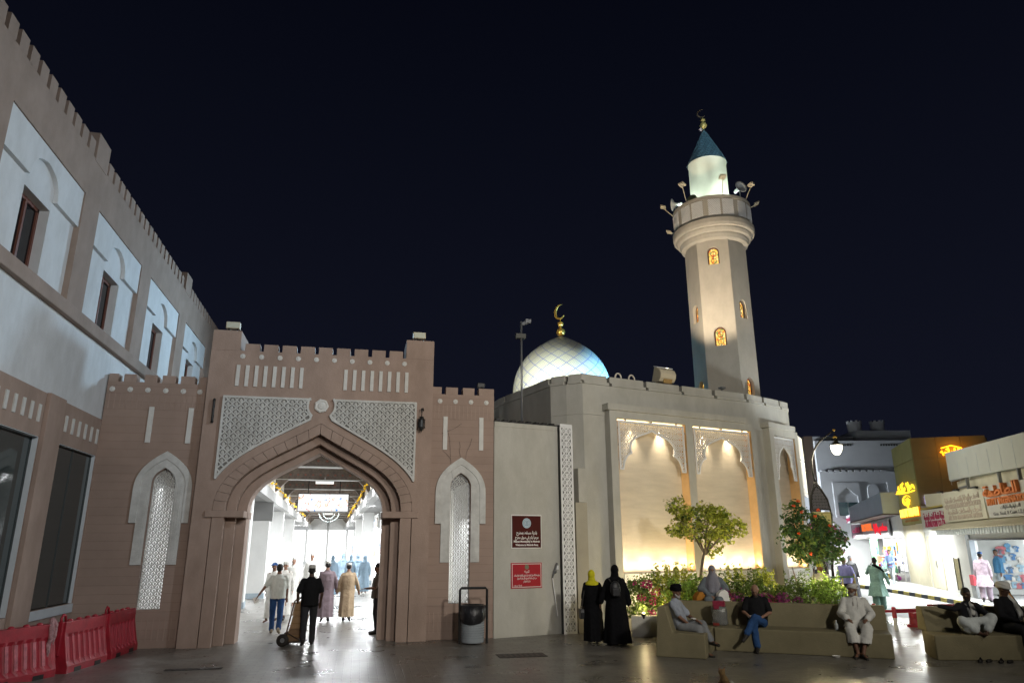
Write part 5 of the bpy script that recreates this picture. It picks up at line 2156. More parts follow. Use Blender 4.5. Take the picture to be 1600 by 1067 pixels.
shrub('shrub', 'green clipped shrub between the black turban and the veiled woman', (*bed(-.75, 1.8, 0)[:2], .42),
      [(bed(-.95, 1.75, .96), (.40, .35, .36), 760), (bed(-.55, 1.9, 1.0), (.38, .32, .36), 760)], G_LIME, .072, None, 6, 5)
shrub('bougainvillea', 'bougainvillea with scattered purple flowers right of the veiled woman', (*bed(.5, 1.7, 0)[:2], .42),
      [(bed(.22, 1.65, .96), (.34, .3, .34), 640), (bed(.68, 1.7, .98), (.38, .3, .36), 700)], G_MID, .076,
      [(PINK2, [(bed(.15, 1.32, 1.08), (.16, .1, .12), 70), (bed(.45, 1.32, 1.0), (.2, .1, .12), 60)]), (PINKF, [(bed(.25, 1.28, .98), (.14, .08, .10), 44)])], 6, 12)
shrub('shrub', 'loose yellow shrub with thin sprays against the lit lattice rail', (*bed(.75, 2.2, 0)[:2], .42),
      [(bed(.35, 2.4, 1.04), (.40, .3, .36), 560), (bed(.95, 2.3, 1.06), (.36, .3, .34), 560)], G_YEL, .078, None, 6, 22)
shrub('bougainvillea', 'low bougainvillea dotted with mauve blooms behind the man in the black shirt', (*bed(1.35, 1.55, 0)[:2], .42),
      [(bed(1.15, 1.6, .94), (.35, .3, .32), 640), (bed(1.60, 1.55, .96), (.36, .3, .33), 680)], G_MID, .074,
      [(PINK2, [(bed(1.05, 1.25, 1.02), (.2, .1, .11), 90), (bed(1.45, 1.22, 1.02), (.2, .1, .12), 90), (bed(1.75, 1.22, .94), (.14, .1, .12), 60)]), (PINKF, [(bed(1.25, 1.2, .94), (.2, .1, .08), 50)])], 6, 8)
shrub('hedge_shrub', 'bright lime green rounded hedge at the right end of the flower bed', (*bed(2.38, 1.5, 0)[:2], .42),
      [(bed(2.2, 1.55, .98), (.36, .32, .36), 1000), (bed(2.48, 1.45, 1.0), (.33, .32, .38), 1000), (bed(2.35, 1.7, 1.16), (.28, .28, .24), 420)], G_LIME, .058, None, 8, 8)
shrub('hedge_shrub', 'darker green rounded shrub left of the lime hedge', (*bed(1.92, 1.7, 0)[:2], .42),
      [(bed(1.92, 1.72, 1.0), (.30, .30, .36), 760)], G_MID, .066, None, 5, 6)
for p_ in ((*BM(2.0, 1.95, 0)[:2], 1.45), (*BM(2.75, 1.75, 0)[:2], 1.5), (7.6, 18.2, .95), (9.6, 17.6, .9), (10.9, 16.6, .8), (8.6, 17.55, .8)):
    point('flower_bed_fill_light', p_, 34, (1, .80, .42), .05)  # fills added to brighten the hedge and shrubs, no fixtures built
# garden spike lamps
for p, pw, lab in (((6.99, 17.46, .52), 8, 'bright garden lamp glaring at the foot of the left bougainvillea'), ((9.0, 16.75, .52), 30, 'garden lamp hidden in the shrubs behind the veiled woman'), ((10.45, 16.2, .5), 30, 'garden lamp hidden behind the mauve bougainvillea'), ((7.75, 17.5, .52), 30, 'garden lamp among the yellow sprays')):
    t = thing('garden_lamp', lab, 'lamp', (p[0], p[1], .42), 'garden lamps of the flower bed')
    mb = MB()
    mb.lathe([(.0, -.1), (.035, -.1), (.055, .02), (.045, .02), (0, .0)], 12, p)
    mb.build('case', BLACKM, t)
    mb = MB()
    mb.ell((p[0], p[1] - .02, p[2] + .03), (.042, .042, .032), None, 10, 6)
    mb.build('bulb', glow('lamp_glow', (1, .80, .42), 5), t)
    point('garden_lamp_light', (p[0], p[1] - .02, p[2] + .12), pw, (1, .78, .40), .04)

# ================================================================== right hand street
KB = [(21.42, 22.75), (22.61, 25.63), (23.9, 29.2), (25.106, 33.33), (27.4, 41), (31, 52), (36, 66)]
mb = MB()
mb.add([(18.2, 14, .004), (20.6, 19.8, .004)] + [(x, y, .004) for x, y in KB] + [(33.2, 67, .004), (27.6, 52, .004), (23.6, 40, .004), (19.5, 29, .004), (16.0, 21.5, .004)], [tuple(range(14))])
structure(mb.build('road', mat('road_asphalt', (.17, .17, .17), .6, .2, 1.2, .3, 40)))
pk = [(20.1, 19.5)] + KB
mb = MB()
far = [(x + 14, y - 6) for x, y in reversed(pk)]
mb.prism([(x + .16, y) for x, y in pk] + far, -.02, .145, ident)
structure(mb.build('pavement', mat('pavement_grey', (.36, .36, .35), .7, .15, 1.5, .3, 40)))
# kerb stones painted yellow and black
kerb = thing('painted_kerb', 'kerb of alternating yellow and dark blocks along the shops', 'kerb', (22.6, 25.6, 0))
KY = mat('kerb_yellow', (.50, .42, .13), .7, .2, 9, .2, 40)
KK = mat('kerb_black', (.07, .08, .10), .7, .2, 9, .2, 40)
seg = []
for i in range(len(pk) - 1):
    a, b2 = V(pk[i]), V(pk[i + 1])
    L_ = (b2 - a).length
    nn = max(1, round(L_ / .62))
    for j in range(nn):
        seg.append((a.lerp(b2, j / nn), a.lerp(b2, (j + 1) / nn - .012)))
for i, (a, b2) in enumerate(seg):
    d_ = (b2 - a).normalized()
    nrm = V((d_.y, -d_.x)) * .16
    mb = MB()
    mb.prism([a, b2, b2 + nrm, a + nrm], 0, .15 + .002 * (i % 3), ident)
    mb.build('kerb_block', KY if i % 2 else KK, kerb)

# shop line
P0 = (24.047, 25.217)
SA = 60.7
_su = (cos(rad(SA)), sin(rad(SA)))
SF = lambda u, v, w: (P0[0] + u * _su[0] - w * _su[1], P0[1] + u * _su[1] + w * _su[0], v)
SHW = mat('shop_white', (.66, .66, .63), .7, .06, 2, .1, 40)
SHC = mat('shop_cream', (.60, .56, .42), .7, .08, 2, .1, 40)
row = thing('shop_row', 'low white shop row with bright fronts under sign boards on the right', 'building', SF(-1, .14, -2))
mb = MB()
mb.box((-9.5, .14, -6), (8.0, 2.3, -5.9), SF).box((-9.5, 2.9, -6), (8.0, 3.5, -.02), SF)
mb.build('shell', SHW, row)
# front wall with the openings
mb = MB()
mb.prism([(-9.5, .14), (8.04, .14), (8.04, 3.0), (-9.5, 3.0)], -.25, 0, SF, [[(-9.0, .2), (-.85, .2), (-.85, 2.28), (-9.0, 2.28)]])
mb.build('front_wall', SHW, row)
mb = MB()
mb.box((-9.3, 2.285, -2.6), (1.4, 2.32, -.26), SF)
mb.build('ceiling', SHW, row)
mb = MB()
mb.box((-9.0, .2, -2.6), (1.4, 2.28, -2.5), SF)
mb.build('lit_interior', glow('shop_glow_right', (.90, .97, 1.0), 2.0), row)
mb = MB()
mb.box((1.25, .16, -2.5), (1.4, 2.3, -.26), SF)
mb.build('side_wall', SHW, row)
mb = MB()
mb.box((-1.0, .16, -.12), (-.55, 2.5, .06), SF)
mb.build('grey_post', mat('post_grey', (.24, .27, .30), .5, .1, 5, 0), row)
mb = MB()
mb.box((-9.0, 2.28, -.1), (-.9, 2.34, .08), SF)
mb.build('dark_lintel', BLACKM, row)
# canopy of corrugated strips
can = thing('shop_canopy', 'pale corrugated canopy over the shop with the blue goods', 'canopy', SF(-3, 2.9, .5))
for i in range(44):
    u = 1.6 - i * .25
    mb = MB()
    mb.add([SF(u, 3.02, .02), SF(u - .12, 3.05, .02), SF(u - .24, 3.02, .02), SF(u - .24, 2.72, .75), SF(u - .12, 2.75, .75), SF(u, 2.72, .75),
            SF(u, 2.99, .02), SF(u - .24, 2.99, .02), SF(u - .24, 2.69, .75), SF(u, 2.69, .75)], [(0, 1, 4, 5), (1, 2, 3, 4), (6, 7, 8, 9), (5, 4, 3, 8, 9)])
    mb.build('canopy_sheet', SHC, can)
mb = MB()
for i in range(36):
    u = 1.4 - i * .3
    mb.box((u - .22, 2.50, .60), (u, 2.70, .62), SF)
mb.build('valance', mat('valance_white', (.70, .75, .76), .7, .1, 9, 0), can)
# steel box on the roof
t = thing('metal_roof_box', 'big white metal clad box running over the shop roofs', 'cladding', SF(-4, 4.6, -.4))
mb = MB()
mb.prism([(.5, 4.72), (.42, 5.86), (-9.5, 5.42), (-9.5, 4.42)], -1.5, 0.0, SF)
mb.build('box', mat('clad_white', (.55, .56, .50), .35, .05, 1.5, .02, 20, spec=.5), t)
mb = MB()
for i in range(8):
    u = .2 - i * 1.25
    mb.box((u - .01, 4.5 + i * .002, .001), (u + .005, 5.40, .008), SF)
mb.build('sheet_seam', ALU, t)
t = thing('roof_rack', 'grey steel posts and cream boards under the white roof box', 'frame', SF(-3, 4.3, -.2))
mb = MB()
mb.box((.6, 4.16, -.35), (-9.5, 4.66, -.3), SF)
mb.build('cream_board', SHC, t)
for u in (-1.7, -5.35, -7.2):
    mb = MB()
    mb.box((u - .05, 4.05, -.12), (u + .05, 4.72, -.02), SF)
    mb.build('post', GREYM, t)
mb = MB()
mb.box((.45, 4.66, -.12), (-9.5, 4.70, -.02), SF).box((.3, 4.34, -.25), (-.9, 4.42, -.24), SF)
mb.build('rail', GREYM, t)


def board(name, label, pts, w0, w1, face, frame_=None):
    t = thing(name, label, 'sign', SF((pts[0][0] + pts[1][0]) / 2, 3.4, w1))
    mb = MB()
    mb.prism(pts, w0, w1, SF)
    mb.build('board', face, t, bevel=.01)
    return t


RDL = mat('crimson_letters', (.36, .03, .08), .6, .1, 6, 0)
PALEL = mat('faded_letters', (.50, .42, .34), .7, .1, 6, 0)
ORL = mat('orange_letters', (.70, .22, .06), .6, .1, 6, 0)
GRL = mat('grey_letters', (.28, .28, .28), .7, .1, 6, 0)
BRDW = mat('board_white', (.56, .56, .52), .5, .06, 3, 0)
BRDC = mat('board_cream', (.60, .57, .45), .5, .06, 3, 0)
b1 = board('shop_sign', 'white shop sign with crimson Arabic over crimson capitals, left of the cream board', [(6.0, 2.70), (1.15, 2.68), (1.15, 3.64), (5.98, 3.72)], 0.02, .10, BRDW)


def stext(body, size, u, v, w, mtl, parent, width, bold=.006, depth=.01):
    """lettering on the shop line, which is read from the street side"""
    m = lambda a, b2, c: SF(2 * u - a, b2, c)
    return text('lettering', body, size, u, v, m, w, mtl, parent, width, bold, depth)


stext(arabic('شركة نقطة النصر لتوصية'), .44, 3.55, 3.36, .11, RDL, b1, 3.7, .012)
stext('AL NASR POINT CO. LTD', .36, 3.5, 3.02, .11, RDL, b1, 3.7, .012)
mb = MB()
mb.box((2.7, 2.80, .10), (3.5, 2.83, .104), SF).box((4.0, 2.79, .10), (5.0, 2.82, .104), SF)
mb.build('small_print', GRL, b1)
b2_ = board('shop_sign', 'cream shop sign with four faded lines of lettering, middle of the sign row', [(1.25, 3.02), (-4.36, 3.02), (-4.34, 4.10), (1.17, 4.26)], .14, .24, BRDC)
stext(arabic('التحف والهدايا والفضيات العمانية'), .30, -1.6, 3.86, .25, PALEL, b2_, 4.6, .004)
stext('OLD OMANI HANDICRAFTS & SILVER', .24, -1.6, 3.61, .25, PALEL, b2_, 4.8, .008)
stext(arabic('الحرف والصناعات التقليدية'), .28, -1.7, 3.39, .25, PALEL, b2_, 4.4, .004)
stext('ALL OLD TRADITIONAL WORKS', .22, -1.7, 3.16, .25, PALEL, b2_, 4.4, .008)
b3 = board('shop_sign', 'pale grey shop sign with raised orange lettering at the right edge of the picture', [(-4.66, 3.02), (-9.4, 2.97), (-9.4, 4.02), (-4.45, 4.11)], .16, .26, BRDW)
stext(arabic('الطاطمة'), .50, -6.4, 3.86, .32, ORL, b3, 3.3, .012, .05)
stext('MUTT INTERNATIONAL', .30, -6.95, 3.53, .28, ORL, b3, 4.3, .010, .02)
stext(arabic('للتجارة والمقاولات'), .16, -6.9, 3.32, .27, GRL, b3, 1.8, .0)
stext('Gen. Trad. & Cont. L.L.C.', .16, -6.7, 3.13, .27, GRL, b3, 3.0, .0)
t = thing('spot_arms', 'three black sign lamps on arms along the top of the cream board', 'lamps', SF(-1, 4.3, .3))
for u in (.75, -1.6, -3.9):
    mb = MB()
    mb.box((u - .30, 4.24 - (0.75 - u) * .03, .3), (u + .30, 4.29 - (0.75 - u) * .03, .42), SF)
    mb.tube([SF(u, 4.26 - (0.75 - u) * .03, .36), SF(u, 4.22 - (0.75 - u) * .03, .2)], .02, 5)
    mb.build('sign_lamp', BLACKM, t)
t = thing('cream_fascia', 'plain cream fascia box above the crimson lettered sign', 'fascia', SF(3, 4, 0))
mb = MB()
mb.prism([(4.93, 3.84), (4.95, 4.42), (1.1, 4.27), (1.1, 3.74)], -.5, .05, SF)
mb.build('box', SHC, t)
mb = MB()
mb.box((1.1, 3.735, -.2), (5.9, 3.80, .07), SF)
mb.build('gold_edge', mat('ochre_edge', (.42, .33, .08), .5, .1, 6, 0), t)
t = thing('grey_roof_shed', 'small grey metal cabin behind the cream fascia', 'cabin', SF(3, 4.9, -2))
mb = MB()
mb.box((1.2, 4.3, -3), (4.8, 5.3, -2), SF)
mb.build('cabin', mat('cabin_grey', (.30, .29, .27), .6, .08, 2, .05, 20), t)
mb = MB()
for u in (2.2, 3.0, 3.9):
    mb.box((u - .02, 4.3, -1.999), (u + .02, 5.3, -1.97), SF)
mb.build('seam', GREYM, t)

# goods in the right shop, as things one could lift
gc = [(.10, .22, .42), (.62, .68, .72), (.16, .34, .52), (.55, .18, .2), (.35, .5, .6), (.7, .66, .6)]
rg = random.Random(5)
CN = ['navy blue', 'pale grey', 'mid blue', 'dull red', 'sky blue', 'cream']
for i in range(26):
    z = .35 + (i % 5) * .36 + rg.uniform(-.08, .08)
    w = -1.35 - (i // 5) * .2 + rg.uniform(-.06, .06)
    hgt = rg.uniform(.22, .36)
    wd = rg.uniform(.14, .24)
    k = i % 6
    pf = lambda a, b2, c: SF(1.24 - c, b2, w - a)
    tee = [(0, 0), (1, 0), (1, .60), (1.28, .56), (1.32, .82), (.72, 1), (.5, .93), (.28, 1), (-.32, .82), (-.28, .56), (0, .60)]
    o = MB().prism([(p * wd, z + q * hgt) for p, q in tee], 0.01, .06, pf).build('hanging_garment', mat('garment_%d' % k, gc[k], .85, .2, 9, 0))
    tag(o, '%s garment on the side wall of the shop behind the man in blue' % CN[k], 'garment', 'garments in the bright shop')
t = thing('red_crate', 'red crate on the shop floor behind the man in pink', 'crate', SF(-.9, .2, .3))
mb = MB()
mb.box((-1.45, .62, -.1), (-.95, 1.0, .25), SF)
mb.build('crate', mat('crate_red', (.5, .06, .08), .6, .2, 9, .1), t, bevel=.01)
mb = MB()
mb.box((-1.5, .15, -.1), (-.9, .61, .22), SF)
mb.build('stand', GREYM, t)
# door leaves, dark framed picture and pipe on the white front
t = thing('shop_door', 'white double door left of the bright shop', 'door', SF(5, .15, 0))
for a, b2 in ((3.6, 4.7), (4.75, 5.85)):
    mb = MB()
    mb.box((a, .16, .0), (b2, 2.5, .05), SF)
    mb.build('leaf', SHC, t, bevel=.01)
mb = MB()
mb.box((4.55, 1.1, .05), (4.62, 1.4, .10), SF)
mb.build('handle', GREYM, t)
t = thing('wall_poster', 'tall dark ochre poster framed on the white shop front', 'poster', SF(1.6, 1.0, 0))
mb = MB()
mb.box((1.05, .3, 0), (1.75, 1.55, .03), SF)
mb.build('poster', mat('ochre_poster', (.20, .17, .08), .6, .5, 8, 0), t)
mb = MB()
for a in ((1.03, .28, 0), (1.75, .28, 0)):
    mb.box(a, (a[0] + .03, 1.58, .05), SF)
mb.build('frame', BLACKM, t)
t = thing('bent_pipe', 'striped yellow and black bent pipe rail rising behind the right bench', 'pipe', BM2(2.1, 1.6, 0))
mb = MB()
pp = [BM2(2.47, 1.3, 0), BM2(2.47, 1.3, .90), BM2(2.44, 1.3, 1.02), BM2(2.36, 1.3, 1.15), BM2(2.26, 1.3, 1.24), BM2(2.12, 1.3, 1.33)]
mb.tube(pp, .045, 8)
mb.build('pipe', BLACKM, t, smooth=True)
mb = MB()
mb.tube([V(p) + V((-.02, -.03, 0)) for p in pp[1:5]], .028, 8)
mb.build('yellow_stripe', mat('stripe_orange', (.75, .36, .08), .5, .1, 6, 0), t, smooth=True)

# mustard building with its neon
MQ = SF(6.25, 0, 0)
MF = frame((MQ[0], MQ[1]), SA - 90)
mus = thing('mustard_building', 'mustard clad corner building with glowing yellow signs', 'building', SF(8.2, .14, -2))
MUS = mat('mustard_cladding', (.24, .24, .10), .6, .1, 1.6, .05, 20)
MUSB = mat('brown_cladding', (.22, .155, .06), .6, .1, 1.6, .05, 20)
mb = MB()
mb.box((6.3, .14, -3.4), (10.9, 7.2, -.03), SF)
mb.build('core', MUSB, mus)
zs_ = (.14, 3.1, 3.95, 5.25, 6.25, 7.30)
for i in range(5):
    for a, b2 in ((6.26, 8.55), (8.58, 10.9)):
        mb = MB()
        mb.box((a, zs_[i] + .012, -.03), (b2, zs_[i + 1] - .012, .02), SF)
        mb.build('street_panel', MUS if i else SHC, mus)
    for j in range(3):
        mb = MB()
        mb.box((.02 + j * 1.1, zs_[i] + .012, 0.0), (1.10 + j * 1.1, zs_[i + 1] - .012, .045), MF)
        mb.build('side_panel', MUSB if i > 1 else SHC, mus)
NEON = glow('yellow_neon', (1.0, .62, .03), 2.2)
NEOB = mat('neon_back', (.28, .20, .03), .5, .1, 5, 0)
t = thing('neon_sign', 'glowing yellow neon sign with script, round emblem and capitals on the mustard corner', 'neon sign', SF(8.5, 4.3, .1))
mb = MB()
rn = random.Random(3)
for i in range(44):
    u = 6.5 + 4.2 * rn.random()
    zt_ = 4.86 + .36 * sin(pi * (u - 6.3) / 4.5)
    z = rn.uniform(4.74, zt_)
    mb.tube([SF(u, z, .12), SF(u - .12, z + rn.uniform(.04, .16), .12), SF(u - .26, z + rn.uniform(-.05, .05), .12)], .026, 6)
mb.tube([SF(10.8, 4.80, .12), SF(9.5, 4.74, .12), SF(8, 4.70, .12), SF(6.4, 4.72, .12)], .035, 6)
mb.build('script', NEON, t)
mb = MB()
for k in range(5):
    r_ = .08 + .085 * k
    mb.tube([SF(8.5 + r_ * 2.4 * cos(2 * pi * q / 14 + k), 4.33 + r_ * .62 * sin(2 * pi * q / 14 + k), .12) for q in range(12)], .018, 6)
mb.tube([SF(8.4, 4.3, .12), SF(8.35, 3.98, .12)], .05, 6)
mb.build('emblem', NEON, t)
mb = MB()
mb.box((6.2, 3.46, .03), (10.75, 3.93, .08), SF)
mb.build('letter_box', glow('neon_box', (.9, .30, .01), .8), t)
stext('MUTTRAH', .55, 8.5, 3.70, .10, glow('neon_letters', (1.0, .80, .10), 2.2), t, 4.2, .02, .02)
text('lettering', 'GOLD & DIAMONDS', .15, 8.5, 3.30, lambda a, b2, c: SF(17.0 - a, b2, c), .03, mat('brown_letters', (.3, .14, .05), .6, 0, 1, 0), t, 3.2, .003)
point('neon_light', SF(8.5, 4.3, .9), 22, (1, .60, .08), .3)
t = thing('roof_sign', 'burning orange sign high on the side of the mustard building', 'neon sign', MF(1.8, 6.5, .1))
mb = MB()
for i in range(9):
    u = 1.22 + i * .15
    mb.tube([MF(u + rn.uniform(-.05, .05), 6.30 + rn.uniform(0, .2) + (.15 if i < 3 else 0), .12), MF(u + .08, 6.62 + rn.uniform(-.12, .14), .12), MF(u + rn.uniform(.08, .25), 6.28 + rn.uniform(0, .2), .12)], rn.uniform(.025, .05), 6)
mb.tube([MF(1.3, 6.72, .12), MF(1.75, 6.84, .12), MF(2.2, 6.70, .12)], .03, 6)
mb.build('script', glow('orange_neon', (1.0, .33, .01), 5), t)
point('roof_sign_light', MF(1.8, 6.5, .6), 30, (1, .45, .05), .2)
t = thing('blue_tube_lights', 'two small blue tube lamps at the side of the mustard building', 'lamps', MF(.6, 4.2, .1))
for u, z in ((.25, 4.2), (.85, 4.35)):
    mb = MB()
    mb.tube([MF(u, z - .18, .1), MF(u, z + .22, .1)], .035, 6)
    mb.build('tube', glow('blue_glow', (.35, .35, 1.0), 4), t)

# shops farther left along the street
sr = thing('street_shops', 'blown out white shop with goods spilling out, under the dark sign with red letters', 'building', SF(18, .14, -2))
mb = MB()
mb.box((10.95, 2.5, -5), (34, 5.0, -.1), SF).box((10.95, .14, -5), (11.3, 2.5, 0), SF).box((10.95, .14, -5.1), (34, 2.6, -5.0), SF)
mb.build('shell', SHW, sr)
mb = MB()
mb.box((11.35, .3, -2.2), (30, 2.5, -2.1), SF)
mb.build('lit_interior', glow('shop_glow_far', (.97, .98, 1.0), 1.5), sr)
t = thing('grey_fascia_panel', 'large blue grey metal fascia panel above the red lettered sign', 'fascia', SF(17, 4.2, .4))
mb = MB()
mb.prism([(23.8, 3.66), (23.75, 4.68), (10.95, 4.92), (10.95, 3.78)], .0, .9, SF)
mb.build('panel', mat('fascia_blue_grey', (.30, .36, .42), .45, .06, 1.2, .03, 20), t)
mb = MB()
mb.prism([(23.8, 3.58), (23.8, 3.655), (10.95, 3.77), (10.95, 3.70)], .0, .95, SF)
mb.build('edge', mat('dark_edge', (.05, .04, .04), .6, .1, 5, 0), t)
rs = thing('restaurant_sign', 'dark sign board with glowing orange capitals and red Arabic lettering', 'sign', SF(22, 3, .2))
mb = MB()
mb.prism([(29.6, 2.55), (29.4, 3.58), (24.0, 3.52), (24.1, 2.56)], .05, .16, SF)
mb.build('dark_end', mat('sign_dark', (.08, .05, .06), .6, .3, 6, 0), rs)
mb = MB()
mb.prism([(24.0, 2.58), (23.9, 3.50), (14.4, 3.52), (14.5, 2.60)], .05, .16, SF)
mb.build('board', mat('sign_grey', (.32, .31, .32), .5, .1, 4, 0), rs)
stext('ROYAL', .62, 21.7, 3.20, .18, glow('orange_letters_glow', (1.0, .20, .05), 1.0), rs, 4.3, .03, .03)
stext(arabic('مطعم بلازا'), .62, 16.8, 3.12, .18, glow('red_letters_glow', (.9, .03, .05), 1.0), rs, 4.4, .02, .03)
stext(arabic('اكلات'), .5, 26.8, 3.10, .18, RDL, rs, 3.4, .02, .03)
t = thing('far_shop_sign', 'small white sign with red script left of the blue grey fascia', 'sign', SF(30, 4, .2))
mb = MB()
mb.box((27, 3.72, .1), (33, 4.32, .25), SF).box((24.0, 3.66, .1), (26.8, 4.35, .2), SF)
mb.build('board', mat('sign_lit_white', (.7, .72, .74), .5, .05, 3, 0), t)
stext('Crystal', .5, 30, 4.02, .27, RDL, t, 4.6, .02, .02)
# goods outside the white shop
gr = random.Random(9)
gcol = [(.6, .06, .12), (.10, .12, .35), (.75, .3, .1), (.6, .6, .62), (.55, .1, .4), (.1, .3, .5), (.7, .55, .1), (.06, .06, .08), (.2, .5, .3)]
CN2 = ['crimson', 'navy', 'orange', 'pale grey', 'magenta', 'blue', 'yellow', 'black', 'green']
for i in range(54):
    u = 11.6 + gr.random() * 5.5
    z = .25 + gr.random() * 1.6
    w = .15 + gr.random() * .5 - z * .1
    s_ = gr.uniform(.10, .26)
    mb = MB()
    k = gr.random()
    if k < .4:
        mb.box((u, z, w), (u + s_, z + s_ * 1.3, w + s_), SF)
        kind = 'boxed souvenir stacked'
    elif k < .7:
        mb.ell(SF(u, z, w), (s_ * .6, s_ * .6, s_ * .7), None, 8, 6)
        kind = 'round trinket heaped'
    else:
        mb.prism([(u, z), (u + s_, z), (u + s_ * .8, z + s_ * 1.8), (u + s_ * .2, z + s_ * 1.8)], w, w + .06, SF)
        kind = 'small garment hung'
    tag(mb.build('shop_item', mat('item_%d' % (i % 9), gcol[i % 9], .6, .15, 9, 0)), '%s %s outside the white shop with the green banner' % (CN2[i % 9], kind), 'souvenir', 'souvenirs outside the white shop')
t = thing('goods_rack', 'white rack of souvenirs standing outside the white shop', 'rack', SF(13.5, .15, .4))
mb = MB()
for z in (.5, .95, 1.4):
    mb.box((11.6, z, .1), (17, z + .03, .7 - z * .2), SF)
for u in (11.6, 14.3, 16.95):
    mb.box((u, .15, .1), (u + .04, 1.8, .14), SF)
mb.build('rack', SHW, t)
t = thing('green_banner', 'tall pale green cloth hanging in the doorway of the white shop', 'banner', SF(20.5, 1.5, -.3))
mb = MB()
for k in range(6):
    mb.box((19.4 + k * .42, .3, .0 + .05 * (k % 2)), (19.8 + k * .42, 2.45, .05 + .05 * (k % 2)), SF)
mb.build('cloth', mat('green_cloth', (.18, .50, .26), .8, .15, 5, 0), t)
t = thing('red_counter', 'orange red counter in the white shop', 'counter', SF(18.5, .5, .2))
mb = MB()
mb.box((16.9, .9, -.3), (19.3, 1.4, .2), SF).box((16.95, .14, -.3), (19.2, .89, .1), SF)
mb.build('counter', mat('counter_red', (.62, .13, .07), .6, .1, 5, 0), t)
t = thing('blue_cloth_bundle', 'dark blue cloths hanging above the souvenirs', 'cloth', SF(14.8, 2, .3))
mb = MB()
for i in range(7):
    u = 15.6 - i * .33
    mb.prism([(u, 2.05 - .1 * (i % 2)), (u - .3, 2.0), (u - .26, 1.45 - .1 * (i % 3)), (u - .02, 1.5)], .1, .2, SF)
mb.build('cloth', mat('navy_cloth', (.05, .10, .22), .85, .2, 6, 0), t)
t = thing('pink_awning', 'pink fabric awning seen behind the flowering tree', 'awning', (27, 50, 2.6))
aw = frame(SF(32.5, 0, 2.0)[:2], 0)
mb = MB()
mb.prism([(-6, 2.5), (1.0, 2.5), (.6, 3.6), (-6, 4.2)], -.1, .1, aw).box((-6, 2.2, -.05), (1.0, 2.5, .12), aw)
mb.build('fabric', mat('awning_pink', (.50, .10, .20), .8, .1, 3, 0), t)
for (u, p_) in ((-3, 300), (-6.5, 260)):
    area('shop_lamp', SF(u, 2.25, -1.0), SF(u, .2, .6), p_, (.88, .96, 1.0), 2.5, .8)
for (u, p_) in ((3.5, 210), (8.5, 170), (14, 480), (20, 600), (27, 800)):
    area('shop_lamp', SF(u, 2.66, .9), SF(u, .2, .35), p_, (.98, 1.0, .96), 3.0, .5)
for (u, p_) in ((-3, 600), (4, 520), (14, 800)):
    area('shop_front_lamp', SF(u, 2.6, .85), SF(u, 0, 5.5), p_, (.95, 1.0, 1.0), 4, .5)
spot('sign_lamp_light', SF(-2, 6.4, 5.5), SF(-2, 3.8, 0), 500, (1.0, .97, .86), 120, .9, .4)

# white house behind
HW_ = frame((37.2, 52.5), -12.5)
hs = thing('white_house', 'tall white house with battlements, arched windows and roof tanks beyond the street', 'building', HW_(6, 0, -3))
HWM = mat('house_white', (.46, .47, .48), .8, .05, 1, .1, 20)
mb = MB()
mb.box((.0, 0, -8), (12.5, 7.9, 0), HW_)
mb.build('main_wall', HWM, hs)
mb = MB()
mb.box((.0, 8.3, -8), (9.0, 10.5, -.3), HW_).box((.0, 7.9, -8), (12.5, 8.3, -.3), HW_)
mb.build('upper_wall', HWM, hs)
mb = MB()
mb.box((4.0, 10.5, -8), (8.7, 11.5, -1.2), HW_).box((.3, 10.5, -8), (3.9, 11.05, -1.6), HW_)
mb.build('penthouse', HWM, hs)
for k in range(10):
    mb = MB()
    mb.box((.15 + k * .55, 7.9, -.25), (.50 + k * .55, 8.02, 0), HW_)
    mb.build('merlon', HWM, hs)
DKG = mat('house_glass', (.02, .05, .05), .2, 0, 1, 0, spec=.6)
for u in (.9, 5.4, 9.6):
    mb = MB()
    mb.prism([(u, 4.2)] + [(u + 2.2, 4.2), (u + 2.2, 7.0), (u, 7.0)], 0, .12, HW_, [[(u + .25, 4.3), (u + 1.95, 4.3), (u + 1.95, 5.9), (u + 1.1, 6.6), (u + .25, 5.9)]])
    w_ = mb.build('window', HWM, hs)
    mb = MB()
    mb.box((u + .3, 4.35, .005), (u + 1.05, 5.4, .03), HW_).box((u + 1.15, 4.35, .005), (u + 1.9, 5.4, .03), HW_)
    mb.build('pane', DKG, w_)
for u in (3.7, 8.0):
    mb = MB()
    mb.prism([(u, 3.5), (u + .95, 3.5), (u + .95, 6.4)] + [(u + .475 + .475 * cos(pi * q / 8), 6.4 + .45 * sin(pi * q / 8)) for q in range(1, 8)] + [(u, 6.4)], 0, .14, HW_)
    mb.build('blind_arch', mat('house_bright', (.56, .58, .60), .8, .04, 1, 0), hs)
for u in (1.6, 5.5):
    mb = MB()
    for k in range(7):
        mb.box((u + k * .22, 10.05, -.30), (u + k * .22 + .14, 10.2, -.26), HW_)
    mb.build('vent_slots', mat('slot_dark', (.06, .06, .06), .8, 0, 1, 0), hs)
for u, lab in ((3.75, 'left round crenellated roof tank on the white house'), (5.75, 'right round crenellated roof tank on the white house')):
    c = HW_(u + .6, 0, -2)
    t = thing('roof_tank_tower', lab, 'tower', (c[0], c[1], 11.5))
    mb = MB()
    mb.lathe([(.56, 11.5), (.58, 12.2), (.62, 12.2), (.62, 12.3), (.4, 12.3)], 20, (c[0], c[1], 0))
    mb.build('drum', HWM, t)
    for k in range(10):
        a = 2 * pi * k / 10
        mb = MB()
        mb.box((-.08, -.04, 12.3), (.08, .04, 12.42), lambda x, y, z: (c[0] + .58 * cos(a) - x * sin(a) + y * cos(a), c[1] + .58 * sin(a) + x * cos(a) + y * sin(a), z))
        mb.build('merlon', HWM, t)
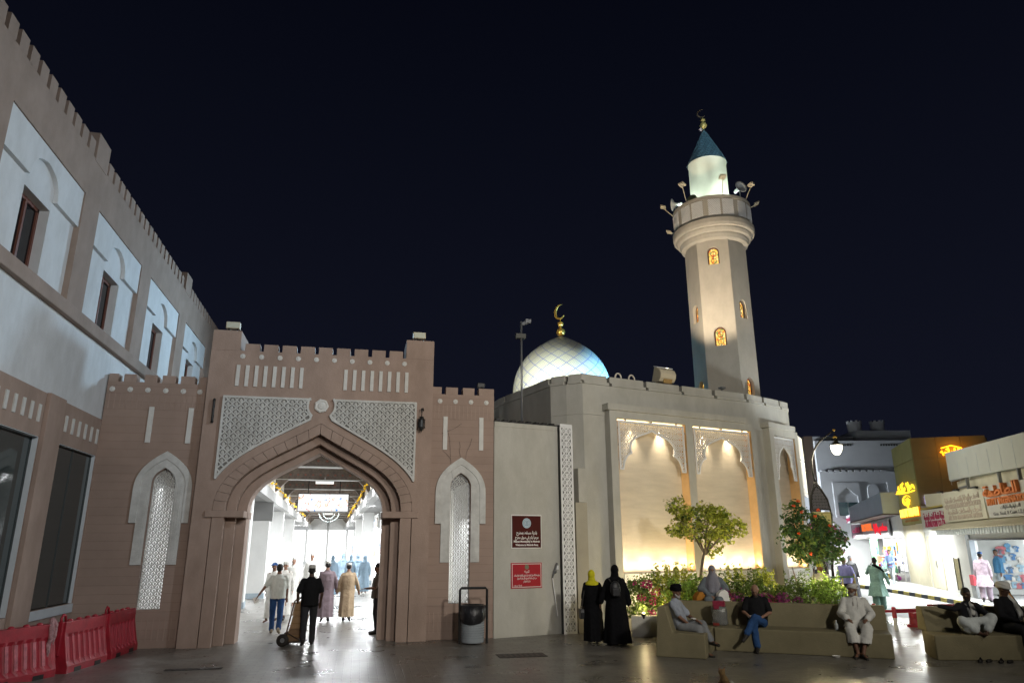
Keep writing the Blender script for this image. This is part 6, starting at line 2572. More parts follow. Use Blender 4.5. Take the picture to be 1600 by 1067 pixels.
# nearer white and blue lit buildings between the house and the fascia
nb = thing('white_shop_block', 'pale blue lit shop block below the white house', 'building', SF(18, 4, -5))
mb = MB()
mb.prism([(24.9, 0), (10.95, 0), (10.95, 5.4), (24.0, 6.3), (24.9, 6.3)], -9, -5.2, SF)
mb.build('wall', mat('block_white', (.60, .62, .64), .7, .05, 1, .05, 20), nb)
mb = MB()
mb.prism([(24.9, 6.3), (10.9, 5.42), (10.9, 5.55), (24.9, 6.46)], -9, -4.9, SF)
mb.build('roof_edge', mat('roof_grey', (.16, .16, .16), .7, .1, 3, 0), nb)
mb = MB()
for k in range(9):
    mb.box((25.5 + k * 1.0, .14, -6), (26.3 + k * 1.0, 5.2, -5.85), SF)
mb.box((25, .14, -6.4), (35, 5.4, -6), SF)
mb.build('ribbed_shutter', mat('shutter_grey', (.42, .44, .46), .5, .06, 2, .05, 30), nb)
t = thing('air_conditioners', 'two dark boxes standing on the roof of the shop block', 'machine', SF(12.5, 5.8, -6))
for u in (11.4, 14.0):
    mb = MB()
    mb.box((u, 5.6, -7), (u + 1.8, 6.3, -6.2), SF)
    mb.build('unit', BLACKM, t)
area('block_lamp', SF(22, 5.2, -2.5), SF(22, 4.5, -6), 420, (.72, .86, 1.0), 5, 1)
spot('house_wash', SF(26, 6.0, 10), HW_(5, 7, 0), 8500, (.82, .90, 1.0), 70, .8, .5)  # unseen wash added to brighten the house front

# ================================================================== street lamp with teardrop frame
LD = (15.45, 22.0)
t = thing('street_lamp', 'black curved street lamp with a hanging lit bell lantern above a yellow emblem panel', 'street lamp', (LD[0], LD[1], 0))
DL = mat('lamp_iron', (.035, .03, .022), .4, .2, 9, .1, 60, metal=.3)
la = frame(LD, -12)
mb = MB()
# two legs bowing apart and meeting at the neck, then the crook
lneck = la(-.08, 4.28, 0)
mb.tube([la(-.02, 0, 0), la(-.06, 1.4, 0), la(-.22, 2.4, 0), la(-.34, 3.3, 0), la(-.28, 3.75, 0), la(-.16, 4.05, 0), lneck], [.05, .045, .04, .036, .034, .03, .03], 8)
mb.tube([la(.12, 0, 0), la(.16, 1.4, 0), la(.30, 2.4, 0), la(.36, 3.1, 0), la(.27, 3.65, 0), la(.08, 4.02, 0), lneck], [.05, .045, .04, .036, .034, .03, .03], 8)
mb.tube([lneck, la(-.13, 4.6, 0), la(-.11, 5.0, 0), la(.0, 5.3, 0), la(.22, 5.6, 0), la(.5, 5.82, 0), la(.80, 6.02, 0)], [.04, .04, .038, .034, .03, .026, .022], 8)
mb.build('post', DL, t, smooth=True)
mb = MB()
mb.prism([(-.30, 3.28), (.33, 3.28), (.27, 3.62), (.07, 3.98), (-.06, 4.12), (-.18, 3.98), (-.27, 3.70)], -.012, .012, la)
p_ = mb.build('lattice_panel', DL, t)
mb = MB()
pol = [(-.28, 3.30), (.31, 3.30), (.25, 3.6), (.06, 3.95), (-.06, 4.05), (-.16, 3.95), (-.25, 3.7)]
g_ = girih(pol, None, .10, .014, .022, la, .012)
g_.build('tracery', mat('tracery_grey', (.22, .21, .22), .6, .1, 9, 0), p_)
mb = MB()
mb.box((-.30, 2.62, -.02), (.35, 3.22, .02), la)
p_ = mb.build('emblem_panel', mat('emblem_yellow', (.52, .44, .17), .5, .12, 6, 0, emit=(.9, .75, .2), estr=.10), t)
mb = MB()
pot = [(-.14, 2.72), (.10, 2.72), (.14, 2.86), (.08, 3.0), (.05, 3.10), (.02, 3.16), (-.03, 3.10), (-.05, 3.0), (-.14, 2.86)]
for k in range(len(pot)):
    mb.rib(pot[k], pot[(k + 1) % len(pot)], .014, .02, .026, la)
mb.rib((-.12, 2.88), (-.22, 3.0), .014, .02, .026, la).rib((-.22, 3.0), (-.26, 3.0), .014, .02, .026, la).rib((.10, 2.95), (.2, 2.9), .014, .02, .026, la).rib((.2, 2.9), (.13, 2.78), .014, .02, .026, la)
fr_ = [(-.27, 2.66), (.32, 2.66), (.32, 3.18), (-.27, 3.18)]
for k in range(4):
    mb.rib(fr_[k], fr_[(k + 1) % 4], .01, .02, .026, la)
mb.build('pot_outline', mat('emblem_lines', (.10, .08, .03), .6, 0, 1, 0), p_)
lc = la(.82, 5.45, 0)
mb = MB()
mb.ell(la(.81, 6.03, 0), (.05, .05, .05), None, 10, 6).ell(la(.82, 5.78, 0), (.075, .075, .05), None, 10, 6)
mb.build('gilt_knobs', GOLD, t, smooth=True)
mb = MB()
mb.lathe([(.02, .5), (.03, .34), (.06, .3), (.08, .16), (.14, .10), (.21, .06), (.21, .04), (.0, .06)], 16, lc)
mb.tube([la(.82, 5.95, 0), la(.82, 6.03, 0)], .012, 6)
mb.build('lantern_cap', DL, t, smooth=True)
mb = MB()
mb.lathe([(.19, .04), (.185, -.06), (.15, -.18), (.08, -.27), (.0, -.30)], 16, lc)
mb.build('lantern_glass', glow('street_lamp_glow', (1.0, .93, .72), 10), t, smooth=True)
point('street_lamp_light', (lc[0], lc[1], lc[2] - .42), 210, (1.0, .92, .72), .16)
# dark pier between the mosque and the street
t = thing('dark_pier', 'tall dark brown pier between the mosque lattice and the street lamp', 'pier', (17.36, 25.1, 0))
dp = frame((17.36, 24.97), -20)
mb = MB()
mb.box((-.17, 0, -.3), (.17, 6.3, 0), dp)
mb.build('shaft', mat('dark_pier_brown', (.045, .035, .035), .8, .15, 3, .1, 30), t)
mb = MB()
mb.box((-.9, 4.98, -.16), (-.17, 5.10, -.06), dp)
mb.build('bracket', BLACKM, t)
# rail, bollards and red fittings
t = thing('yellow_railing', 'thin yellow and green painted railing beside the lime hedge', 'railing', (16.9, 23.5, 0))
rl = frame((14.0, 19.4), -12)
mb = MB()
for u in (-.35, .06, .42):
    mb.tube([rl(u, 0, 0), rl(u, 1.32 if u > .3 else 1.22, 0)], .022, 6)
mb.build('post', mat('rail_yellow', (.55, .48, .16), .5, .15, 9, 0), t)
mb = MB()
mb.tube([rl(-.5, 1.22, 0), rl(.42, 1.24, 0)], .03, 6)
mb.build('top_rail', mat('rail_green', (.16, .28, .16), .5, .15, 9, 0), t)
for (x, y, h, lab) in ((13.94, 17.27, .55, 'red and white bollard behind the end of the long bench'), (14.62, 18.9, .5, 'second red topped bollard, farther behind the bench')):
    t = thing('bollard', lab, 'bollard', (x, y, 0), 'bollards by the road')
    mb = MB()
    mb.lathe([(.05, 0), (.05, h * .55)], 12, (x, y, 0))
    mb.build('white_shaft', SHW, t, smooth=True)
    mb = MB()
    mb.lathe([(.055, h * .55), (.055, h), (.04, h + .02), (0, h + .03)], 12, (x, y, 0))
    mb.build('red_top', REDPL, t, smooth=True)
t = thing('red_bar_barrier', 'low red bar barrier across the path between the two benches', 'barrier', (14.6, 17.6, 0))
mb = MB()
mb.box((13.98, 17.24, .42), (14.62, 17.34, .52)).box((13.35, 17.25, .44), (13.90, 17.33, .50))
mb.build('left_arm', REDPL, t, bevel=.01)
mb = MB()
mb.box((15.0, 17.2, .53), (16.2, 17.3, .62))
mb.build('right_arm', REDPL, t, bevel=.01)
mb = MB()
mb.tube([(16.1, 17.25, 0), (16.1, 17.25, .6)], .05, 8)
mb.build('post', REDPL, t)
t = thing('red_cone_base', 'short red traffic post lying broken by the path', 'cone', (15.09, 17.9, 0))
mb = MB()
mb.lathe([(.20, 0), (.20, .05), (.13, .07), (.11, .22), (.12, .23), (.12, .36), (.0, .36)], 14, (15.0, 17.85, 0))
mb.build('base', REDPL, t)
mb = MB()
mb.lathe([(.0, 0), (.07, 0), (.08, .20), (.0, .2)], 12, (15.24, 17.85, .1))
mb.build('stub', REDPL, t)
# ================================================================== people
SKIN = mat('brown_skin', (.17, .085, .052), .55, .1, 9, .05, 60)
SKIN2 = mat('light_brown_skin', (.27, .145, .095), .55, .1, 9, .05, 60)
SKIN3 = mat('dark_skin', (.085, .045, .03), .5, .1, 9, .05, 60)
HAIR = mat('black_hair', (.012, .010, .009), .6, .3, 40, .4, 120)
GREYB = mat('grey_beard', (.30, .28, .26), .8, .3, 40, .4, 120)
EYE = mat('eye_dark', (.01, .008, .007), .3, 0, 1, 0)
LIP = mat('lips', (.20, .075, .06), .5, 0, 1, 0)
SOLE = mat('sandal_black', (.02, .017, .014), .6, .2, 15, .1, 60)


def cloth(name, c, rough=.85, var=.16):
    return mat(name, c, rough, var, 7, .30, 9, detail=6, spec=.1, bdist=.04, streak=.35)


def rm(o, voxel, smooth=6):
    m = o.modifiers.new('remesh', 'REMESH')
    m.mode = 'VOXEL'
    m.voxel_size = voxel
    m.use_smooth_shade = True
    s = o.modifiers.new('smooth', 'SMOOTH')
    s.iterations = smooth
    s.factor = .5
    return o


def stand(stride=0.0, lead=-1, lean=0.0, arms=None, h=1.0, head=(0, 0)):
    """joints of an upright figure, facing +Y; lead = side of the forward foot (-1 left, 1 right)"""
    J = {'pel': V((0, 0, .95)), 'chest': V((0, lean * .5, 1.28)), 'neck': V((0, lean, 1.47)), 'head': V((0, lean * 1.15 + .02, 1.615))}
    for s, n in ((-1, 'L'), (1, 'R')):
        f = stride / 2 * (1 if s == lead else -1)
        J['sh' + n] = V((s * .168, lean * .9, 1.385))
        J['hip' + n] = V((s * .095, 0, .92))
        J['kn' + n] = V((s * .10, f * .55 + .03, .50))
        J['an' + n] = V((s * .095, f - (.02 if f >= 0 else .06), .085 + (0 if f >= 0 else .07 * min(1, stride / .4))))
        J['toe' + n] = J['an' + n] + V((s * .02, .15, -.05 if f >= 0 else -.085))
        sw = -f * .7
        J['el' + n] = V((s * .225, lean * .6 - .03 + sw * .4, 1.12))
        J['wr' + n] = V((s * .235, lean * .6 + .04 + sw, .88))
    if arms:
        J.update({k: V(v) for k, v in arms.items()})
    J['yaw'], J['pitch'] = head
    return J


def sit(arms=None, legs=None, lean=-.06, head=(0, 0), seat=.45):
    J = {'pel': V((0, .0, seat + .10)), 'chest': V((0, lean, seat + .43)), 'neck': V((0, lean * 1.1, seat + .62)), 'head': V((0, lean * .8 + .02, seat + .765))}
    for s, n in ((-1, 'L'), (1, 'R')):
        J['sh' + n] = V((s * .172, lean, seat + .535))
        J['hip' + n] = V((s * .10, .03, seat + .09))
        J['kn' + n] = V((s * .13, .43, seat + .08))
        J['an' + n] = V((s * .13, .44, .085))
        J['toe' + n] = V((s * .15, .60, .035))
        J['el' + n] = V((s * .25, lean + .06, seat + .28))
        J['wr' + n] = V((s * .15, .26, seat + .20))
    if legs:
        J.update({k: V(v) for k, v in legs.items()})
    if arms:
        J.update({k: V(v) for k, v in arms.items()})
    J['yaw'], J['pitch'] = head
    return J


def head_rot(J):
    return Matrix.Rotation(rad(J['yaw']), 3, 'Z') @ Matrix.Rotation(rad(-J['pitch']), 3, 'X')


def hand(mb, wr, el, s, curl=.5):
    d = (wr - el).normalized()
    side = d.cross(V((0, 0, 1)))
    if side.length < .3:
        side = V((0, 1, 0))
    side.normalize()
    nrm = side.cross(d)
    c = wr + d * .05
    q = Matrix((side, nrm, d)).transposed()
    mb.ell(c, (.036, .018, .05), q, 8, 6)
    for i, L in enumerate((.062, .074, .070, .052)):
        o = wr + d * .088 + side * (-.027 + .018 * i)
        k1 = o + d * L * .55 - nrm * L * .2 * curl
        k2 = k1 + d * L * .40 - nrm * L * .5 * curl
        mb.cap(wr + d * .05 + side * (-.02 + .0135 * i), o, .010, .0095, 6)
        mb.cap(o, k1, .0095, .009, 6)
        mb.cap(k1, k2, .009, .0075, 6)
    t0 = wr + d * .025 - side * .028 * s
    t1 = t0 + d * .035 - side * .026 * s
    mb.cap(t0, t1, .012, .010, 6)
    mb.cap(t1, t1 + d * .03 - side * .004 * s, .010, .008, 6)


def body_mesh(J, fat=1.0, shod=False):
    mb = MB()
    H = J['head']
    q = head_rot(J)
    P = lambda x, y, z: H + q @ V((x, y, z))
    mb.ell(P(0, -.012, .025), (.074, .094, .094), q, 14, 10)
    mb.ell(P(0, .022, -.045), (.056, .066, .078), q, 12, 8)
    mb.ell(P(0, .045, -.095), (.034, .036, .028), q, 8, 6)
    mb.cap(P(0, .088, .012), P(0, .110, -.030), .010, .015, 6)          # nose
    mb.ell(P(0, .082, .030), (.05, .018, .012), q, 8, 6)                # brow
    for s in (-1, 1):
        mb.ell(P(s * .077, -.008, -.008), (.011, .022, .032), q, 8, 6)     # ears
        mb.ell(P(s * .042, .062, -.022), (.022, .022, .02), q, 8, 6)      # cheeks
    mb.cap(P(0, -.02, -.06), J['neck'], .052, .06, 10)
    up = (J['neck'] - J['pel']).normalized()
    fx = V((1, 0, 0))
    fy = up.cross(fx).normalized()
    T = Matrix((fx, fy, up)).transposed()
    mb.ell(J['chest'], (.165 * fat, .112 * fat, .19), T, 14, 10)
    mb.ell(J['pel'].lerp(J['chest'], .45), (.15 * fat, .115 * fat, .18), T, 14, 10)
    mb.ell(J['pel'], (.155 * fat, .125 * fat, .13), None, 14, 10)
    mb.cap(J['shL'], J['shR'], .055, .055, 10)
    mb.cap(J['neck'], J['chest'], .07, .10, 10)
    for s, n in ((-1, 'L'), (1, 'R')):
        mb.cap(J['sh' + n], J['el' + n], .050, .040, 10)
        mb.cap(J['el' + n], J['wr' + n], .040, .027, 10)
        hand(mb, J['wr' + n], J['el' + n], s)
        mb.cap(J['hip' + n], J['kn' + n], .082, .056, 10)
        mb.cap(J['kn' + n], J['an' + n], .056, .036, 10)
        he = J['an' + n] + (J['an' + n] - J['toe' + n]).normalized() * .05 + V((0, 0, -.03))
        mb.cap(he, J['toe' + n], .034, .028, 8)
        mb.cap(J['an' + n], he, .036, .034, 8)
    return mb


def ring(c, rx, ry, n=36, amp=0.0, folds=9, ph=0.0, T=None):
    out = []
    for j in range(n):
        a = 2 * pi * j / n
        k = 1 + amp * (sin(folds * a + ph) + .5 * sin((folds * 2 + 1) * a + 2 * ph))
        p = V((rx * k * cos(a), ry * k * sin(a), 0))
        out.append(V(c) + (T @ p if T else p))
    return out


def robe_mesh(J, hem, flare=.30, fat=1.0, sleeve='wr', ph=0.0, amp=.05, bell=.055, depth=.8):
    """ankle length robe: lofted body with folds that deepen towards the hem, and loose sleeves"""
    mb = MB()
    n_, c_, p_ = J['neck'], J['chest'], J['pel']
    foot = (J['anL'] + J['anR']) / 2
    R = [ring(n_ + V((0, 0, .02)), .062, .065), ring(n_ + V((0, 0, -.035)), .105 * fat, .08), ring(c_ + V((0, 0, .09)), .205 * fat, .125 * fat, 36, .008, 7, ph),
         ring(c_ + V((0, 0, -.08)), .205 * fat, .15 * fat, 36, .014, 7, ph), ring(p_ + V((0, 0, .10)), .195 * fat, .155 * fat, 36, .02, 7, ph + .3)]
    for t in (.0, .25, .5, .75, 1.0):
        z = p_.z - .02 + (hem - p_.z + .02) * t
        c = V((p_.x + (foot.x - p_.x) * t, p_.y + (foot.y - p_.y) * t, z))
        w = .20 * fat + (flare - .20) * t
        sp = abs(J['anL'].y - J['anR'].y) * .45 * t
        R.append(ring(c, w, w * depth + sp, 36, .02 + amp * t, 7, ph + .3 + t * .5))
    R.append(ring(c + V((0, 0, .02)), w * .9, (w * depth + sp) * .9))
    mb.loft(R)
    for s, n in ((-1, 'L'), (1, 'R')):
        mb.cap(J['sh' + n], J['el' + n], .060 * fat, .062, 12)
        if sleeve == 'wr':
            e = J['el' + n].lerp(J['wr' + n], .93)
            mb.cap(J['el' + n], e, .062, bell, 12)
    return mb


def shirt_mesh(J, hem, sleeve='short', fat=1.0, ph=0.0, flare=.18):
    mb = MB()
    up = (J['neck'] - J['pel']).normalized()
    fx = V((1, 0, 0))
    fy = up.cross(fx).normalized()
    T = Matrix((fx, fy, up)).transposed()
    n_, c_, p_ = J['neck'], J['chest'], J['pel']
    down = p_ - up * (p_.z - hem)
    R = [ring(n_ + up * .02, .066, .068, T=T), ring(n_ - up * .03, .105 * fat, .08, T=T), ring(c_ + up * .09, .20 * fat, .125 * fat, 36, .01, 6, ph, T),
         ring(c_ - up * .06, .195 * fat, .148 * fat, 36, .018, 6, ph, T), ring(c_.lerp(p_, .55), .185 * fat, .152 * fat, 36, .028, 8, ph + 1, T),
         ring(p_ + up * .02, .185 * fat, .155 * fat, 36, .03, 8, ph + 1.5, T), ring(down, flare * fat, flare * .88 * fat, 36, .035, 8, ph + 2, T), ring(down + up * .02, flare * .9, flare * .8, T=T)]
    mb.loft(R)
    for s, n in ((-1, 'L'), (1, 'R')):
        if sleeve == 'short':
            mb.cap(J['sh' + n], J['sh' + n].lerp(J['el' + n], .80), .070 * fat, .068, 12)
        else:
            mb.cap(J['sh' + n], J['el' + n], .068 * fat, .056, 12)
            mb.cap(J['el' + n], J['el' + n].lerp(J['wr' + n], .95), .055, .042, 12)
    return mb


def trousers_mesh(J, r=(.10, .078, .066), end=.96):
    mb = MB()
    mb.ell(J['pel'], (.172, .142, .13), None, 14, 10)
    for n in 'LR':
        mb.cap(J['hip' + n], J['kn' + n], r[0], r[1], 12)
        k = J['kn' + n]
        e = k.lerp(J['an' + n], end)
        m_ = k.lerp(e, .55) + V((0, -.008, 0))
        mb.cap(k, m_, r[1], r[2] * 1.04, 12)
        mb.cap(m_, e, r[2] * 1.04, r[2], 12)
    return mb


def shoe(t, J, n, m, sandal=False):
    mb = MB()
    a, b = J['an' + n], J['toe' + n]
    d = (b - a).normalized()
    he = a - d * .05 + V((0, 0, -.045))
    if sandal:
        mb.cap(he + V((0, 0, -.012)), b + d * .03 + V((0, 0, -.014)), .036, .032, 10)
        mb.cap(a.lerp(b, .5) + V((-.04, 0, .0)), a.lerp(b, .5) + V((.04, 0, .0)), .018, .018, 8)
    else:
        mb.cap(he, b + d * .03, .044, .036, 10)
        mb.cap(he + V((0, 0, .03)), a.lerp(b, .4), .042, .036, 10)
    rm(mb.build('sandal' if sandal else 'shoe', m, t, local=True), .012, 3)


def kuma(t, J, m, h=.085, tilt=0.0):
    q = head_rot(J)
    H = J['head'] + q @ V((0, -.012, .045))
    mb = MB()
    R = [ring(H + q @ V((0, 0, -.012)), .082, .100, T=q), ring(H + q @ V((0, 0, .03)), .083, .101, T=q), ring(H + q @ V((0, -.002, h - .012)), .078, .095, T=q), ring(H + q @ V((0, -.002, h)), .066, .082, T=q), ring(H + q @ V((0, 0, h + .004)), .02, .03, T=q)]
    mb.loft(R)
    mb.build('cap', m, t, smooth=True, local=True)


def turban(t, J, m, fat=1.0, tail=None, flat=False):
    q = head_rot(J)
    H = J['head'] + q @ V((0, -.012, .05))
    mb = MB()
    for i in range(5):
        tilt = Matrix.Rotation(rad((-14, 12, -6, 16, 4)[i]), 3, 'Y') @ Matrix.Rotation(rad((10, -4, -12, 4, 8)[i]), 3, 'X')
        z = -.012 + i * .021 * fat
        rr = (.090, .094, .090, .080, .062)[i]
        pts = [H + q @ (V((0, 0, z)) + tilt @ V((rr * cos(2 * pi * k / 16), rr * 1.14 * sin(2 * pi * k / 16), 0))) for k in range(17)]
        mb.tube(pts, .024 * fat, 8)
    mb.ell(H + q @ V((0, 0, .035 * fat)), (.085, .098, .062 * fat), q, 12, 8)
    o = mb.build('turban', m, t, local=True)
    rm(o, .011, 3)
    if tail:
        mb = MB()
        mb.tube([J['head'] + V(p) for p in tail], [.03] + [.055] * (len(tail) - 2) + [.03], 10)
        rm(mb.build('turban_tail', m, t, local=True), .014, 4)


def hair(t, J, m=None, bald=False, back=True):
    q = head_rot(J)
    P = lambda x, y, z: J['head'] + q @ V((x, y, z))
    mb = MB()
    if bald:
        for s in (-1, 1):
            mb.ell(P(s * .06, -.05, .0), (.024, .05, .04), q, 10, 6)
        mb.ell(P(0, -.09, .0), (.062, .026, .045), q, 10, 6)
    else:
        mb.ell(P(0, -.022, .045), (.082, .096, .090), q, 14, 10)
        mb.ell(P(0, -.055, .0), (.076, .066, .070), q, 12, 8)
    rm(mb.build('hair', m or HAIR, t, local=True), .012, 3)


def face(t, J, beard=None, full=False, mouth=True):
    q = head_rot(J)
    P = lambda x, y, z: J['head'] + q @ V((x, y, z))
    for s in (-1, 1):
        mb = MB()
        mb.ell(P(s * .030, .082, .008), (.012, .007, .007), q, 8, 6)
        mb.build('eye', EYE, t, smooth=True, local=True)
        mb = MB()
        mb.cap(P(s * .014, .093, .030), P(s * .046, .082, .032), .005, .004, 6)
        mb.build('eyebrow', beard or HAIR, t, smooth=True, local=True)
    if mouth:
        mb = MB()
        mb.ell(P(0, .084, -.064), (.022, .010, .007), q, 8, 6)
        mb.build('lips', LIP, t, smooth=True, local=True)
    if beard:
        mb = MB()
        mb.ell(P(0, .052, -.104), (.046, .045, .04), q, 10, 8)
        for s in (-1, 1):
            mb.cap(P(s * .058, .02, -.055), P(s * .028, .062, -.10), .022, .026, 8)
        mb.cap(P(-.024, .086, -.050), P(.024, .086, -.050), .010, .010, 6)
        rm(mb.build('beard', beard, t, local=True), .011, 2)


def hijab(t, J, m, veil=False, long=.30):
    q = head_rot(J)
    H = J['head']
    P = lambda x, y, z: H + q @ V((x, y, z))
    mb = MB()
    mb.ell(P(0, -.022, .022), (.094, .110, .122), q, 16, 12)
    mb.cap(P(0, -.02, -.05), J['neck'] + V((0, 0, -.02)), .088, .105, 14)
    mb.ell(J['neck'] + V((0, -.01, -.07)), (.185, .135, .10), None, 16, 10)
    if veil:
        mb.ell(P(0, .03, -.055), (.078, .085, .075), q, 14, 10)
        mb.loft([ring(P(0, .0, -.05), .085, .105), ring(J['neck'] + V((0, .02, -.05)), .17, .135, 36, .03, 6), ring(J['chest'] + V((0, .03, .02)), .205, .155, 36, .05, 6, .5), ring(J['chest'] + V((0, .05, -long * .6)), .185, .15, 36, .07, 6, 1)])
    o = mb.build('headscarf', m, t, local=True)
    rm(o, .013, 4)
    if veil:
        s_ = MB()
        s_.ell(P(0, .098, .012), (.052, .016, .014), q, 10, 6)
        s_.build('eye_slit', SKIN2, t, smooth=True, local=True)
        for sx in (-1, 1):
            e_ = MB()
            e_.ell(P(sx * .026, .112, .012), (.011, .006, .007), q, 8, 5)
            e_.build('eye', EYE, t, smooth=True, local=True)


def person(label, loc, rz, J, skin, h=1.0, fat=1.0, voxel=.012):
    t = thing('person', label, 'person', loc, None, rad(rz))
    t.scale = (h, h, h)
    rm(body_mesh(J, fat).build('body', skin, t, local=True), voxel, 3)
    return t


FOLD = bpy.data.textures.new('cloth_folds', 'CLOUDS')
FOLD.noise_scale = .11
FOLD.noise_depth = 2


def wear(t, name, mb, m, voxel=.014, smooth=5):
    o = rm(mb.build(name, m, t, local=True), voxel, smooth)
    dm_ = o.modifiers.new('folds', 'DISPLACE')
    dm_.texture = FOLD
    dm_.texture_coords = 'GLOBAL'
    dm_.strength = .022
    dm_.mid_level = .5
    return o


WHITEC = cloth('white_robe', (.60, .59, .55))
CREAMC = cloth('cream_robe', (.46, .44, .37))
CAPW = mat('embroidered_cap', (.55, .54, .50), .9, .35, 60, .4, 90)
BLKSH = cloth('black_shirt', (.012, .012, .013))
CHARC = cloth('charcoal_trousers', (.035, .035, .038))
JEANS = cloth('blue_jeans', (.030, .075, .19), .85, .3)
MINT = cloth('pale_tee', (.55, .58, .54))
PURP = cloth('mauve_robe', (.20, .155, .17))
TANC = cloth('tan_robe', (.36, .27, .175))
GREYSH = cloth('grey_check_shirt', (.26, .28, .32), .85, .3)
GREYTR = cloth('grey_trousers', (.20, .205, .21))
NIQ = cloth('grey_lilac_veil', (.22, .215, .245))
GREYDR = cloth('grey_dress', (.15, .17, .185), .85, .35)
YELH = cloth('yellow_scarf', (.55, .50, .02))
GREENK = cloth('sage_kameez', (.24, .38, .33))
VIOL = cloth('violet_shirt', (.25, .25, .50))
PINKK = cloth('pink_kurta', (.46, .36, .42))
BLUESH = cloth('blue_shirt', (.06, .17, .30))
GREYP = cloth('pale_trousers', (.38, .42, .44))
HAZEF = cloth('distant_hazed_robe', (.16, .22, .27))  # haze blue of the far market street is put into the cloth colour
NAVY = cloth('navy_blue_cap', (.03, .08, .22))

# ---- walkers under the arch
J = stand(.30, 1, .02, {'elL': (-.27, -.06, 1.14), 'wrL': (-.27, .06, .93), 'elR': (.26, -.02, 1.13), 'wrR': (.24, .10, .92)})
t = person('man in black shirt and white cap walking away, pulling the hand truck', (-1.02, 17.72, 0), 3, J, SKIN3, 1.0)
wear(t, 'shirt', shirt_mesh(J, .84, 'short', 1.06), BLKSH)
wear(t, 'trousers', trousers_mesh(J), CHARC)
kuma(t, J, CAPW)
hair(t, J)
for n in 'LR':
    shoe(t, J, n, SOLE)
J = stand(.52, -1, .02, {'elL': (-.33, -.12, 1.17), 'wrL': (-.46, -.14, .98)}, head=(-8, 0))
t = person('man in pale T-shirt, blue jeans and dark cap striding into the arch, paper in hand', (-1.98, 20.15, 0), 4, J, SKIN, .985, 1.05)
wear(t, 'shirt', shirt_mesh(J, .86, 'short', 1.10), MINT)
wear(t, 'jeans', trousers_mesh(J), JEANS)
hair(t, J)
q = head_rot(J)
mb = MB()
mb.ell(J['head'] + V((0, -.012, .055)), (.088, .104, .075), None, 14, 8)
mb.ell(J['head'] + V((-.01, .12, .045)), (.06, .07, .012), None, 10, 6)
rm(mb.build('cap', mat('dark_cap', (.03, .03, .03), .8, .2, 20, .2, 60), t, local=True), .012, 3)
for n in 'LR':
    shoe(t, J, n, mat('tan_shoe', (.32, .27, .2), .6, .2, 10, .1, 40))
tp = MB()
wp = V(J['wrL']) + V((-.05, -.02, -.10))
tp.add([wp + V(p) for p in ((-.10, 0, .02), (.02, .02, .07), (.07, .02, -.06), (-.04, 0, -.11), (-.10, .006, .02), (.02, .026, .07), (.07, .026, -.06), (-.04, .006, -.11))], [(0, 1, 2, 3), (4, 5, 6, 7), (0, 1, 5, 4), (1, 2, 6, 5), (2, 3, 7, 6), (3, 0, 4, 7)])
tp.v = [tuple(Matrix.Rotation(rad(4), 3, 'Z') @ V(p) * .985 + V((-1.98, 20.15, 0))) for p in tp.v]
tag(tp.build('paper', LETW), 'white paper held low in the left hand of the man in jeans', 'paper')
for lab, x, y, rz, st, ld, m, hh, arms, ft in (('man in mauve ankle length robe and white cap walking away', -.86, 22.9, 2, .34, 1, PURP, .99, {'elR': (.27, -.02, 1.14), 'wrR': (.30, .05, .92)}, 1.08),
                                         ('man in tan ankle length robe and white cap walking away', -.24, 22.95, -3, .30, -1, TANC, .955, {'elL': (-.27, -.04, 1.13), 'wrL': (-.30, -.02, .90), 'elR': (.28, .0, 1.13), 'wrR': (.33, .08, .92)}, 1.08)):
    J = stand(st, ld, .0, arms)
    t = person(lab, (x, y, 0), rz, J, SKIN2, hh)
    wear(t, 'robe', robe_mesh(J, .14, .215, ft, 'wr', rz, .06, .062, .78), m)
    kuma(t, J, CAPW, .08)
    hair(t, J)
    for n in 'LR':
        shoe(t, J, n, SOLE)
J = stand(.40, -1, .0)
t = person('man in white robe and white cap coming out of the market', (-2.18, 24.0, 0), 172, J, SKIN2, .97)
wear(t, 'robe', robe_mesh(J, .12, .22, 1.0, 'wr', 1, .05), WHITEC)
kuma(t, J, CAPW)
face(t, J)
for n in 'LR':
    shoe(t, J, n, SOLE)
J = stand(.3, 1, .02, head=(20, 0))
t = person('man in white shirt and blue cap half hidden behind the man in jeans', (-2.42, 23.2, 0), 165, J, SKIN, .97)
wear(t, 'robe', robe_mesh(J, .12, .22), WHITEC)
mb = MB()
mb.ell(J['head'] + V((0, -.01, .055)), (.086, .10, .07), None, 14, 8)
mb.ell(J['head'] + V((.02, .13, .05)), (.062, .075, .013), None, 10, 6)
rm(mb.build('cap', NAVY, t, local=True), .012, 3)
for i, (x, y, m, lab, rz, hh) in enumerate(((-2.35, 29, WHITEC, 'pale figure in white walking far up the market street, left one', 170, 1.0), (-1.75, 30, WHITEC, 'tall pale figure in white just left of the black shirted man', 175, 1.08),
                                        (-1.05, 33, HAZEF, 'robed figure coloured haze blue beyond the black shirted man', 10, 1.0), (-.30, 36, HAZEF, 'robed figure coloured haze blue between the two robed walkers', -5, 1.0),
                                        (.02, 37, HAZEF, 'robed figure coloured haze blue just right of the mauve robe, far off', 8, 1.0), (.35, 35, HAZEF, 'robed figure coloured haze blue partly behind the tan robe', 5, .98), (-.72, 38, HAZEF, 'farthest robed figure coloured haze blue in the market street', 0, 1.02))):
    J = stand(.3, 1 if i % 2 else -1)
    t = person(lab, (x, y, 0), rz, J, SKIN2, hh, 1.0, .02)
    wear(t, 'robe', robe_mesh(J, .12, .23, 1.05), m, .02)
    if m is WHITEC:
        kuma(t, J, CAPW)
    else:
        hijab(t, J, m)
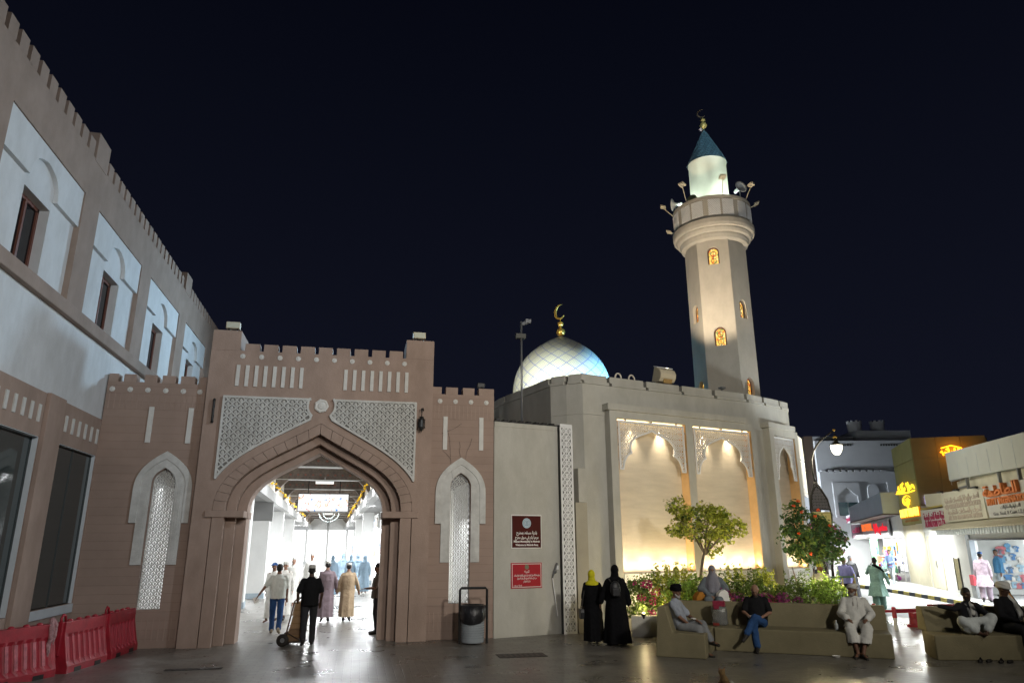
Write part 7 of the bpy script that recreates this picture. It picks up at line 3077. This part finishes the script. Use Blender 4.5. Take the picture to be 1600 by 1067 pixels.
J = stand(0, 1, .0, {'elL': (-.24, .10, 1.14), 'wrL': (-.12, .30, 1.12)}, head=(0, 12))
t = person('man in dark shirt and jeans standing half hidden behind the right pier of the arch', (.56, 19.6, 0), 90, J, SKIN, .99)
wear(t, 'shirt', shirt_mesh(J, .86, 'short', 1.05), cloth('olive_shirt', (.12, .10, .08)))
wear(t, 'jeans', trousers_mesh(J), CHARC)
hair(t, J)
for n in 'LR':
    shoe(t, J, n, SOLE)

# ---- hand truck with its boxes
ht = thing('hand_truck', 'old two wheeled hand truck with a rusty frame, pulled by the man in black', 'hand truck', (-1.36, 17.95, 0), None, rad(-8))
lean = lambda x, y, z: (x + z * .20 - .16, y, z)
mb = MB()
for y in (-.19, .19):
    mb.tube([lean(0, y, .10), lean(0, y, .95), lean(.06, y, 1.02)], .017, 8)
for z in (.18, .42, .66, .9):
    mb.tube([lean(0, -.19, z), lean(0, .19, z)], .013, 6)
mb.build('frame', mat('rusty_frame', (.10, .055, .035), .7, .3, 20, .3, 60), ht, local=True)
mb = MB()
mb.box((-.14, -.2, .075), (.30, .2, .095))
mb.tube([(.28, -.18, .085), (-.12, -.2, .30)], .01, 5)
mb.build('toe_plate', mat('rusty_plate', (.06, .04, .03), .7, .3, 20, .3, 60), ht, local=True)
for y in (-.26, .26):
    w_ = MB()
    w_.lathe([(.05, -.03), (.115, -.035), (.135, -.02), (.135, .02), (.115, .035), (.05, .03), (.05, -.03)], 22)
    w_.v = [(x - .16, y + z_, yy + .135) for x, yy, z_ in w_.v]
    wh_ = w_.build('wheel', SOLE, ht, local=True, smooth=True)
    w_ = MB()
    w_.lathe([(.0, -.02), (.05, -.02), (.05, .02), (0, .02)], 12)
    w_.v = [(x - .16, y + z_, yy + .135) for x, yy, z_ in w_.v]
    w_.build('hub', GREYM, wh_, local=True)
mb = MB()
mb.tube([(-.16, -.26, .135), (-.16, .26, .135)], .014, 6)
mb.build('axle', DARKM, ht, local=True)
CARD = mat('cardboard', (.34, .215, .115), .85, .12, 9, .15, 40)
CARD2 = mat('worn_cardboard', (.22, .135, .075), .85, .2, 9, .2, 40)
for (z0, z1, m, lab, dx) in ((.10, .36, CARD2, 'dark brown cardboard box at the bottom of the hand truck', .0), (.365, .64, CARD, 'middle cardboard box on the hand truck', .01), (.645, .93, CARD, 'topmost open cardboard box on the hand truck', -.01)):
    b_ = thing('cardboard_box', lab, 'box', (-1.36, 17.95, z0), None, rad(-8))
    mb = MB()
    mb.box((dx - .0, -.17, 0), (dx + .30, .17, z1 - z0), lambda x, y, z: (x + (z + z0) * .20 - .13, y, z))
    mb.build('carton', m, b_, local=True, bevel=.006)
    mb = MB()
    mb.box((dx - .0, -.173, .10), (dx + .30, -.171, .13), lambda x, y, z: (x + (z + z0) * .20 - .13, y, z))
    mb.build('tape', mat('brown_tape', (.28, .17, .07), .4, .1, 9, 0), b_, local=True)

# ---- two women by the mosque corner
J = stand(.25, 1, .01, {'elR': (.27, .04, 1.13), 'wrR': (.43, .10, .97)}, head=(-20, 0))
t = person('shorter woman in a black abaya and bright yellow headscarf, with a bag', (5.47, 16.80, 0), -14, J, SKIN2, .915)
wear(t, 'abaya', robe_mesh(J, .05, .24, 1.12, 'wr', 2, .05), BLACKC)
hijab(t, J, YELH, False, .1)
for n in 'LR':
    shoe(t, J, n, mat('pale_sandal', (.35, .33, .3), .5, .1, 9, 0), True)
bag = thing('handbag', 'black handbag hanging at the left side of the woman in the yellow scarf', 'handbag', (5.20, 16.84, .6))
mb = MB()
mb.prism([(-.12, 0), (.12, 0), (.15, .14), (.10, .22), (-.10, .22), (-.15, .14)], -.05, .05, lambda u, v, w: (5.20 + w, 16.82 + u * .6, .52 + v))
mb.build('body', mat('black_leather', (.014, .014, .016), .35, .2, 15, .2, 40), bag, bevel=.012)
mb = MB()
mb.tube([(5.20, 16.78, .72), (5.24, 16.78, 1.0), (5.30, 16.80, 1.22), (5.24, 16.88, 1.0), (5.20, 16.88, .72)], .012, 6)
mb.build('strap', BLACKM, bag)
J = stand(.22, -1, .0, {'elL': (-.29, .04, 1.14), 'wrL': (-.34, .08, .92), 'elR': (.28, -.03, 1.12), 'wrR': (.31, .02, .88)}, head=(12, 0))
t = person('taller woman all in black, with a black backpack, seen from behind', (5.90, 16.40, 0), -8, J, SKIN2, .985)
wear(t, 'abaya', robe_mesh(J, .03, .29, 1.16, 'wr', 4, .055, .075), BLACKC)
hijab(t, J, BLACKC, False, .2)
for n in 'LR':
    shoe(t, J, n, SOLE)
bp_ = thing('backpack', 'small black backpack on the back of the taller woman in black', 'bag', (5.82, 16.2, 1.0))
mb = MB()
mb.ell((5.83, 16.20, 1.20), (.13, .085, .18), None, 14, 10)
mb.box((5.74, 16.10, 1.05), (5.92, 16.16, 1.22))
rm(mb.build('sack', mat('dull_black_bag', (.016, .016, .018), .45, .2, 15, .2, 40), bp_), .014, 4)
mb = MB()
for x in (5.74, 5.93):
    mb.tube([(x, 16.24, 1.36), (x, 16.40, 1.43), (x, 16.52, 1.30)], .018, 6)
mb.build('strap', BLACKM, bp_)


# ---- people on the long bench; the bench faces the camera along heading BA-90
def bench_pos(u, v):
    p = BM(u, v, 0)
    return (p[0], p[1], 0)


FACE = BA + 180          # rotation that turns local +Y towards the front of the bench
# man in black turban on the return, facing right
J = sit({'elL': (-.24, .10, .72), 'wrL': (-.06, .33, .66), 'elR': (.22, .05, .74), 'wrR': (.10, .22, .58)},
        {'knL': (-.10, .42, .60), 'anL': (.04, .62, .30), 'toeL': (.08, .76, .25), 'knR': (.12, .42, .52), 'anR': (.12, .50, .09), 'toeR': (.14, .66, .035)}, -.10, (-14, 6))
p = BM(-.55, -.75, 0)
t = person('old man in black turban, grey shirt and grey trousers sitting at the bench\'s left end', (p[0], p[1], 0), BA - 90 - 10, J, SKIN, 1.0, 1.0)
wear(t, 'shirt', shirt_mesh(J, .50, 'short', 1.02), GREYSH)
wear(t, 'trousers', trousers_mesh(J, (.105, .085, .075), .93), GREYTR)
turban(t, J, BLACKC, 1.15)
face(t, J, GREYB)
for n in 'LR':
    shoe(t, J, n, SOLE, True)
o = thing('phone', 'small pale phone in the hand of the man in the black turban', 'phone', BM(-.3, -.72, .65))
c = V(BM(-.28, -.80, .70))
mb = MB()
mb.box((-.035, -.06, -.008), (.035, .06, .008), lambda x, y, z: tuple(c + V((x, y, z + .02 * (x + y) * 10 * .2))))
mb.build('case', LETW, o, bevel=.004)
# man in black shirt and jeans
J = sit({'elL': (-.27, .06, .75), 'wrL': (-.10, .27, .66), 'elR': (.27, .06, .75), 'wrR': (.12, .28, .66)},
        {'knL': (.02, .44, .66), 'anL': (.20, .58, .36), 'toeL': (.26, .68, .26), 'knR': (.06, .43, .52), 'anR': (.02, .44, .10), 'toeR': (.02, .60, .035)}, -.06, (0, 34))
J['head'] = J['head'] + V((0, .05, -.03))
p = bench_pos(.90, .46)
t = person('bald man in black shirt and blue jeans, legs crossed, looking down at his phone', p, FACE, J, SKIN2, 1.02, 1.06)
wear(t, 'shirt', shirt_mesh(J, .50, 'short', 1.10), BLKSH)
wear(t, 'jeans', trousers_mesh(J, (.108, .088, .074), .92), JEANS)
hair(t, J, mat('cropped_grey_hair', (.05, .045, .04), .8, .2, 40, .2, 90), True)
face(t, J, mat('dark_stubble', (.06, .045, .038), .9, .2, 40, .2, 90))
for n in 'LR':
    shoe(t, J, n, SOLE)
wt = MB()
wt.tube([V(J['wrR']) + V((.034 * cos(2 * pi * k / 10), -.01, .034 * sin(2 * pi * k / 10) - .0)) for k in range(11)], .008, 6)
wt.build('wrist_watch', mat('watch_steel', (.5, .5, .5), .3, 0, 1, 0, metal=.8), t, local=True)
mb = MB()
mb.box((-.03, .34, .66), (.04, .46, .675))
ph_ = mb.build('phone', mat('phone_black', (.01, .01, .012), .15, 0, 1, 0, spec=.6), None)
ph_.location = p
ph_.rotation_euler = (0, 0, rad(FACE))
tag(ph_, 'dark phone held by the man in the black shirt', 'phone')
# man in white robe at the right end
J = sit({'elL': (-.29, .10, .76), 'wrL': (-.17, .34, .68), 'elR': (.29, .10, .76), 'wrR': (.17, .33, .68)},
        {'knL': (-.15, .43, .54), 'anL': (-.02, .58, .09), 'toeL': (-.06, .74, .035), 'knR': (.15, .43, .54), 'anR': (.07, .52, .09), 'toeR': (.12, .68, .035)}, -.08, (-52, 4))
p = bench_pos(2.86, .50)
t = person('old man in loose white robe and white cap sitting at the long bench\'s right end', p, FACE, J, SKIN, 1.04, 1.12)
mb = shirt_mesh(J, .50, 'long', 1.22, 1.0, .22)
for n in 'LR':
    mb.cap(J['el' + n], J['el' + n].lerp(J['wr' + n], .85), .07, .068, 12)
wear(t, 'robe', mb, WHITEC)
mb = MB()
for n in 'LR':
    k, a = J['kn' + n], J['an' + n]
    mb.cap(J['hip' + n], k, .125, .098, 14)
    hem_ = k.lerp(a, .62)
    mb.loft([ring(k + V((0, .02, .05)), .07, .07), ring(k + V((0, .03, -.02)), .105, .10, 36, .02, 5), ring(k.lerp(hem_, .5) + V((0, .02, 0)), .108, .105, 36, .045, 5, .6), ring(hem_ + V((0, .0, 0)), .118, .115, 36, .07, 5, 1.2), ring(hem_ + V((0, 0, .02)), .10, .10)])
mb.cap(J['hipL'] + V((.05, .05, .02)), J['hipR'] + V((-.05, .05, .02)), .11, .11, 12)
wear(t, 'robe_skirt', mb, WHITEC)
turban(t, J, CAPW, .62)
face(t, J, GREYB)
mb = MB()
mb.tube([J['neck'] + V((.02, .105, -.02)), J['neck'] + V((.025, .155, -.10)), J['neck'] + V((.03, .17, -.16))], [.006, .008, .014], 6)
mb.build('tassel', GREYB, t, local=True)
mb = MB()
mb.tube([J['neck'] + V((-.05, .10, -.02)), J['neck'] + V((-.05, .17, -.14)), J['chest'] + V((-.03, .19, -.08)), J['chest'] + V((.01, .18, -.13))], .004, 5)
mb.build('neck_cord', GREYB, t, local=True)
for n in 'LR':
    shoe(t, J, n, SOLE, True)
# veiled woman sitting behind the bench, on the planter side
J = sit({'elL': (-.29, .04, .78), 'wrL': (-.10, .22, .64), 'elR': (.29, .04, .78), 'wrR': (.08, .24, .64)}, None, 0, (6, 0))
p = BM(-.10, 1.42, 0)
t = person('veiled woman in lilac grey sitting behind the bench with a white bag', (p[0], p[1], .42), FACE + 6, J, SKIN2, .95)
mb = shirt_mesh(J, .45, 'long', 1.12, 0, .24)
for n in 'LR':
    mb.cap(J['sh' + n], J['el' + n], .085, .10, 12)
    mb.cap(J['el' + n], J['el' + n].lerp(J['wr' + n], .85), .09, .055, 12)
    mb.cap(J['hip' + n], J['kn' + n], .13, .11, 12)
    mb.cap(J['kn' + n], J['an' + n], .11, .12, 12)
wear(t, 'dress', mb, GREYDR)
hijab(t, J, NIQ, True, .30)
for c_, lab, m, nm, sz in ((BM(.12, 1.20, .0), 'white carrier bag on the lap of the veiled woman', LETW, 'carrier_bag', (.15, .08, .15)), (BM(-.42, 1.28, 0), 'orange brown shawl beside the veiled woman', cloth('orange_shawl', (.40, .17, .03)), 'shawl', (.14, .12, .18))):
    mb = MB()
    z = 1.02 if nm == 'carrier_bag' else .93
    mb.prism([(-sz[0], -sz[2]), (sz[0], -sz[2]), (sz[0] * .8, sz[2] * .6), (sz[0] * .2, sz[2]), (-sz[0] * .4, sz[2] * .8), (-sz[0] * .9, sz[2] * .3)], -sz[1], sz[1], lambda u, v, w: (c_[0] + u, c_[1] + w, z + v))
    o = mb.build(nm, m, None, bevel=.02)
    tag(o, lab, 'bag' if nm == 'carrier_bag' else 'shawl')

# shopping bag, bottle and litter on the bench
sb = thing('shopping_bag', 'clear plastic shopping bag with a red top on the bench beside the man in black', 'bag', BM(.07, .48, .46))
PLAS = mat('clear_bag', (.55, .56, .55), .25, .3, 18, .5, 30, spec=.6, trans=.75)
mb = MB()
rr_ = []
for i, (w, d, z) in enumerate(((.13, .09, .462), (.17, .11, .50), (.16, .10, .62), (.17, .11, .74), (.15, .10, .86))):
    rr_.append([V(BM(.10 + w * cos(2 * pi * k / 24) * (1 + .06 * sin(5 * k + i)), .46 + d * sin(2 * pi * k / 24) * (1 + .06 * cos(4 * k + i)), z)) for k in range(24)])
mb.loft(rr_)
mb.build('sack', PLAS, sb, smooth=True)
mb = MB()
mb.box((-.02, .37, .86), (.24, .55, .97), BM).box((.0, .35, .80), (.12, .36, .90), BM)
mb.build('red_top', mat('maroon_plastic', (.28, .03, .06), .4, .3, 14, .2, 40), sb, bevel=.02)
mb = MB()
mb.box((-.03, .33, .468), (.10, .38, .52), BM)
mb.build('red_contents', mat('maroon_box', (.22, .03, .02), .6, .1, 9, 0), sb)
bt_ = thing('water_bottle', 'small clear water bottle standing on the bench beside the man in white', 'bottle', BM(2.46, .36, .46))
c = BM(2.46, .36, .462)
mb = MB()
mb.lathe([(0, 0), (.033, 0), (.034, .05), (.031, .06), (.034, .07), (.034, .12), (.014, .16), (.014, .175), (0, .175)], 14, c)
mb.build('bottle', mat('bottle_clear', (.50, .53, .52), .12, .1, 20, 0, spec=.7), bt_, smooth=True)
mb = MB()
mb.lathe([(.0, .175), (.016, .175), (.016, .195), (0, .195)], 10, c)
mb.build('cap', LETW, bt_)
c = BM(2.38, -.12, .0)
mb = MB()
mb.lathe([(0, .0), (.05, .002), (.075, .03), (.08, .035), (.05, .008), (0, .006)], 14, c)
tag(mb.build('paper_plate', LETW), 'crumpled white paper dish on the ground before the bench', 'litter')

# ---- people on the right bench
def bench2_pos(u, v):
    q_ = BM2(u, v, 0)
    return (q_[0], q_[1], 0)


F2_ = -14 + 180
J = sit({'elL': (-.26, .14, .84), 'wrL': (-.02, .24, 1.02), 'elR': (.30, .02, .92), 'wrR': (.56, -.08, .98)},
        {'knL': (-.26, .30, .78), 'anL': (-.06, .40, .52), 'toeL': (.02, .50, .49), 'knR': (.33, .30, .72), 'anR': (.10, .42, .52), 'toeR': (.02, .52, .49), 'hipL': (-.10, .02, .55), 'hipR': (.10, .02, .55)}, -.02, (8, 16))
t = person('man in dark jacket and white wrap, knees drawn up on the right bench', bench2_pos(.98, .42), F2_, J, SKIN3, .98)
wear(t, 'jacket', shirt_mesh(J, .52, 'long', 1.05), cloth('dark_jacket', (.018, .018, .022)))
mb = MB()
for n in 'LR':
    mb.cap(J['hip' + n], J['kn' + n], .12, .105, 14)
    mb.cap(J['kn' + n], J['an' + n].lerp(J['kn' + n], .25), .105, .085, 14)
mb.cap(J['knL'] + V((.05, 0, -.03)), J['knR'] + V((-.05, 0, -.03)), .07, .09, 12)
mb.cap(J['hipL'], J['hipR'], .12, .12, 12)
mb.ell(V((.18, .30, .62)), (.18, .11, .16), None, 14, 10)
wear(t, 'wrap', mb, cloth('white_wrap', (.52, .55, .54)))
hair(t, J)
face(t, J, mat('black_beard', (.015, .012, .01), .8, .2, 40, .2, 90))
mb = MB()
mb.cap(J['neck'] + V((-.03, .09, -.03)), J['chest'] + V((-.01, .13, -.02)), .05, .06, 10)
rm(mb.build('undershirt', WHITEC, t, local=True), .014, 3)
mb = MB()
for s in (-1, 1):
    mb.tube([J['neck'] + V((s * .06, -.06, .0)), J['neck'] + V((s * .075, .06, -.05)), J['chest'] + V((s * .06, .15, .0)), J['chest'] + V((s * .05, .17, -.18))], [.02, .026, .03, .03], 8)
rm(mb.build('scarf', cloth('striped_scarf', (.20, .20, .20), .85, .6), t, local=True), .014, 3)
J = sit({'elL': (-.26, .10, .76), 'wrL': (-.12, .34, .70), 'elR': (.26, .08, .76), 'wrR': (.1, .3, .68)}, None, -.04, (48, 14))
t = person('man in big white turban with a long tail and dark clothes, on the right bench', bench2_pos(1.78, .46), F2_ + 14, J, SKIN3, 1.05)
wear(t, 'jacket', shirt_mesh(J, .50, 'long', 1.1), cloth('black_jacket', (.014, .014, .016)))
wear(t, 'trousers', trousers_mesh(J, (.11, .09, .08)), CHARC)
turban(t, J, WHITEC, 1.1, [(.02, -.06, .05), (-.05, -.06, -.08), (-.12, .06, -.24), (-.08, .20, -.42), (.0, .26, -.56)])
face(t, J)
for n in 'LR':
    shoe(t, J, n, SOLE, True)
J = sit({'elL': (-.28, .2, .70), 'wrL': (-.2, .42, .62)}, None, .02, (10, 20))
t = person('dark clothed figure cut off by the right edge of the picture, sitting nearer the camera', bench2_pos(1.95, -.22), F2_ + 60, J, SKIN3, 1.0)
wear(t, 'jacket', shirt_mesh(J, .50, 'long', 1.15), BLKSH)
wear(t, 'trousers', trousers_mesh(J, (.12, .10, .085)), CHARC)
hair(t, J)
st_ = thing('stool', 'dark low stool under the figure at the right edge', 'stool', bench2_pos(1.95, -.22))
mb = MB()
c = bench2_pos(1.95, -.22)
mb.lathe([(0, .40), (.20, .40), (.20, .445), (0, .445)], 16, c)
mb.build('seat', DARKM, st_)
for k in range(4):
    a = pi / 4 + pi / 2 * k
    mb = MB()
    mb.tube([(c[0] + .15 * cos(a), c[1] + .15 * sin(a), .40), (c[0] + .18 * cos(a), c[1] + .18 * sin(a), 0)], .018, 6)
    mb.build('leg', DARKM, st_)
for (u, v, lab) in ((.66, -.22, 'black sandal standing upright before the right bench'), (1.0, -.30, 'black sandals lying near the foot of the right bench')):
    c = V(BM2(u, v, 0))
    mb = MB()
    mb.cap(c + V((0, 0, .022)), c + V((.12, .08, .022)), .036, .03, 10)
    mb.cap(c + V((.16, -.03, .022)), c + V((.28, .02, .022)), .036, .03, 10)
    mb.tube([c + V((.05, -.03, .03)), c + V((.07, .04, .08)), c + V((.10, .10, .03))], .012, 6)
    tag(mb.build('sandal', SOLE), lab, 'sandals')

# ---- people in the street
J = stand(.42, 1, .03, {'elL': (-.29, .14, 1.20), 'wrL': (-.16, .12, 1.44), 'elR': (.29, -.02, 1.12), 'wrR': (.36, .0, .88)}, head=(25, 6))
t = person('man in a sage green long shirt and loose trousers walking away, hand to his ear', (17.5, 22.3, 0), -38, J, SKIN3, .99)
wear(t, 'kameez', robe_mesh(J, .46, .30, 1.10, 'wr', 3, .06, .06), GREENK)
wear(t, 'trousers', trousers_mesh(J, (.12, .115, .11), .96), cloth('sage_trousers', (.16, .26, .22)))
hair(t, J)
mb = MB()
mb.tube([J['neck'] + V((-.10, -.07, .02)), J['neck'] + V((.0, -.13, .0)), J['neck'] + V((.16, -.15, -.10)), J['neck'] + V((.26, -.12, -.22))], [.03, .05, .045, .02], 8)
rm(mb.build('scarf', BLACKC, t, local=True), .014, 3)
for n in 'LR':
    shoe(t, J, n, SOLE)
J = stand(.25, 1, .02, {'elL': (-.27, .05, 1.12), 'wrL': (-.26, .22, .95)}, head=(4, 4))
t = person('grey haired man in a violet shirt walking towards the camera', (16.9, 23.1, 0), 140, J, SKIN, .99)
wear(t, 'shirt', shirt_mesh(J, .84, 'long', 1.10), VIOL)
wear(t, 'trousers', trousers_mesh(J), CHARC)
hair(t, J, mat('grey_hair', (.12, .11, .10), .8, .3, 40, .3, 90))
face(t, J, GREYB)
for n in 'LR':
    shoe(t, J, n, SOLE)
J = stand(.35, 1, .0)
t = person('woman in grey headscarf and dark robe walking just behind the violet shirt', (20.2, 27.2, 0), 160, J, SKIN2, .97, 1, .018)
wear(t, 'robe', robe_mesh(J, .06, .25, 1.05), cloth('dark_grey_robe', (.05, .05, .055)), .018)
hijab(t, J, cloth('grey_scarf', (.26, .26, .27)))
J = stand(.3, -1)
t = person('man in a dark red shirt seen far up the street behind the violet shirt', (23.6, 36, 0), -30, J, SKIN, 1.02, 1, .02)
wear(t, 'shirt', shirt_mesh(J, .84, 'short'), cloth('dark_red_shirt', (.30, .06, .08)), .02)
wear(t, 'trousers', trousers_mesh(J), CHARC, .02)
hair(t, J)
J = stand(.2, 1)
t = person('small dark haired figure in white between the red shirt and the green banner', (24.9, 36.5, 0), -20, J, SKIN, .93, 1, .02)
wear(t, 'shirt', shirt_mesh(J, .84, 'long'), cloth('pale_shirt', (.5, .5, .52)), .02)
wear(t, 'trousers', trousers_mesh(J), CHARC, .02)
hair(t, J)
J = stand(.35, -1, .05, {'elL': (-.24, .16, 1.14), 'wrL': (-.14, .40, 1.08), 'elR': (.24, .16, 1.14), 'wrR': (.12, .40, 1.08)}, head=(10, 10))
t = person('man in blue shirt and red apron handling goods by the white shop', (26.3, 32.3, .145), 110, J, SKIN2, 1.0, 1, .016)
wear(t, 'shirt', shirt_mesh(J, .86, 'long', 1.05), cloth('periwinkle_shirt', (.22, .30, .52)), .016)
wear(t, 'trousers', trousers_mesh(J), GREYP, .016)
mb = MB()
mb.ell(J['pel'] + V((0, .02, .02)), (.19, .155, .10), None, 12, 8)
wear(t, 'apron', mb, cloth('red_apron', (.45, .06, .12)), .016)
hair(t, J)
for n in 'LR':
    shoe(t, J, n, LETW)
J = stand(.30, 1, .02)
t = person('man in a long pink shirt and navy cap walking towards the bright shop', (22.2, 22.65, .145), -48, J, SKIN, 1.0)
wear(t, 'kurta', robe_mesh(J, .52, .25, 1.08, 'wr', 1, .05), PINKK)
wear(t, 'trousers', trousers_mesh(J, (.11, .10, .09), .96), cloth('pink_trousers', (.38, .30, .36)))
kuma(t, J, NAVY, .07)
hair(t, J)
for n in 'LR':
    shoe(t, J, n, SOLE)
J = stand(.12, -1, .0, {'elR': (.30, -.12, 1.13), 'wrR': (.20, -.22, .98)}, head=(55, 0))
t = person('man in a blue shirt and pale trousers standing at the bright shop, face in profile', (25.3, 25.0, .145), 60, J, SKIN, 1.03)
wear(t, 'shirt', shirt_mesh(J, .84, 'long', 1.12), BLUESH)
wear(t, 'trousers', trousers_mesh(J), GREYP)
hair(t, J)
face(t, J)
for n in 'LR':
    shoe(t, J, n, SOLE)
J = sit(None, None, .05, (-30, 10))
t = person('seated person in white with a yellow green cap, half hidden behind the flowering tree', (12.3, 17.8, .35), 120, J, SKIN, 1.0)
wear(t, 'shirt', shirt_mesh(J, .50, 'long', 1.1), WHITEC)
wear(t, 'trousers', trousers_mesh(J), GREYTR)
kuma(t, J, cloth('yellow_green_cap', (.42, .46, .06)), .07)

# ================================================================== cat at the lower edge
ct_ = thing('cat', 'ginger and white cat seen from behind, cut off by the bottom edge of the picture', 'cat', (5.50, 10.55, 0))
CB = V((5.50, 10.55, 0))
mb = MB()
mb.ell(CB + V((0, 0, .115)), (.085, .11, .115), None, 14, 10)
mb.ell(CB + V((.0, .10, .20)), (.065, .085, .10), None, 14, 10)
mb.ell(CB + V((.0, .16, .325)), (.050, .055, .048), None, 14, 10)
mb.ell(CB + V((.0, .205, .315)), (.026, .025, .022), None, 10, 6)
mb.cap(CB + V((0, .10, .22)), CB + V((0, .155, .31)), .055, .042, 10)
for s in (-1, 1):
    mb.cap(CB + V((s * .036, .15, .355)), CB + V((s * .048, .145, .402)), .020, .005, 8)
    mb.cap(CB + V((s * .045, .15, .18)), CB + V((s * .045, .18, .03)), .030, .022, 8)
    mb.cap(CB + V((s * .045, .17, .022)), CB + V((s * .045, .22, .020)), .022, .018, 8)
    mb.ell(CB + V((s * .07, .02, .075)), (.045, .085, .075), None, 12, 8)
    mb.cap(CB + V((s * .075, .06, .024)), CB + V((s * .075, .13, .022)), .024, .02, 8)
mb.tube([CB + V((0, -.09, .05)), CB + V((.08, -.15, .03)), CB + V((.17, -.10, .028)), CB + V((.20, -.0, .028))], [.022, .02, .018, .010], 8)
rm(mb.build('body', mat('ginger_fur', (.24, .15, .06), .85, .5, 26, .5, 120), ct_), .010, 3)
mb = MB()
mb.ell(CB + V((.05, -.02, .14)), (.05, .085, .10), None, 12, 8).ell(CB + V((.0, .195, .29)), (.03, .03, .03), None, 10, 6)
rm(mb.build('white_fur', mat('white_fur', (.55, .52, .46), .9, .2, 26, .4, 120), ct_), .010, 3)
mb = MB()
for s in (-1, 1):
    mb.cap(CB + V((s * .038, .142, .358)), CB + V((s * .046, .138, .392)), .010, .003, 6)
mb.build('inner_ear', mat('ear_pink', (.32, .18, .14), .7, .1, 9, 0), ct_)
